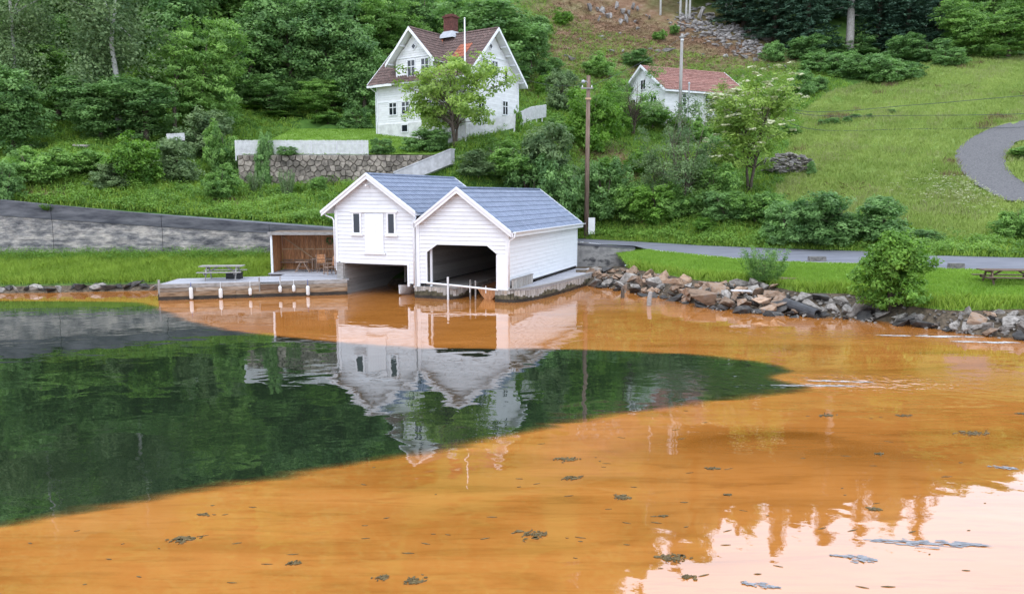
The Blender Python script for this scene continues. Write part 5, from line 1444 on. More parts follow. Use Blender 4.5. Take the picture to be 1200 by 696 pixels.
for px, py, z, sz, k, sq in [(823, 346, .55, .85, 'rock_tan', (1.1, .8, .85)), (806, 341, .6, .62, 'rock_tan', (1.3, .8, .7)), (786, 330, .8, .5, 'rock_tan', (1.3, .8, .7)), (1003, 359, .45, .95, 'rock_grey', (.95, .9, .85)), (1027, 364, .3, .75, 'rock_grey', (1.1, .8, .7)),
                             (932, 351, .5, .42, 'rock_grey', (1, .9, .85)), (868, 341, .7, .5, 'rock_tan', (1.3, .8, .6)), (740, 318, .75, .55, 'rock_tan', (1.2, .9, .6)), (893, 352, .5, .5, 'rock_tan', (1.2, .8, .6)), (1165, 364, .62, .85, 'rock_grey', (1.5, .8, .55)), (1150, 378, .3, .62, 'rock_grey', (1.4, .8, .6)), (1130, 360, .6, .5, 'rock_grey', (1.5, .8, .6)), (1192, 376, .35, .55, 'rock_tan', (1.2, .8, .6)), (870, 355, .4, .45, 'rock_tan', (1.3, .8, .7)), (760, 325, .8, .45, 'rock_tan', (1.4, .8, .6))]:
    o = put_rock(rv, k, atz(px, py, z) - rvo, sz * .82, sq=sq, tilt=.2)
# small rubble between the stones
mbR = []
Vs, Fs, off = [], [], 0
tmpl = [(np.array([v.co[:] for v in me_.vertices]), [tuple(p_.vertices) for p_ in me_.polygons]) for me_ in RK['rock_dark']]
mb = MB()
for i in range(900):
    xx = random.uniform(4.6, 30); s = random.uniform(-.15, .9) ; p_ = bank_pt(xx, s); v, f = random.choice(tmpl); sz = random.uniform(.05, .13); a = random.uniform(0, 6.28)
    R = np.array([[math.cos(a), -math.sin(a), 0], [math.sin(a), math.cos(a), 0], [0, 0, 1]])
    mb.add((v @ R.T) * sz + p_ + np.array([0, 0, sz * .5 + .03]) - rvo, f)
tag(mb.build('rubble', M['rock_grey'], rv), kind='stuff')

# row of dark stones along the left shore
SLs = np.array(SHORE_L)
sr = empty('shore_stones', tuple(atz(90, 341, 0)), 0, 'single row of dark stones edging the left grass bank', 'rock bank')
so = np.array(sr.location); x = -34.0
while x < -17.4:
    (ys,), _ = polyl(SLs, np.array([x])); w_ = random.uniform(.28, .55)
    put_rock(sr, random.choice(('rock_dark',) * 5 + ('rock_grey',)), np.array([x, ys - .16, .22]) - so, w_, sq=(1.15, .8, .78), tilt=.15); 
    if random.random() < .5: put_rock(sr, 'rock_dark', np.array([x + .2, ys + .45, .36]) - so, w_ * .6, sq=(1.2, .8, .6), tilt=.2)
    x += w_ * 1.12

# dry stone heap on the meadow
h_ = hit(920, 204); sp_ = empty('stone_heap', tuple(h_), 0, 'dry heap of grey field stones at the meadow edge', 'stone heap'); 
for i in range(190):
    t = random.uniform(-1, 1); wv = 1.85 * t; hh = 1.75 * (1 - .25 * abs(t) ** 2) * (.75 + .25 * (t + 1) / 2); z = random.uniform(0, hh)
    put_rock(sp_, random.choice(('rock_grey', 'rock_pale', 'rock_grey')), (wv, random.uniform(-.45, .05) + z * .18 - .3, z + .05 - t * .1), random.uniform(.18, .34), sq=(1.25, .8, .6), tilt=.3)
# rocks and boulders on the felled slope
def boulder(px, py, w, label, k='rock_pale', sq=(1, .8, .8), name='boulder', group=None, sink=.25):
    h = hit(px, py)
    if h is None: return
    s = w * h[1] / 908 / 2
    o = bpy.data.objects.new(name, random.choice(RK[k])); COL.objects.link(o); o.location = h + np.array([0, 0, s * sq[2] * (1 - 2 * sink)])
    o.rotation_euler = (random.uniform(-.2, .2), random.uniform(-.2, .2), random.uniform(0, 6.28)); o.scale = (s * sq[0], s * sq[1], s * sq[2])
    tag(o, label, 'rock', group); return o
BLD = [(690, 14, 13, 'tall pale boulder at the top of the felled slope, left of the stumps', (1, .9, 1.5)), (783, 62, 17, 'broad pale boulder in the middle of the felled slope', (1.3, .9, .6)), (822, 24, 16, 'big pale slab at the head of the scree', (1, .9, 1.6)), (803, 45, 11, 'pale rock beside the big slab at the scree head', (1.2, .9, .8)),
       (871, 69, 14, 'flat pale rock at the foot of the scree above the cottage', (1.4, .9, .6)), (668, 72, 14, 'reddish-grey boulder among bushes left of the felled slope', (1.1, .9, .9)), (920, 80, 9, 'pale rock at the right end of the scree', (1.3, .9, .7)), (1113, 52, 16, 'light rock outcrop under the spruces by the meadow top', (1.2, .9, .7)),
       (1028, 92, 12, 'low grey rock at the upper meadow edge', (1.5, .9, .5)), (717, 62, 10, 'grey rock half way down the felled slope', (1.3, .9, .7)), (730, 62, 9, 'smaller grey rock half way down the felled slope', (1.2, .9, .7)), (800, 38, 10, 'grey rock in the brown brash', (1.2, .9, .8)),
       (95, 174, 24, 'grey rock outcrop with mossy top above the left bank', (1.4, .8, .6)), (38, 176, 13, 'small rock outcrop in the shade of the left trees', (1.2, .8, .7)), (650, 90, 10, 'small rock among the bushes behind the house', (1.2, .9, .6)), (695, 80, 9, 'grey rock beside a bush on the felled slope', (1.2, .9, .7))]
for px, py, w, lab, sq in BLD: boulder(px, py, w, lab, 'rock_grey' if px in (668, 95) else 'rock_pale', sq)
for i in range(13):
    px = [700, 706, 712, 716, 722, 730, 733, 737, 742, 747, 702, 728, 735][i]; py = [14, 20, 22, 24, 12, 18, 26, 20, 12, 15, 28, 32, 30][i]
    boulder(px, py, random.uniform(6, 10), 'pale upright stump or stone on the top of the felled slope', 'rock_pale', (.8, .8, random.uniform(1.2, 1.9)), name='stump', group='pale stumps on the felled slope', sink=.1)
for i in range(34):
    px, py = random.uniform(655, 880), random.uniform(4, 70)
    boulder(px, py, random.uniform(4, 9), 'pale broken rock strewn over the brown felled slope', random.choice(('rock_pale', 'rock_pale', 'rock_tan')), (1.2, .9, random.uniform(.6, 1.1)), name='broken_rock', group='broken rocks on the felled slope')
sc = MB()
for i in range(620):
    a = random.random(); px = 800 + 105 * a + random.gauss(0, 9); py = 26 + 30 * a + random.gauss(0, 9) * (.6 + .8 * a)
    d = ray(px, py); Yg = 104 + (112 - 104) * random.random()
    h = None
    Yv = np.linspace(92, 135, 90); Zv = CAMH + d[2] / d[1] * Yv; Tv = rbf(d[0] / d[1] * Yv, Yv); ok = Zv <= Tv
    if not ok.any(): continue
    k = int(np.argmax(ok)); v, f = random.choice(tmpl); sz = random.uniform(.18, .55) * (1 if random.random() < .85 else 1.6)
    sc.add(v * sz * np.array([1.2, .9, .75]) + np.array([d[0] / d[1] * Yv[k], Yv[k], Tv[k] + sz * .3]), f)
tag(sc.build('scree', M['rock_pale']), 'loose scree of pale blasted stone on the felled slope', 'scree', kind='stuff')
# loose white stones above the left wall, brown brick-like blocks
for i, (px, py, w) in enumerate([(40, 231.5, 5), (52, 231, 4), (63, 232, 5), (17, 231, 4), (34, 233, 3.5)]):
    boulder(px, py, w, '%s pale stone from the left on the verge above the wall' % ORD[sum(1 for q_ in (40, 52, 63, 17, 34) if q_ < px)], 'rock_pale', (1.3, .9, .6), name='verge_stone', group='pale stones at the top of the left wall')

# granite blocks on the near road edge, ledge on the lawn
for px, py, w, lab in [(959, 304.5, 20, 'dark granite block at the road edge, left of the big shore bush'), (1123, 313, 17, 'dark granite block at the road edge, right of the big shore bush')]:
    q = atz(px, py + 2, 1.6); s = w * q[1] / 908
    o = MB(); o.prism([(-s / 2, 0, -.1), (s / 2, 0, -.1), (s / 2 - .03, .02, .25), (-s / 2 + .03, .02, .25)], (0, .38, 0)); ob = o.build('granite_block', M['slab_dark'], loc=tuple(q)); tag(ob, lab, 'stone block', 'granite blocks along the road')
q = atz(930, 332, .95); o = MB(); o.prism([(-.75, 0, -.15), (.75, 0, -.15), (.72, 0, .22), (-.7, 0, .26)], (.1, .5, 0)); tag(o.build('stone_ledge', M['rock_tan'], loc=tuple(q)), 'low brown stone ledge in the lawn beside the smaller shore bush', 'stone block')
# culvert pipe
q = atz(951, 366, .20); cp = empty('culvert_pipe', tuple(q), .45, 'black plastic culvert pipe sticking out of the boulder bank', 'pipe')
R = Matrix.Rotation(.5, 4, 'Z')
pm = MB(); n_ = 14
V = []
for yy, rr_ in ((-.35, .23), (1.5, .23), (1.5, .19), (-.35, .19)):
    for k in range(n_): V.append((rr_ * math.cos(2 * math.pi * k / n_), yy, rr_ * math.sin(2 * math.pi * k / n_) + yy * .15))
fs = []
for r_ in range(4):
    for k in range(n_): fs.append((r_ * n_ + k, r_ * n_ + (k + 1) % n_, ((r_ + 1) % 4) * n_ + (k + 1) % n_, ((r_ + 1) % 4) * n_ + k))
pm.add(V, fs).build('pipe', M['pipe'], cp)
# driftwood and posts
q = atz(866, 342, .72); o = MB(); o.box(-.48, .48, -.07, .07, -.03, .03, R=Matrix.Rotation(.05, 3, 'Y') @ Matrix.Rotation(.1, 3, 'Z')); o.box(.40, .47, -.075, .075, -.034, .034, R=Matrix.Rotation(.05, 3, 'Y') @ Matrix.Rotation(.1, 3, 'Z')); tag(o.build('drift_plank', M['old_white'], loc=tuple(q + np.array([0, -.35, .1]))), 'short white plank lying on the boulders', 'plank')
for px, py, h, r, lab in [(729, 349, .48, .10, 'short old post standing in the water near the quay end'), (760, 358, .62, .11, 'taller leaning post standing in the orange water before the boulders')]:
    q = atz(px, py, 0); o = MB().tube([(0, 0, -.8), (.03, 0, h * .5), (.08 if px == 760 else .02, 0, h), (.08 if px == 760 else .02, 0, h + .03)], [r, r, r * .9, r * .6], 9); tag(o.build('mooring_post', M['grey_wood'] if px == 760 else M['bark'], loc=tuple(q)), lab, 'post', 'old posts in the water')
# rocks awash by the posts
# picnic table on the right lawn
q = hit_l = atz(1182, 337.5, 1.12)
picnic_table((q[0], q[1], 1.20), -.12, 'dark brown picnic table on the right lawn', M['table_wood'], L=2.5)
dl = atz(1010, 340, .8); lg = MB().tube([(-1.0, 0, .05), (0, .05, .09), (1.1, .0, .04)], [.11, .13, .09], 8); tag(lg.build('log', M['bark'], loc=(dl[0], dl[1] - .25, dl[2])), 'dead log lying on the bank edge left of the big shore bush', 'log')

# ------------------------------------------------------------------ floating weed and scum
def weed(px, py, w, label, kind='weed', seed=0):
    q = atz(px, py, 0); r = random.Random(seed); mb = MB(); s = w * math.hypot(q[0], q[1]) / 908 / 2
    for i in range(26):
        a = r.uniform(-.5, .5) + (math.pi if r.random() < .5 else 0); L = s * r.uniform(.25, .8); x0, y0 = r.gauss(0, .38) * s, r.gauss(0, .22) * s
        pts = [(x0 + L * t * math.cos(a + 1.2 * t), y0 + L * .6 * t * math.sin(a + 1.6 * t), .010 + .008 * math.sin(3 * t + i)) for t in (0, .33, .66, 1)]
        mb.tube(pts, [.007, .012, .010, .004], 4)
    for i in range(7):
        x0, y0 = r.gauss(0, .42) * s, r.gauss(0, .25) * s; k = r.uniform(.03, .08) * (s / .35) ** .5; a = r.uniform(0, 6.28)
        mb.prism([(x0 + k * math.cos(a + t) * (1 + .4 * math.sin(3 * t + i)), y0 + .6 * k * math.sin(a + t), .004) for t in np.linspace(0, 5.3, 6)], (0, 0, .012))
    tag(mb.build('floating_weed', M['weed'], loc=tuple(q)), label, 'seaweed', 'clumps of weed drifting on the orange water')
WEED = [(484, 680, 30, 'largest dark weed clump, by the bottom edge of the water in view'), (448, 677, 22, 'loose weed strand just left of the largest clump'), (664, 538, 32, 'wide loose weed raft below the pole reflection'), (670, 560, 26, 'weed raft just below the wide loose one'), (729, 583, 26, 'thin weed strand right of centre in the orange water'),
        (625, 627, 40, 'long thin streak of weed left of the sky reflection'), (790, 654, 46, 'long weed raft close to the edge of the sky reflection'), (806, 676, 20, 'small weed clump at the edge of the sky reflection'), (1030, 532, 11, 'small round weed knot on the darker orange swirl'), (970, 487, 20, 'small weed strip under the rippled current'), (1059, 487, 16, 'small weed strip right of the rippled current'),
        (1142, 508, 30, 'weed raft near the right-hand sky reflection'), (835, 549, 14, 'tiny weed strip in mid orange water'), (777, 605, 12, 'tiny floating weed below mid water'), (1025, 597, 18, 'weed strip beside the jagged reflection edge'), (238, 603, 12, 'single weed scrap on the left orange water'), (215, 632, 34, 'thin weed streak on the left orange water'), (345, 660, 18, 'weed scraps left of the large clump'),
        (1198, 485, 14, 'weed scrap at the far right'), (854, 493 + 87, 10, 'tiny dark scrap near the middle')]
for i, (px, py, w, lab) in enumerate(WEED): weed(px, py, w, lab, seed=i)
sm_ = MB()
r = random.Random(3)
for i in range(110):
    px, py = r.uniform(20, 1180), r.uniform(480, 690)
    q = atz(px, py, 0)
    if sdf(CL, np.array([q[0]]), np.array([q[1]]))[0] > -.3: continue
    a = r.uniform(-.5, .5); L = r.uniform(.02, .10); w_ = r.uniform(.006, .016)
    d_ = np.array([math.cos(a), math.sin(a)]); n_ = np.array([-d_[1], d_[0]])
    sm_.prism([(*(q[:2] - d_ * L), .003), (*(q[:2] + n_ * w_), .003), (*(q[:2] + d_ * L), .003), (*(q[:2] - n_ * w_), .003)], (0, 0, .006))
tag(sm_.build('drifting_scraps', M['weed']), 'scattered scraps of weed and leaf on the orange water', 'debris', kind='stuff')
def scum(px, py, w, h, label, seed, mat='foam', name='surface_scum', grp='grey scum films on the sky reflection'):
    q = atz(px, py, 0); r = random.Random(seed); s = w * math.hypot(q[0], q[1]) / 908 / 2; dd = abs(atz(px, py - h / 2, 0)[1] - atz(px, py + h / 2, 0)[1]) / 2
    mb = MB(); 
    for i in range(46):
        t0 = r.uniform(-1, 1); cx = t0 * s; cy = r.gauss(0, .35) * dd * (1.1 - abs(t0)) - t0 * dd * .35; a = s * r.uniform(.05, .24); b = dd * r.uniform(.04, .16); ph = r.uniform(0, 6)
        pts = []
        for k in range(14):
            t = 2 * math.pi * k / 14; kk = 1 + .30 * math.sin(3 * t + ph) + .2 * math.sin(5 * t + 2 * ph)
            pts.append((cx + a * kk * math.cos(t), cy + b * kk * math.sin(t) - .22 * a * math.cos(t), .002 + .0003 * i))
        mb.prism(pts, (0, 0, .0002))
    tag(mb.build(name, M[mat], loc=tuple(q)), label, 'scum' if mat == 'foam' else 'foam', grp)
for i, (px, py, w, h, lab) in enumerate([(1000, 653, 46, 16, 'grey scum film where the jagged reflection meets the sky, left piece'), (1085, 636, 110, 16, 'long grey scum film across the sky reflection'), (892, 686, 40, 14, 'grey scum film at the bottom of the sky reflection'), (1175, 548, 24, 8, 'small scum film at the far right')]): scum(px, py, w, h, lab, i)

for i, (px, py, w, h, lab) in enumerate([(1090, 394, 90, 5, 'white foam streak close under the right shore rocks'), (1155, 401, 60, 4, 'white foam streak at the far right shore'), (985, 447, 60, 3.5, 'pale foam streak in the rippled current, upper one'), (955, 452, 90, 3, 'pale foam streak in the rippled current, lower one')]):
    scum(px, py, w, h, lab, 40 + i, 'white_foam', 'foam_streak', 'white foam streaks on the current')

# ------------------------------------------------------------------ foliage
def unit(v): return v / np.maximum(np.linalg.norm(v, axis=-1, keepdims=True), 1e-9)
def leaves(C, Rd, per, size, out_dir, rg, up=.55, droop=0.0, aspect=.5, flat=.7, tint_c=None, tint_j=.22, name='foliage', mat=None):
    """a leaf-spray mesh: per small kite-shaped leaf pairs round each clump centre"""
    n_ = len(C); C_ = np.repeat(C, per, 0); O_ = np.repeat(out_dir, per, 0); R_ = np.repeat(np.broadcast_to(Rd, (n_,)), per)
    m_ = len(C_)
    d = unit(rg.normal(size=(m_, 3))); rad = R_ * rg.random(m_) ** .45
    off = d * rad[:, None]; off[:, 2] *= flat
    P = C_ + off
    nrm = unit(O_ * .45 + np.array([0, 0, up]) + d * .35 + rg.normal(size=(m_, 3)) * .42)
    ax = unit(np.cross(nrm, rg.normal(size=(m_, 3)))); ax[:, 2] -= droop; ax = unit(ax)
    sd = unit(np.cross(ax, nrm))
    L = size * rg.uniform(.6, 1.25, m_)[:, None]; Wd = L * aspect
    a = P - ax * L * .5; b = P + ax * L * .55; c = P + sd * Wd * .5 - nrm * L * .06 + ax * L * .05; e = P - sd * Wd * .5 - nrm * L * .06 + ax * L * .05
    V = np.stack([a, c, b, e], 1).reshape(-1, 3)
    Fq = (np.arange(m_)[:, None] * 4 + np.array([[0, 1, 2, 3]]))
    tc_ = np.repeat(tint_c if tint_c is not None else rg.random(n_), per)
    t = np.clip(tc_ * (1 - tint_j) + rg.random(m_) * tint_j * 1.4, 0, 1)
    return np_mesh(name, V, Fq, mat, tint=np.repeat(t, 4))
def crown_points(n, rg, rx, ry, rz, cz, inner=.55, lump=.22, bottom=-.75, lobes=None):
    """clump centres in the outer part of a lumpy crown"""
    P = []; O = []
    if lobes is None:
        lobes = [(rg.uniform(-.45, .45), rg.uniform(-.45, .45), rg.uniform(-.45, .6), rg.uniform(.38, .62)) for _ in range(9)]
    while len(P) < n:
        l = lobes[rg.integers(len(lobes))]
        d = unit(rg.normal(size=3)); u = l[3] * rg.uniform(inner, 1.0)
        q = np.array([l[0] + d[0] * u, l[1] + d[1] * u, l[2] + d[2] * u])
        if q[2] < bottom or q[0] ** 2 + q[1] ** 2 + q[2] ** 2 > 1.15: continue
        P.append([q[0] * rx, q[1] * ry, cz + q[2] * rz]); O.append(d)
    return np.array(P), np.array(O)
def trunk_mesh(name, base_r, H, targets, rg, mat, fork=.3, lean=.0, nl=14, twig=.02, multi=1):
    mb = MB()
    for s in range(multi):
        a0 = 6.28 * s / max(1, multi) + rg.uniform(0, 1)
        bend = .012 if mat is M['birch_bark'] else .05
        ex = (rg.normal(0, bend) * H + (math.cos(a0) * H * .22 if multi > 1 else 0), rg.normal(0, bend) * H + (math.sin(a0) * H * .22 if multi > 1 else 0))
        st_ = (math.cos(a0) * base_r * .8 * (multi > 1), math.sin(a0) * base_r * .8 * (multi > 1))
        pts = [Vector((st_[0] + ex[0] * t ** 1.4 + rg.normal(0, .01) * H * t, st_[1] + ex[1] * t ** 1.4 + rg.normal(0, .01) * H * t, H * t - (.3 if t == 0 else 0))) for t in (0, .12, .3, .5, .72, .95)]
        rads = [base_r * k for k in (1.25, 1.0, .82, .62, .4, .12)]
        mb.tube(pts, rads, 7)
        idx = rg.choice(len(targets), size=min(nl, len(targets)), replace=False)
        for i in idx:
            T = Vector(targets[i]); t = np.clip((T.z / H) * rg.uniform(.45, .8), fork, .9)
            k = t * 5; j = min(int(np.searchsorted([0, .12, .3, .5, .72, .95], t)) , 5); j = max(j, 1)
            tt = [0, .12, .3, .5, .72, .95]; f = (t - tt[j - 1]) / (tt[j] - tt[j - 1]); B = pts[j - 1].lerp(pts[j], f); r0 = (rads[j - 1] * (1 - f) + rads[j] * f) * .62
            mid = B.lerp(T, .5) + Vector((rg.normal(0, .06), rg.normal(0, .06), .08)) * (T - B).length
            q1 = B.lerp(mid, .5) + Vector((0, 0, .03)) * (T - B).length
            mb.tube([B, q1, mid, T], [r0, r0 * .75, r0 * .5, twig * .5], 5, caps=False)
    return mb.mesh(name, mat, smooth=True)

KINDS = {}
def reg(kind, W, H, trunk, crown, extra=None):
    co = np.empty(len(crown.vertices) * 3, np.float32); crown.vertices.foreach_get('co', co); co = co.reshape(-1, 3)
    W = float(np.percentile(np.hypot(co[:, 0], co[:, 1]), 95)) * 2; H = float(np.percentile(co[:, 2], 99))
    KINDS.setdefault(kind, []).append((W, H, trunk, crown, extra))
LOW = lambda rg, n: [(rg.uniform(-.5, .5), rg.uniform(-.5, .5), rg.uniform(-.85, .55), rg.uniform(.36, .58)) for _ in range(n)]
for i in range(3):                                          # big broadleaf crowns: 8 m wide, 12 m high
    rg = np.random.default_rng(100 + i)
    P, O = crown_points(400, rg, 4.0, 4.0, 5.6, 6.0, bottom=-1.05, lobes=LOW(rg, 15))
    tr_ = trunk_mesh('trunk', .26, 9.0, P, rg, M['bark'], nl=12)
    reg('broad', 8, 12, tr_, leaves(P, .72, 46, .34, O, rg, name='crown', mat=M['leaf_dark'], aspect=.55))
for i in range(2):                                          # pinnate ash / rowan look: long drooping sprays
    rg = np.random.default_rng(200 + i)
    P, O = crown_points(360, rg, 4.0, 4.0, 5.6, 6.0, bottom=-1.05, lobes=LOW(rg, 15))
    tr_ = trunk_mesh('trunk', .24, 9.0, P, rg, M['bark'], nl=12)
    reg('ash', 8, 12, tr_, leaves(P, .75, 50, .42, O, rg, name='crown', mat=M['leaf_mid'], aspect=.30, droop=.55, flat=.45))
for i in range(2):                                          # birches: fine hanging leaves, white stems
    rg = np.random.default_rng(300 + i)
    P, O = crown_points(260, rg, 2.9, 2.9, 6.0, 8.0, bottom=-.8, lobes=[(rg.uniform(-.5, .5), rg.uniform(-.5, .5), rg.uniform(-.7, .7), rg.uniform(.25, .45)) for _ in range(14)])
    tr_ = trunk_mesh('trunk', .17, 13.0, P, rg, M['birch_bark'], nl=5, fork=.6)
    reg('birch', 6, 14, tr_, leaves(P, .7, 52, .20, O, rg, name='crown', mat=M['leaf_grey'], aspect=.55, droop=.9, flat=1.5))
for i in range(2):                                          # spruces
    rg = np.random.default_rng(400 + i); P = []; O = []
    H_ = 16
    for z in np.arange(1.0, 15.6, .42):
        R_ = 2.6 * (1 - z / 16.2) ** .85 * rg.uniform(.85, 1.1)
        nb2 = max(4, int(11 * R_ / 2.6))
        for k in range(nb2):
            a = 6.28 * k / nb2 + rg.uniform(0, .9)
            for f in np.linspace(.25, 1, max(2, int(R_ * 2.2))):
                P.append((R_ * f * math.cos(a), R_ * f * math.sin(a), z - .35 * R_ * f + rg.normal(0, .06))); O.append((math.cos(a) * .5, math.sin(a) * .5, .4))
    P = np.array(P); O = np.array(O)
    mb = MB(); mb.tube([(0, 0, -.4), (0, 0, 5), (0, 0, 10), (0, 0, 15.8)], [.24, .19, .11, .02], 8)
    reg('spruce', 5.2, 16, mb.mesh('trunk', M['bark'], True), leaves(P, .34, 16, .36, O, rg, name='crown', mat=M['needle'], aspect=.32, droop=.35, flat=.45, up=.7))
for mat_, kd in (('leaf_mid', 'shrub'), ('leaf_dark', 'darkshrub'), ('leaf_bright', 'brightshrub'), ('leaf_grey', 'greyshrub')):
    for i in range(2):                                      # rounded shrubs 3 m wide, 2.6 m high
        rg = np.random.default_rng(500 + i + 10 * len(kd))
        P, O = crown_points(260, rg, 1.5, 1.5, 1.35, 1.25, bottom=-.95, lobes=[(rg.uniform(-.55, .55), rg.uniform(-.55, .55), rg.uniform(-.95, .5), rg.uniform(.30, .50)) for _ in range(16)])
        tr_ = trunk_mesh('stems', .045, 2.0, P, rg, M['bark'], nl=7, fork=.1, twig=.01, multi=4)
        reg(kd, 3, 2.6, tr_, leaves(P, .26, 48, .15, O, rg, name='foliage', mat=M[mat_], aspect=.5, droop=.1))
for i in range(2):                                          # upright narrow shoots (willow herb, young willow)
    rg = np.random.default_rng(620 + i); P = []; O = []
    for s in range(46):
        a = rg.uniform(0, 6.28); r0 = rg.uniform(0, .7); tip = np.array([math.cos(a) * (r0 + rg.uniform(.3, 1.0)), math.sin(a) * (r0 + rg.uniform(.3, 1.0)), rg.uniform(1.6, 3.0)])
        for t in np.linspace(.2, 1, 9): P.append(np.array([math.cos(a) * r0, math.sin(a) * r0, 0]) * (1 - t) + tip * t + np.array([0, 0, .25 * t * (1 - t)])); O.append((math.cos(a), math.sin(a), .5))
    P = np.array(P); O = np.array(O)
    tr_ = trunk_mesh('stems', .035, 2.2, P, rg, M['bark'], nl=14, fork=.08, twig=.008, multi=5)
    reg('willow', 3, 3, tr_, leaves(P, .16, 20, .15, O, rg, name='foliage', mat=M['leaf_grey'], aspect=.28, droop=.2, flat=1.1))
# open orchard tree before the house, 8.4 x 6
rg = np.random.default_rng(701)
P, O = crown_points(210, rg, 4.2, 3.6, 2.5, 3.5, bottom=-.9, inner=.6, lobes=[(rg.uniform(-.7, .7), rg.uniform(-.6, .6), rg.uniform(-.75, .6), rg.uniform(.24, .42)) for _ in range(22)])
reg('orchard', 8.4, 6.0, trunk_mesh('trunk', .085, 4.2, P, rg, M['bark'], nl=30, fork=.15, multi=3, twig=.025), leaves(P, .52, 44, .24, O, rg, name='crown', mat=M['leaf_light'], aspect=.5, flat=.6))
# elder with cream flower plates
rg = np.random.default_rng(702)
P, O = crown_points(220, rg, 3.3, 3.0, 3.6, 5.0, bottom=-.95, lobes=[(rg.uniform(-.65, .65), rg.uniform(-.6, .6), rg.uniform(-.8, .6), rg.uniform(.26, .42)) for _ in range(19)])
cr_ = leaves(P, .52, 42, .26, O, rg, name='crown', mat=M['leaf_light'], aspect=.42)
top = P[(O[:, 2] > -.25)]
bl_ = leaves(top + O[(O[:, 2] > -.25)] * .5 + np.array([0, 0, .28]), .24, 18, .20, O[(O[:, 2] > -.25)], rg, name='blossom', mat=M['blossom'], aspect=.9, up=1.3, flat=.3)
reg('elder', 6.6, 8.6, trunk_mesh('trunk', .085, 6.4, P, rg, M['bark'], nl=20, fork=.25, multi=3, twig=.025), cr_, bl_)
# rowan with flowers (narrow)
P, O = crown_points(170, rg, 2.6, 2.6, 4.2, 6.0, bottom=-1)
cr_ = leaves(P, .55, 44, .34, O, rg, name='crown', mat=M['leaf_mid'], aspect=.3, droop=.5, flat=.5)
sel = rg.choice(len(P), 26, replace=False)
bl_ = leaves(P[sel] + O[sel] * .4, .2, 9, .16, O[sel], rg, name='blossom', mat=M['blossom'], aspect=.9, up=1.3, flat=.3)
reg('rowan', 5.2, 10, trunk_mesh('trunk', .16, 8, P, rg, M['bark'], nl=10), cr_, bl_)
# airy small tree, leaves thin enough to see through: 5.5 x 7
rg = np.random.default_rng(703)
P, O = crown_points(150, rg, 2.7, 2.5, 3.2, 3.9, bottom=-.95, lobes=[(rg.uniform(-.65, .65), rg.uniform(-.6, .6), rg.uniform(-.7, .65), rg.uniform(.2, .36)) for _ in range(18)])
reg('airy', 5.5, 7.0, trunk_mesh('trunk', .06, 5.6, P, rg, M['bark'], nl=24, fork=.12, multi=3), leaves(P, .42, 34, .17, O, rg, name='crown', mat=M['leaf_grey'], aspect=.42, droop=.35))

rg = np.random.default_rng(704)
P, O = crown_points(420, rg, 1.5, 1.5, 1.4, 1.25, bottom=-.95, inner=.6, lobes=[(rg.uniform(-.42, .42), rg.uniform(-.42, .42), rg.uniform(-.75, .45), rg.uniform(.42, .58)) for _ in range(14)])
P[:, :2] *= (1.12 - .30 * np.clip(P[:, 2:] / 2.6, 0, 1))
reg('shorebush', 3, 2.6, trunk_mesh('stems', .04, 2.0, P, rg, M['bark'], nl=7, fork=.1, twig=.01, multi=4), leaves(P, .22, 44, .13, O, rg, name='foliage', mat=M['leaf_bright'], aspect=.5))
KCOUNT = {}
def gz(x, y):
    if GX0 < x < GX1 and 58.4 < y < 77 and y > np.interp(x, [GX0, -5.6, -4.9, -2.6, .3, GX1], [58.5, 58.5, 60.5, 62.1, 64.6, 68.5]): return max(float(garden_z(x, y)), float(hill_z(x, y)))
    return float(hill_z(x, y))
def plant(kind, px, py, top, wpx, name, label, cat, group=None, Y=None, z=None, loc=None, mat=None, var=None):
    """plant whose foot shows at (px, py) and whose top at row 'top'"""
    if loc is None:
        if Y is None:
            h = hit(px, py)
            if h is None: return
            loc = h
        else:
            q = atY(px, py, Y); loc = np.array([q[0], Y, gz(q[0], Y) if z is None else z])
    Y_ = loc[1]
    ztop = atY(px, top, Y_)[2]; Hn = max(.4, ztop - loc[2]); Wn = wpx * Y_ / 908
    vs = KINDS[kind]; i = KCOUNT.get(kind, 0); KCOUNT[kind] = i + 1
    W, H, tr_, cr_, ex = vs[(i if var is None else var) % len(vs)]
    r = empty(name, tuple(loc), random.uniform(0, 6.28), label, cat, group)
    sc_ = (Wn / W, Wn / W, Hn / H)
    bush = kind in ('shorebush', 'shrub', 'darkshrub', 'brightshrub', 'greyshrub', 'willow')
    for nm, me_ in (('stems' if bush else 'trunk', tr_), ('foliage' if bush else 'crown', cr_), ('blossom', ex)):
        if me_ is None: continue
        o = link_mesh(nm, me_, r); o.scale = sc_
        if mat and nm in ('crown', 'foliage'):
            o.data = mesh_with(me_, mat)
    return r
MW = {}
def mesh_with(me_, mat):
    k = (me_.name, mat)
    if k not in MW:
        c = me_.copy(); c.materials.clear(); c.materials.append(M[mat]); MW[k] = c
    return MW[k]

T = 'tree'; B = 'shrub'
GF = 'broadleaf trees of the wood behind the house'
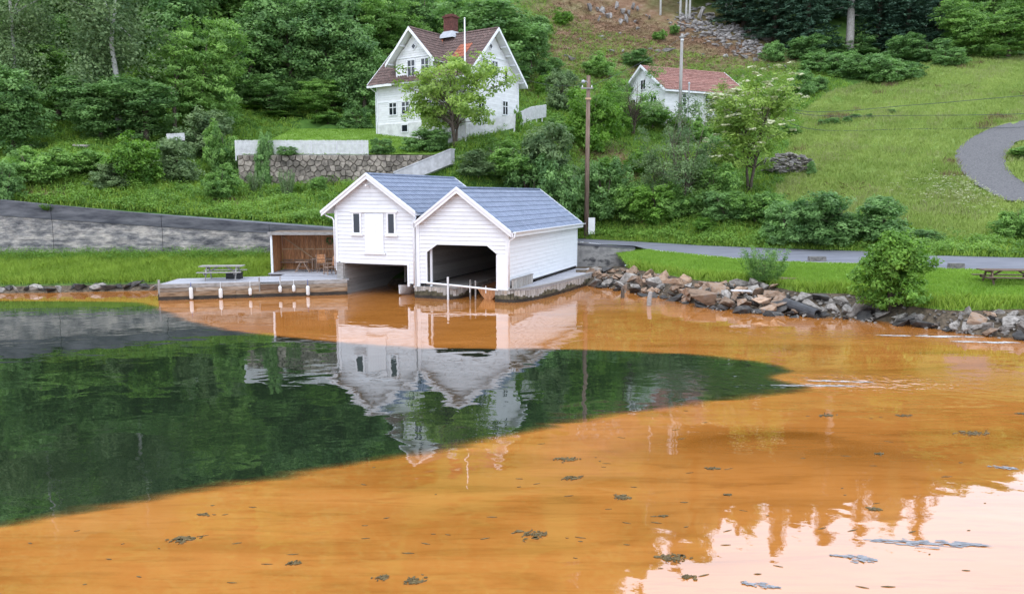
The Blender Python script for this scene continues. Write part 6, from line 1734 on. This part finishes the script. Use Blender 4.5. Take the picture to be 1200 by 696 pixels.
# left wood, front rank
plant('birch', 24, 160, -70, 96, 'birch_tree', 'leftmost birch, white stem and thin hanging leaves', T, 'birches at the wood edge', Y=65)
plant('birch', 141, 160, -60, 104, 'birch_tree', 'birch with a white stem left of the flowering rowan', T, 'birches at the wood edge', Y=65)
plant('broad', 18, 190, 82, 84, 'broad_tree', 'low dark broadleaf tree under the leftmost birch', T, Y=60)
plant('ash', 72, 168, 60, 92, 'ash_tree', 'dark drooping ash between the two birches', T, Y=68)
plant('broad', 118, 165, 92, 86, 'broad_tree', 'low dark tree filling the foot of the second birch', T, Y=64)
plant('broad', 172, 163, 96, 92, 'broad_tree', 'low dark spreading tree left of the short white fence end', T, Y=64)
plant('rowan', 205, 158, 34, 66, 'rowan_tree', 'rowan with cream flower heads left of the garden', T, Y=67)
plant('ash', 238, 158, 26, 92, 'ash_tree', 'grey-green ash with layered drooping sprays right of the rowan', T, Y=69)
plant('broad', 292, 150, 8, 96, 'broad_tree', 'big dark tree behind the left half of the long white fence', T, Y=78)
plant('broad', 345, 150, -12, 92, 'broad_tree', 'tall dark tree behind the middle of the garden lawn', T, Y=80)
plant('broad', 392, 148, 2, 86, 'broad_tree', 'tall dark tree left of the house', T, Y=80)
plant('broad', 428, 140, 40, 70, 'broad_tree', 'dark tree tucked behind the left roof corner of the house', T, Y=79)
plant('broad', 318, 152, 92, 66, 'broad_tree', 'low dark tree at the back of the garden, left', T, Y=77)
plant('ash', 372, 152, 96, 62, 'ash_tree', 'low tree at the back of the garden near the house', T, Y=77.5)
# left wood, upper ranks: alike crowns, one behind another
UPW = [(10, 84, -70, 110), (60, 80, -40, 100), (108, 82, -60, 104), (165, 84, -60, 110), (212, 82, -50, 100), (262, 86, -70, 104), (312, 92, -90, 100), (365, 94, -80, 100), (415, 96, -60, 96), (455, 92, -8, 84), (40, 100, -110, 110), (140, 104, -130, 110), (235, 106, -120, 110), (330, 112, -120, 104), (428, 112, -70, 90), (470, 118, -50, 80), (-60, 66, -40, 100), (-50, 84, -60, 110), (-110, 72, -30, 110)]
for k, (px, Y, tp, w) in enumerate(UPW):
    plant('broad' if k % 3 else 'ash', px, 100, tp, w, 'broad_tree', ('%s tree from the left in the %s rank of the dense dark wood' % (ORD[sum(1 for q_ in UPW[(0 if k < 10 else 10 if k < 16 else 16):(10 if k < 10 else 16 if k < 16 else 19)] if q_[0] < px)], 'middle' if k < 10 else 'uppermost' if k < 16 else 'outlying left')), T, GF, Y=Y, mat='leaf_mid' if k % 4 == 1 else None)
plant('broad', 578, 100, 2, 118, 'broad_tree', 'big round dark tree rising right behind the chimney', T, Y=86)
plant('broad', 500, 60, -10, 62, 'broad_tree', 'dark tree above the left gable of the house', T, Y=98)
plant('ash', 545, 60, 0, 60, 'ash_tree', 'rounded tree directly behind the chimney', T, Y=96)
plant('broad', 622, 85, 22, 44, 'broad_tree', 'dark tree at the right end of the thicket behind the house gable', T, Y=92)
for px, py, tp, w, kd, lab, Y in [(262, 178, 148, 40, 'shrub', 'bush at the left end of the garden lawn', 60.0), (290, 158, 136, 44, 'brightshrub', 'bright bush at the back of the garden lawn, left', 76.5), (335, 157, 140, 46, 'shrub', 'low bush at the back of the garden lawn, middle', 76.5), (385, 157, 132, 40, 'shrub', 'bush at the back of the garden lawn near the house', 76), (420, 158, 128, 36, 'darkshrub', 'dark bush beside the left house corner', 74)]:
    plant(kd, px, py, tp, w, 'garden_bush', lab, B, Y=Y)
# trees round the house and garden
plant('orchard', 533, 157, 69, 134, 'orchard_tree', 'open light-green orchard tree in front of the white house', T, Y=60.2)
plant('darkshrub', 497, 175, 152, 52, 'garden_bush', 'dark garden bush at the foot of the orchard tree', B, Y=60)
plant('darkshrub', 447, 190, 163, 26, 'garden_bush', 'round dark bush at the right end of the long white fence', B, Y=58.9)
plant('darkshrub', 308, 185, 158, 20, 'clipped_bush', 'round dark-green bush poking over the long white fence', B, Y=58.0)
plant('darkshrub', 337, 186, 172, 22, 'clipped_bush', 'low cushion bush hanging over the stone wall top', B, Y=58.0, z=8.1)
plant('brightshrub', 606, 143, 128, 11, 'garden_bush', 'small yellow-green bush at the house gable corner', B, Y=64.8)
plant('greyshrub', 660, 130, 85, 40, 'slope_bush', 'bush on the slope just right of the house gable', B)
plant('brightshrub', 690, 176, 108, 62, 'hazel_bush', 'bright green hazel bush crossed by the brown utility pole', B)
plant('airy', 742, 160, 80, 72, 'slope_tree', 'airy mid-green tree left of the cottage', T, mat='leaf_mid')
plant('airy', 800, 262, 118, 90, 'willow_tree', 'thin grey-green willow in front of the cottage', T, Y=57.5)
plant('airy', 772, 250, 150, 62, 'willow_tree', 'smaller grey-green willow left of the thin tall one', T, Y=59)
plant('elder', 878, 226, 95, 104, 'elder_tree', 'elder tree full of cream flower heads right of the cottage', T)
plant('elder', 855, 150, 100, 60, 'elder_tree', 'second, smaller flowering elder before the cottage end wall', T, Y=77)
plant('darkshrub', 833, 200, 160, 40, 'slope_bush', 'dark bush below the right end of the cottage', B)
plant('shrub', 835, 245, 195, 60, 'slope_bush', 'dark bush left of the elder trunk', B)
plant('brightshrub', 722, 135, 92, 36, 'slope_bush', 'bright bush above the hazel, beside the airy tree', B)
plant('shrub', 700, 90, 62, 40, 'slope_bush', 'bush on the slope above the brown utility pole', B)
plant('darkshrub', 745, 78, 60, 40, 'slope_bush', 'dark bush directly above the cottage ridge, left', B)
plant('shrub', 628, 62, 40, 34, 'slope_bush', 'young bush right of the thicket behind the house', B)
plant('brightshrub', 636, 45, 26, 24, 'slope_bush', 'fresh green bush at the left edge of the felled slope', B)
plant('brightshrub', 657, 30, 12, 22, 'slope_bush', 'bush high on the left edge of the felled slope', B)
plant('shrub', 772, 48, 36, 18, 'slope_bush', 'small bush alone in the brown felled slope, left one', B)
plant('shrub', 790, 42, 30, 14, 'slope_bush', 'small bush alone in the brown felled slope, right one', B)
plant('darkshrub', 650, 100, 72, 44, 'slope_bush', 'dark bush behind the house gable eaves', B)
for px, py, tp, w, kd, lab in [(706, 214, 186, 40, 'brightshrub', 'bright bush on the slope right of the roadside pole, upper one'), (752, 205, 176, 38, 'brightshrub', 'bright bush under the airy tree, beside the brown bracken'), (655, 165, 138, 40, 'shrub', 'bush on the slope between the picket fence end and the hazel'), (765, 152, 122, 40, 'shrub', 'bush against the left gable of the cottage'), (792, 160, 134, 36, 'brightshrub', 'fresh bush below the cottage, left of its grey pole'), (815, 166, 138, 36, 'shrub', 'bush below the cottage, right of its grey pole'), (640, 112, 88, 30, 'brightshrub', 'bright small bush uphill of the house gable'), (720, 160, 132, 34, 'brightshrub', 'bright bush between the hazel and the airy tree'), (908, 130, 104, 34, 'shrub', 'bush right of the cottage roof corner'), (925, 160, 146, 26, 'shrub', 'small bush right of the flowering elder crown'), (738, 120, 98, 30, 'shrub', 'bush just left of the cottage gable peak')]:
    plant(kd, px, py, tp, w, 'slope_bush', lab, B)
# thicket behind the boathouses
for k, (px, py, tp, w, kd, Y, lab) in enumerate([(590, 225, 168, 84, 'shrub', 58.5, 'broad grey-green bush above the ridge of the left boathouse'), (640, 222, 152, 80, 'greyshrub', 60, 'grey-green bush below the end of the picket fence'), (560, 225, 178, 60, 'greyshrub', 57.5, 'bush beside the sloping stair parapet'),
    (622, 250, 186, 66, 'darkshrub', 57.2, 'dark bush rising between the two boathouse roofs'), (645, 262, 198, 58, 'darkshrub', 57.5, 'dark bush left of the foot of the brown utility pole'), (708, 262, 190, 62, 'darkshrub', 60.6, 'dark bush right of the foot of the brown utility pole'), (735, 272, 214, 56, 'shrub', 60.0, 'low bush between the roadside pole and the bright bush'),
    (770, 275, 214, 64, 'brightshrub', 58.0, 'bright round bush beside the road, left of the willow foot'), (800, 275, 216, 54, 'shrub', 57.0, 'mid-green bush beside the road under the willow'), (850, 278, 226, 56, 'darkshrub', 54.8, 'dark roadside bush left of the elder trunk'), (885, 279, 226, 62, 'shrub', 53.4, 'roadside bush below the elder trunk'), (828, 280, 256, 34, 'brightshrub', 54.0, 'low bright bush by the road under the elder')]):
    plant(kd, px, py, tp, w, 'thicket_bush' if px < 760 else 'roadside_bush', lab, B, 'bushes along the foot of the slope', Y=Y)
for px, py, tp, w, kd, Y, lab in [(925, 282, 238, 66, 'darkshrub', 49.5, 'leftmost of the three dark sallow bushes by the road'), (975, 284, 228, 86, 'darkshrub', 48.4, 'largest dark sallow bush, in the middle of the roadside three'), (1030, 285, 233, 78, 'darkshrub', 47.6, 'rightmost of the three dark sallow bushes by the road'), (1090, 293, 270, 30, 'darkshrub', 45.3, 'small lone dark bush beside the road'), (1192, 294, 240, 52, 'shrub', 45, 'bush at the road bend on the far right'), (1200, 212, 172, 36, 'shrub', 60.5, 'bush inside the bend of the gravel track')]:
    plant(kd, px, py, tp, w, 'roadside_bush', lab, B, Y=Y)
# left bank shrubs
for px, py, tp, w, kd, lab in [(236, 185, 130, 62, 'greyshrub', 'tall hazel bush left of the long white fence'), (258, 232, 196, 46, 'shrub', 'round bush at the foot of the stone terrace wall, left'), (305, 215, 175, 44, 'darkshrub', 'dark bush against the left end of the stone terrace wall'), (158, 216, 162, 70, 'brightshrub', 'bright spreading bush in the middle of the left bank'),
                                 (95, 208, 176, 64, 'shrub', 'bush in front of the grey rock outcrop'), (40, 215, 176, 70, 'shrub', 'bush at the left end of the bank'), (205, 215, 165, 66, 'greyshrub', 'loose grey-green bush below the short fence end'), (128, 222, 190, 50, 'greyshrub', 'low loose bush on the left bank below the bright one'), (282, 200, 168, 40, 'greyshrub', 'bush spilling over the corner of the stone terrace wall'),
                                 (337, 232, 200, 20, 'willow', 'slim seedling bush at the foot of the stone wall, right one'), (300, 228, 202, 20, 'willow', 'slim seedling bush at the foot of the stone wall, left one'), (375, 228, 208, 26, 'shrub', 'low bush under the right part of the stone wall'), (8, 236, 190, 40, 'darkshrub', 'dark bush at the far left above the wall')]:
    plant(kd, px, py, tp, w, 'bank_bush', lab, B, 'bushes on the left bank')
# shore bushes
sb1 = bank_pt(0, 0)
q = atz(893, 333, .9); plant('willow', 893, 333, 290, 58, 'shore_bush', 'smaller feathery bush at the edge of the right lawn', B, loc=q, mat='leaf_mid')
q = atz(1042, 356, .7); plant('shorebush', 1042, 360, 276, 80, 'shore_bush', 'big bright-green bush on the shore in front of the road', B, loc=q)
# upper right wood
for k, (px, py, tp, w, Y, lab) in enumerate([(838, 12, -110, 66, 130, 'leftmost dark spruce at the top of the scree'), (872, 30, -100, 70, 122, 'dark spruce just right of the scree head'), (908, 52, -95, 70, 117, 'dark spruce left of the thick bare trunk'), (945, 66, -90, 66, 114, 'dark spruce beside the thick bare trunk'), (1028, 64, -90, 62, 114, 'dark spruce right of the thick bare trunk'), (1062, 66, -80, 64, 112, 'dark spruce above the middle of the meadow'), (1098, 64, -70, 60, 110, 'rightmost dark spruce above the meadow'), (968, 40, -120, 66, 126, 'dark spruce standing behind the thick bare trunk')]):
    plant('spruce', px, py, tp, w, 'spruce_tree', lab, T, 'spruces above the meadow', Y=Y)
SPB = [(820, 142), (858, 138), (895, 132), (930, 130), (1000, 128), (1045, 128), (1085, 124), (1010, 142), (1120, 128), (960, 145), (1070, 142), (905, 150)]
for k, (px, Y) in enumerate(SPB):
    plant('spruce', px, 20, -150 + (k % 4) * 12, 66, 'spruce_tree', '%s spruce from the left in the back rank above the meadow' % ORD[sum(1 for q_ in SPB if q_[0] < px)], T, 'spruces of the back rank', Y=Y)
hq = hit(995, 67)
bt = empty('bare_trunk', tuple(hq), 0, 'thick pale bare tree trunk standing before the dark spruces', T)
MB().tube([(0, 0, -.5), (.02, 0, 1.0), (-.05, 0, 5.0), (-.1, .1, 9.0), (-.2, .2, 16)], [.72, .60, .50, .42, .18], 12).build('trunk', M['grey_bark'], bt, smooth=True)
lm = MB()
for a, z in ((.4, 5.5), (2.8, 6.5), (4.4, 8.0), (1.7, 9.0)): lm.tube([(-.05, 0, z), (math.cos(a) * .9, math.sin(a) * .9, z + .3), (math.cos(a) * 2.1, math.sin(a) * 2.1, z + .2)], [.10, .06, .02], 5)
lm.build('branches', M['grey_bark'], bt)
o = link_mesh('crown', KINDS['spruce'][0][3], bt); o.scale = (1.15, 1.15, .9); o.location = (-.15, .15, 6.0)
for k, (px, py, lab) in enumerate([(774, 18, 'thin birch stem standing alone on the crest of the felled slope'), (797, 20, 'thin birch stem left of the pair on the crest'), (804, 22, 'left stem of the close birch pair on the crest'), (808, 22, 'right stem of the close birch pair on the crest'), (851, 18, 'thin pale stem by the first spruce, left'), (857, 18, 'thin pale stem by the first spruce, right'), (1084, 40, 'slim pale stem among the right-hand spruces')]):
    plant('birch', px, py, -130, 34, 'birch_tree', lab, T, 'thin birches on the crest')
for px, py, tp, w, kd, Y, lab in [(1135, 72, 2, 70, 'ash', 104, 'lighter broad tree at the top of the meadow, left one'), (1180, 74, 8, 84, 'ash', 102, 'lighter broad tree at the top of the meadow, rounded one'), (1222, 76, -10, 90, 'ash', 104, 'lighter broad tree at the top right corner of the meadow'), (1160, 50, -60, 90, 'broad', 120, 'darker tree behind the rounded lighter one'), (1225, 40, -70, 90, 'broad', 122, 'darker tree in the top right corner')]:
    plant(kd, px, py, tp, w, 'broad_tree', lab, T, 'lighter trees above the meadow', Y=Y, mat='leaf_mid')
JUN = [(940, 112, 84, 32), (957, 108, 90, 26), (965, 84, 62, 48), (990, 90, 62, 52), (1018, 92, 66, 54), (1045, 97, 70, 52), (1068, 92, 74, 34), (940, 70, 46, 50), (1000, 66, 44, 50), (1055, 70, 44, 44), (1090, 72, 48, 44), (905, 72, 50, 34), (1110, 78, 58, 36)]
for k, (px, py, tp, w) in enumerate(JUN):
    plant('darkshrub', px, py, tp, w, 'juniper_bush', '%s juniper bush from the left in the belt under the spruces' % ORD[sum(1 for q_ in JUN if (q_[0], q_[1]) < (px, py))], B, 'juniper bushes at the upper meadow edge', mat='leaf_dark')
DIT = [(978, 146, 138, 16), (992, 144, 137, 14), (1005, 140, 134, 14), (1018, 139, 134, 12), (1046, 134, 128, 9), (965, 148, 140, 12)]
for k, (px, py, tp, w) in enumerate(DIT):
    plant('darkshrub', px, py, tp, w, 'ditch_bush', '%s small bush from the left along the old ditch in the meadow' % ORD[sum(1 for q_ in DIT if q_[0] < px)], B, 'small bushes along the meadow ditch')
for px, py, tp, w, lab in [(905, 205, 190, 18, 'small bush at the left foot of the stone heap'), (950, 206, 190, 14, 'small bush at the right foot of the stone heap')]:
    plant('darkshrub', px, py, tp, w, 'heap_bush', lab, B)
plant('willow', 58, 250, 240, 16, 'wall_weed', 'tuft of green weeds growing on top of the left concrete wall', 'plant', loc=np.array([atY(56, 246, 47.0)[0], 46.98, atY(56, 247, 47.0)[2]]), mat='leaf_bright')

# forest mass beyond, one object of scattered crowns
def scatter_instances(name, pts, scl, crown_obj_mesh, label, seed):
    proto = bpy.data.objects.new(name + '_source', crown_obj_mesh)
    ng = bpy.data.node_groups.new(name, 'GeometryNodeTree')
    ng.interface.new_socket('Geometry', in_out='INPUT', socket_type='NodeSocketGeometry'); ng.interface.new_socket('Geometry', in_out='OUTPUT', socket_type='NodeSocketGeometry')
    gi = ng.nodes.new('NodeGroupInput'); go = ng.nodes.new('NodeGroupOutput')
    oi = ng.nodes.new('GeometryNodeObjectInfo'); oi.inputs['Object'].default_value = proto; oi.inputs['As Instance'].default_value = True
    ip = ng.nodes.new('GeometryNodeInstanceOnPoints'); mp = ng.nodes.new('GeometryNodeMeshToPoints')
    na = ng.nodes.new('GeometryNodeInputNamedAttribute'); na.data_type = 'FLOAT_VECTOR'; na.inputs['Name'].default_value = 'scl'
    rv_ = ng.nodes.new('FunctionNodeRandomValue'); rv_.data_type = 'FLOAT_VECTOR'; rv_.inputs[1].default_value = (0, 0, 6.28); rv_.inputs['Seed'].default_value = seed
    l = ng.links
    l.new(gi.outputs[0], mp.inputs[0]); l.new(mp.outputs[0], ip.inputs['Points']); l.new(oi.outputs['Geometry'], ip.inputs['Instance']); l.new(rv_.outputs[0], ip.inputs['Rotation']); l.new(na.outputs['Attribute'], ip.inputs['Scale']); l.new(ip.outputs[0], go.inputs[0])
    me_ = bpy.data.meshes.new(name); me_.from_pydata([tuple(q) for q in pts], [], [])
    a = me_.attributes.new('scl', 'FLOAT_VECTOR', 'POINT'); a.data.foreach_set('vector', np.asarray(scl, np.float32).ravel())
    o = link_mesh(name, me_); md = o.modifiers.new('scatter', 'NODES'); md.node_group = ng
    return tag(o, label, kind='stuff')
rg = np.random.default_rng(5)
fx, fy = [], []
while len(fx) < 420:
    x, y = rg.uniform(-170, 175), rg.uniform(64, 250)
    px = CX + F * x / (y * math.cos(TH) + .5)
    if -160 < px < 480: ok = y > 104
    elif 480 <= px < 830: ok = y > 142
    elif 830 <= px < 1360: ok = y > 134
    else: ok = (y > 66) if x < 0 else (y > 92)
    if ok: fx.append(x); fy.append(y)
fx = np.array(fx); fy = np.array(fy); fz = hill_z(fx, fy) - .6
s_ = rg.uniform(.8, 1.35, len(fx)); scl = np.stack([s_ * 1.15, s_ * 1.15, s_], 1)
h1 = rg.random(len(fx)) < .5
con = (fx > 30) & (fx < 100) & (rg.random(len(fx)) < .6)
for nm, sel, ms, lab, sd in (('forest', h1 & ~con, KINDS['broad'][0][3], 'dense broadleaf wood covering the hill beyond', 1), ('forest', ~h1 & ~con, KINDS['broad'][1][3], 'more of the broadleaf wood covering the hill beyond', 2), ('forest', con, KINDS['spruce'][1][3], 'spruce wood covering the right shoulder of the hill', 3)):
    scatter_instances(nm, np.stack([fx, fy, fz], 1)[sel], scl[sel], ms, lab, sd)

# ------------------------------------------------------------------ ground cover: blades and herbs as real geometry
def tufts(name, P, h, w, blades, mat, label, rg, spread=.06, lean=.35, tint_c=None):
    n_ = len(P) * blades; Q = np.repeat(P, blades, 0) + np.c_[rg.normal(0, spread, (n_, 2)), np.zeros(n_)]
    hh = np.repeat(np.broadcast_to(h, (len(P),)), blades) * rg.uniform(.55, 1.15, n_); a = rg.uniform(0, 6.28, n_); l = rg.normal(0, lean, (n_, 2)) * hh[:, None]
    sx = np.stack([np.cos(a), np.sin(a), 0 * a], 1) * w / 2
    tip = Q + np.c_[l, hh]; mid = Q + np.c_[l * .32, hh * .55]
    V = np.stack([Q - sx, Q + sx, mid + sx * .8, tip, mid - sx * .8], 1).reshape(-1, 3)
    me_ = np_mesh(name, V, np.arange(n_)[:, None] * 5 + np.array([[0, 1, 2, 3, 4]]), mat, tint=np.repeat(np.clip(np.repeat(tint_c if tint_c is not None else rg.random(len(P)), blades) * .6 + .4 * rg.random(n_), 0, 1), 5))
    return tag(link_mesh(name, me_), label, kind='stuff')
rg = np.random.default_rng(9)
def on_grid(G, n_, lo=0., hi=1., x0=-99, x1=99):
    Xg, Yg, Zg = G; ny, nx = Xg.shape; xs_ = Xg[0]
    x = rg.uniform(max(x0, xs_[0]), min(x1, xs_[-1]), n_); s = rg.uniform(lo, hi, n_) * (ny - 1) * .999; i = np.interp(x, xs_, np.arange(nx)); i = np.minimum(i, nx - 1.001)
    i0 = i.astype(int); s0 = s.astype(int); fi = i - i0; fs_ = s - s0
    def bl(A): return (A[s0, i0] * (1 - fi) + A[s0, i0 + 1] * fi) * (1 - fs_) + (A[s0 + 1, i0] * (1 - fi) + A[s0 + 1, i0 + 1] * fi) * fs_
    return np.stack([x, bl(Yg), bl(Zg)], 1)
P = on_grid(GL, 26000, .04, 1.0, -38, -8)
P = P[~((P[:, 0] > s0[0] - .15) & (P[:, 1] > s0[1] - 1.4))]
P = P[~np.array([(lambda q: -.1 < q[0] and -.3 < q[1] < JD + .12)(jlocal(p_)) for p_ in P])]
tl = np.clip(.5 + .35 * vnoise(P[:, 0], P[:, 1], 1.2), 0, 1)
tufts('tall_grass', P, .22 + .42 * tl * rg.random(len(P)), .022, 6, M['grass_tall'], 'tall bright grass on the bank below the concrete wall', rg, spread=.09, tint_c=tl)
W2 = on_grid(GL, 1500, .72, 1.0, -38, -15)
tag(link_mesh('bank_weeds', leaves(W2 + np.array([0, 0, .38]), .34, 14, .10, np.tile([[0, -.4, 1.]], (len(W2), 1)), rg, name='bank_weeds', mat=M['leaf_bright'], aspect=.35, flat=1.1)), 'tall leafy weeds along the foot of the concrete wall', kind='stuff')
P = on_grid(GR, 26000, .0, 1.0, 6.9, 30)
tl = np.clip(.5 + .3 * vnoise(P[:, 0], P[:, 1], .9) + .2 * vnoise(P[:, 0], P[:, 1], 3.1), 0, 1)
tufts('short_grass', P, .08 + .05 * rg.random(len(P)), .03, 5, M['grass_lawn'], 'short grass of the right lawn', rg, spread=.08, tint_c=tl)
P = on_grid(GR, 2600, .0, .12, 6.9, 30)
tufts('edge_grass', P, .22 + .28 * rg.random(len(P)), .028, 6, M['grass_tall'], 'longer grass along the lawn edge above the boulders', rg, spread=.1)
# garden
gxr = rg.uniform(GX0 + .05, 0, 15000); gyr = rg.uniform(58.6, 76.8, 15000)
ok = gyr > np.interp(gxr, [GX0, -5.6, -4.9, -2.6, .3], [58.5, 58.5, 60.5, 62.1, 64.6]); gxr, gyr = gxr[ok], gyr[ok]
P = np.stack([gxr, gyr, garden_z(gxr, gyr)], 1)
tufts('garden_grass', P, .07 + .05 * rg.random(len(P)), .04, 4, M['grass_lawn'], 'short grass of the garden terrace', rg, spread=.1)
# hillside: meadow grass and rough herbs
def hill_points(n_, x0, x1, depth):
    x = rg.uniform(x0, x1, n_); by, _ = polyl(RF, x); y = by + .15 + depth * rg.random(n_) ** 1.5
    return x, y
x, y = hill_points(150000, -8, 75, 68)
md_ = meadow_at(x, y) & ~inside(TRACK, x, y)
x, y = x[md_], y[md_]; k = min(len(x), 62000); x, y = x[:k], y[:k]
tl = np.clip(.45 + .35 * vnoise(x, y, .28, 1) + .25 * vnoise(x, y, .9, 5), 0, 1)
tufts('meadow_grass', np.stack([x, y, hill_z(x, y)], 1), .22 + .2 * rg.random(len(x)), .05, 5, M['grass_meadow'], 'unmown grass of the hillside meadow', rg, spread=.14, tint_c=tl)
dp = vnoise(x, y, .35, 6) + .5 * vnoise(x, y, 1.1, 2) + .4 * rg.random(len(x)); sel = dp > .55
tufts('dry_stalks', np.stack([x, y, hill_z(x, y)], 1)[sel][:5000], .30 + .2 * rg.random(min(int(sel.sum()), 5000)), .028, 6, M['dry_grass'], 'pale dry seed stalks standing in the meadow', rg, spread=.2)
sel = (vnoise(x, y, .3, 9) + .3 * vnoise(x, y, 1.2, 4) > .75)
tufts('sorrel', np.stack([x, y, hill_z(x, y)], 1)[sel][:1800], .38 + .2 * rg.random(min(int(sel.sum()), 1800)), .03, 5, M['bracken'], 'rust-coloured sorrel stalks in the meadow', rg, spread=.2)
# white umbel flowers beside the track
q = hit(1150, 240); xu = rg.normal(0, 1.7, 420) + atY(1140, 238, 53)[0]; yu = rg.normal(0, 2.2, 420) + 54.5
ok = ~inside(TRACK, xu, yu); xu, yu = xu[ok], yu[ok]
P = np.stack([xu, yu, hill_z(xu, yu) + .42], 1); tag(link_mesh('wild_flowers', leaves(P, .12, 6, .09, np.tile([[0, 0, 1.]], (len(P), 1)), rg, name='wild_flowers', mat=M['blossom'], aspect=.9, up=2, flat=.2)), 'white umbel flowers beside the gravel track', kind='stuff')
x, y = hill_points(190000, -60, 40, 66)
br = brown_at(x, y)
gd = (x > GX0) & (x < GX1) & (y > np.interp(x, [GX0, -5.6, -4.9, -2.6, .3, GX1], [58.5, 58.5, 60.5, 62.1, 64.6, 68.5])) & (y < 76)
ok = ~meadow_at(x, y) & ~gd & (rg.random(len(x)) > br * .93)
x, y = x[ok], y[ok]; k = min(len(x), 90000); x, y = x[:k], y[:k]
tl = np.clip(.45 + .4 * vnoise(x, y, .6, 1) + .3 * vnoise(x, y, 1.9, 5), 0, 1)
P = np.stack([x, y, hill_z(x, y) + .12 + rg.random(len(x)) * np.clip(.25 + .55 * vnoise(x, y, 1.3, 8) + .35 * vnoise(x, y, .45, 3), .08, 1.1)], 1)
half = int(len(P) * .6)
tag(link_mesh('undergrowth', leaves(P[:half], .30, 12, .17, np.tile([[0, -.3, 1.]], (half, 1)), rg, name='undergrowth', mat=M['herb'], aspect=.45, flat=.7, tint_c=tl[:half])), 'low herbs and bramble covering the rough slope', kind='stuff')
tufts('rough_grass', np.c_[P[half:, :2], hill_z(P[half:, 0], P[half:, 1])], .28 + .22 * rg.random(len(P) - half), .05, 5, M['grass_tall'], 'rough grass between the herbs on the slope', rg, spread=.16, tint_c=tl[half:])
x, y = hill_points(60000, -12, 40, 78); br = brown_at(x, y); ok = rg.random(len(x)) < br * .8; x, y = x[ok][:9000], y[ok][:9000]
if len(x):
    P = np.stack([x, y, hill_z(x, y)], 1)
    tufts('brash', P, .12 + .2 * rg.random(len(P)), .05, 5, M['bracken'], 'dead brown brash on the felled slope', rg, spread=.25, lean=1.4)
# verge along the road
xv = rg.uniform(4, 60, 9000); by, bz = polyl(RF, xv); yv = by + rg.uniform(.02, .9, 9000)
tufts('verge_grass', np.stack([xv, yv, hill_z(xv, yv)], 1), .12 + .15 * rg.random(9000), .035, 5, M['grass_lawn'], 'grass verge on the far side of the road', rg, spread=.1)
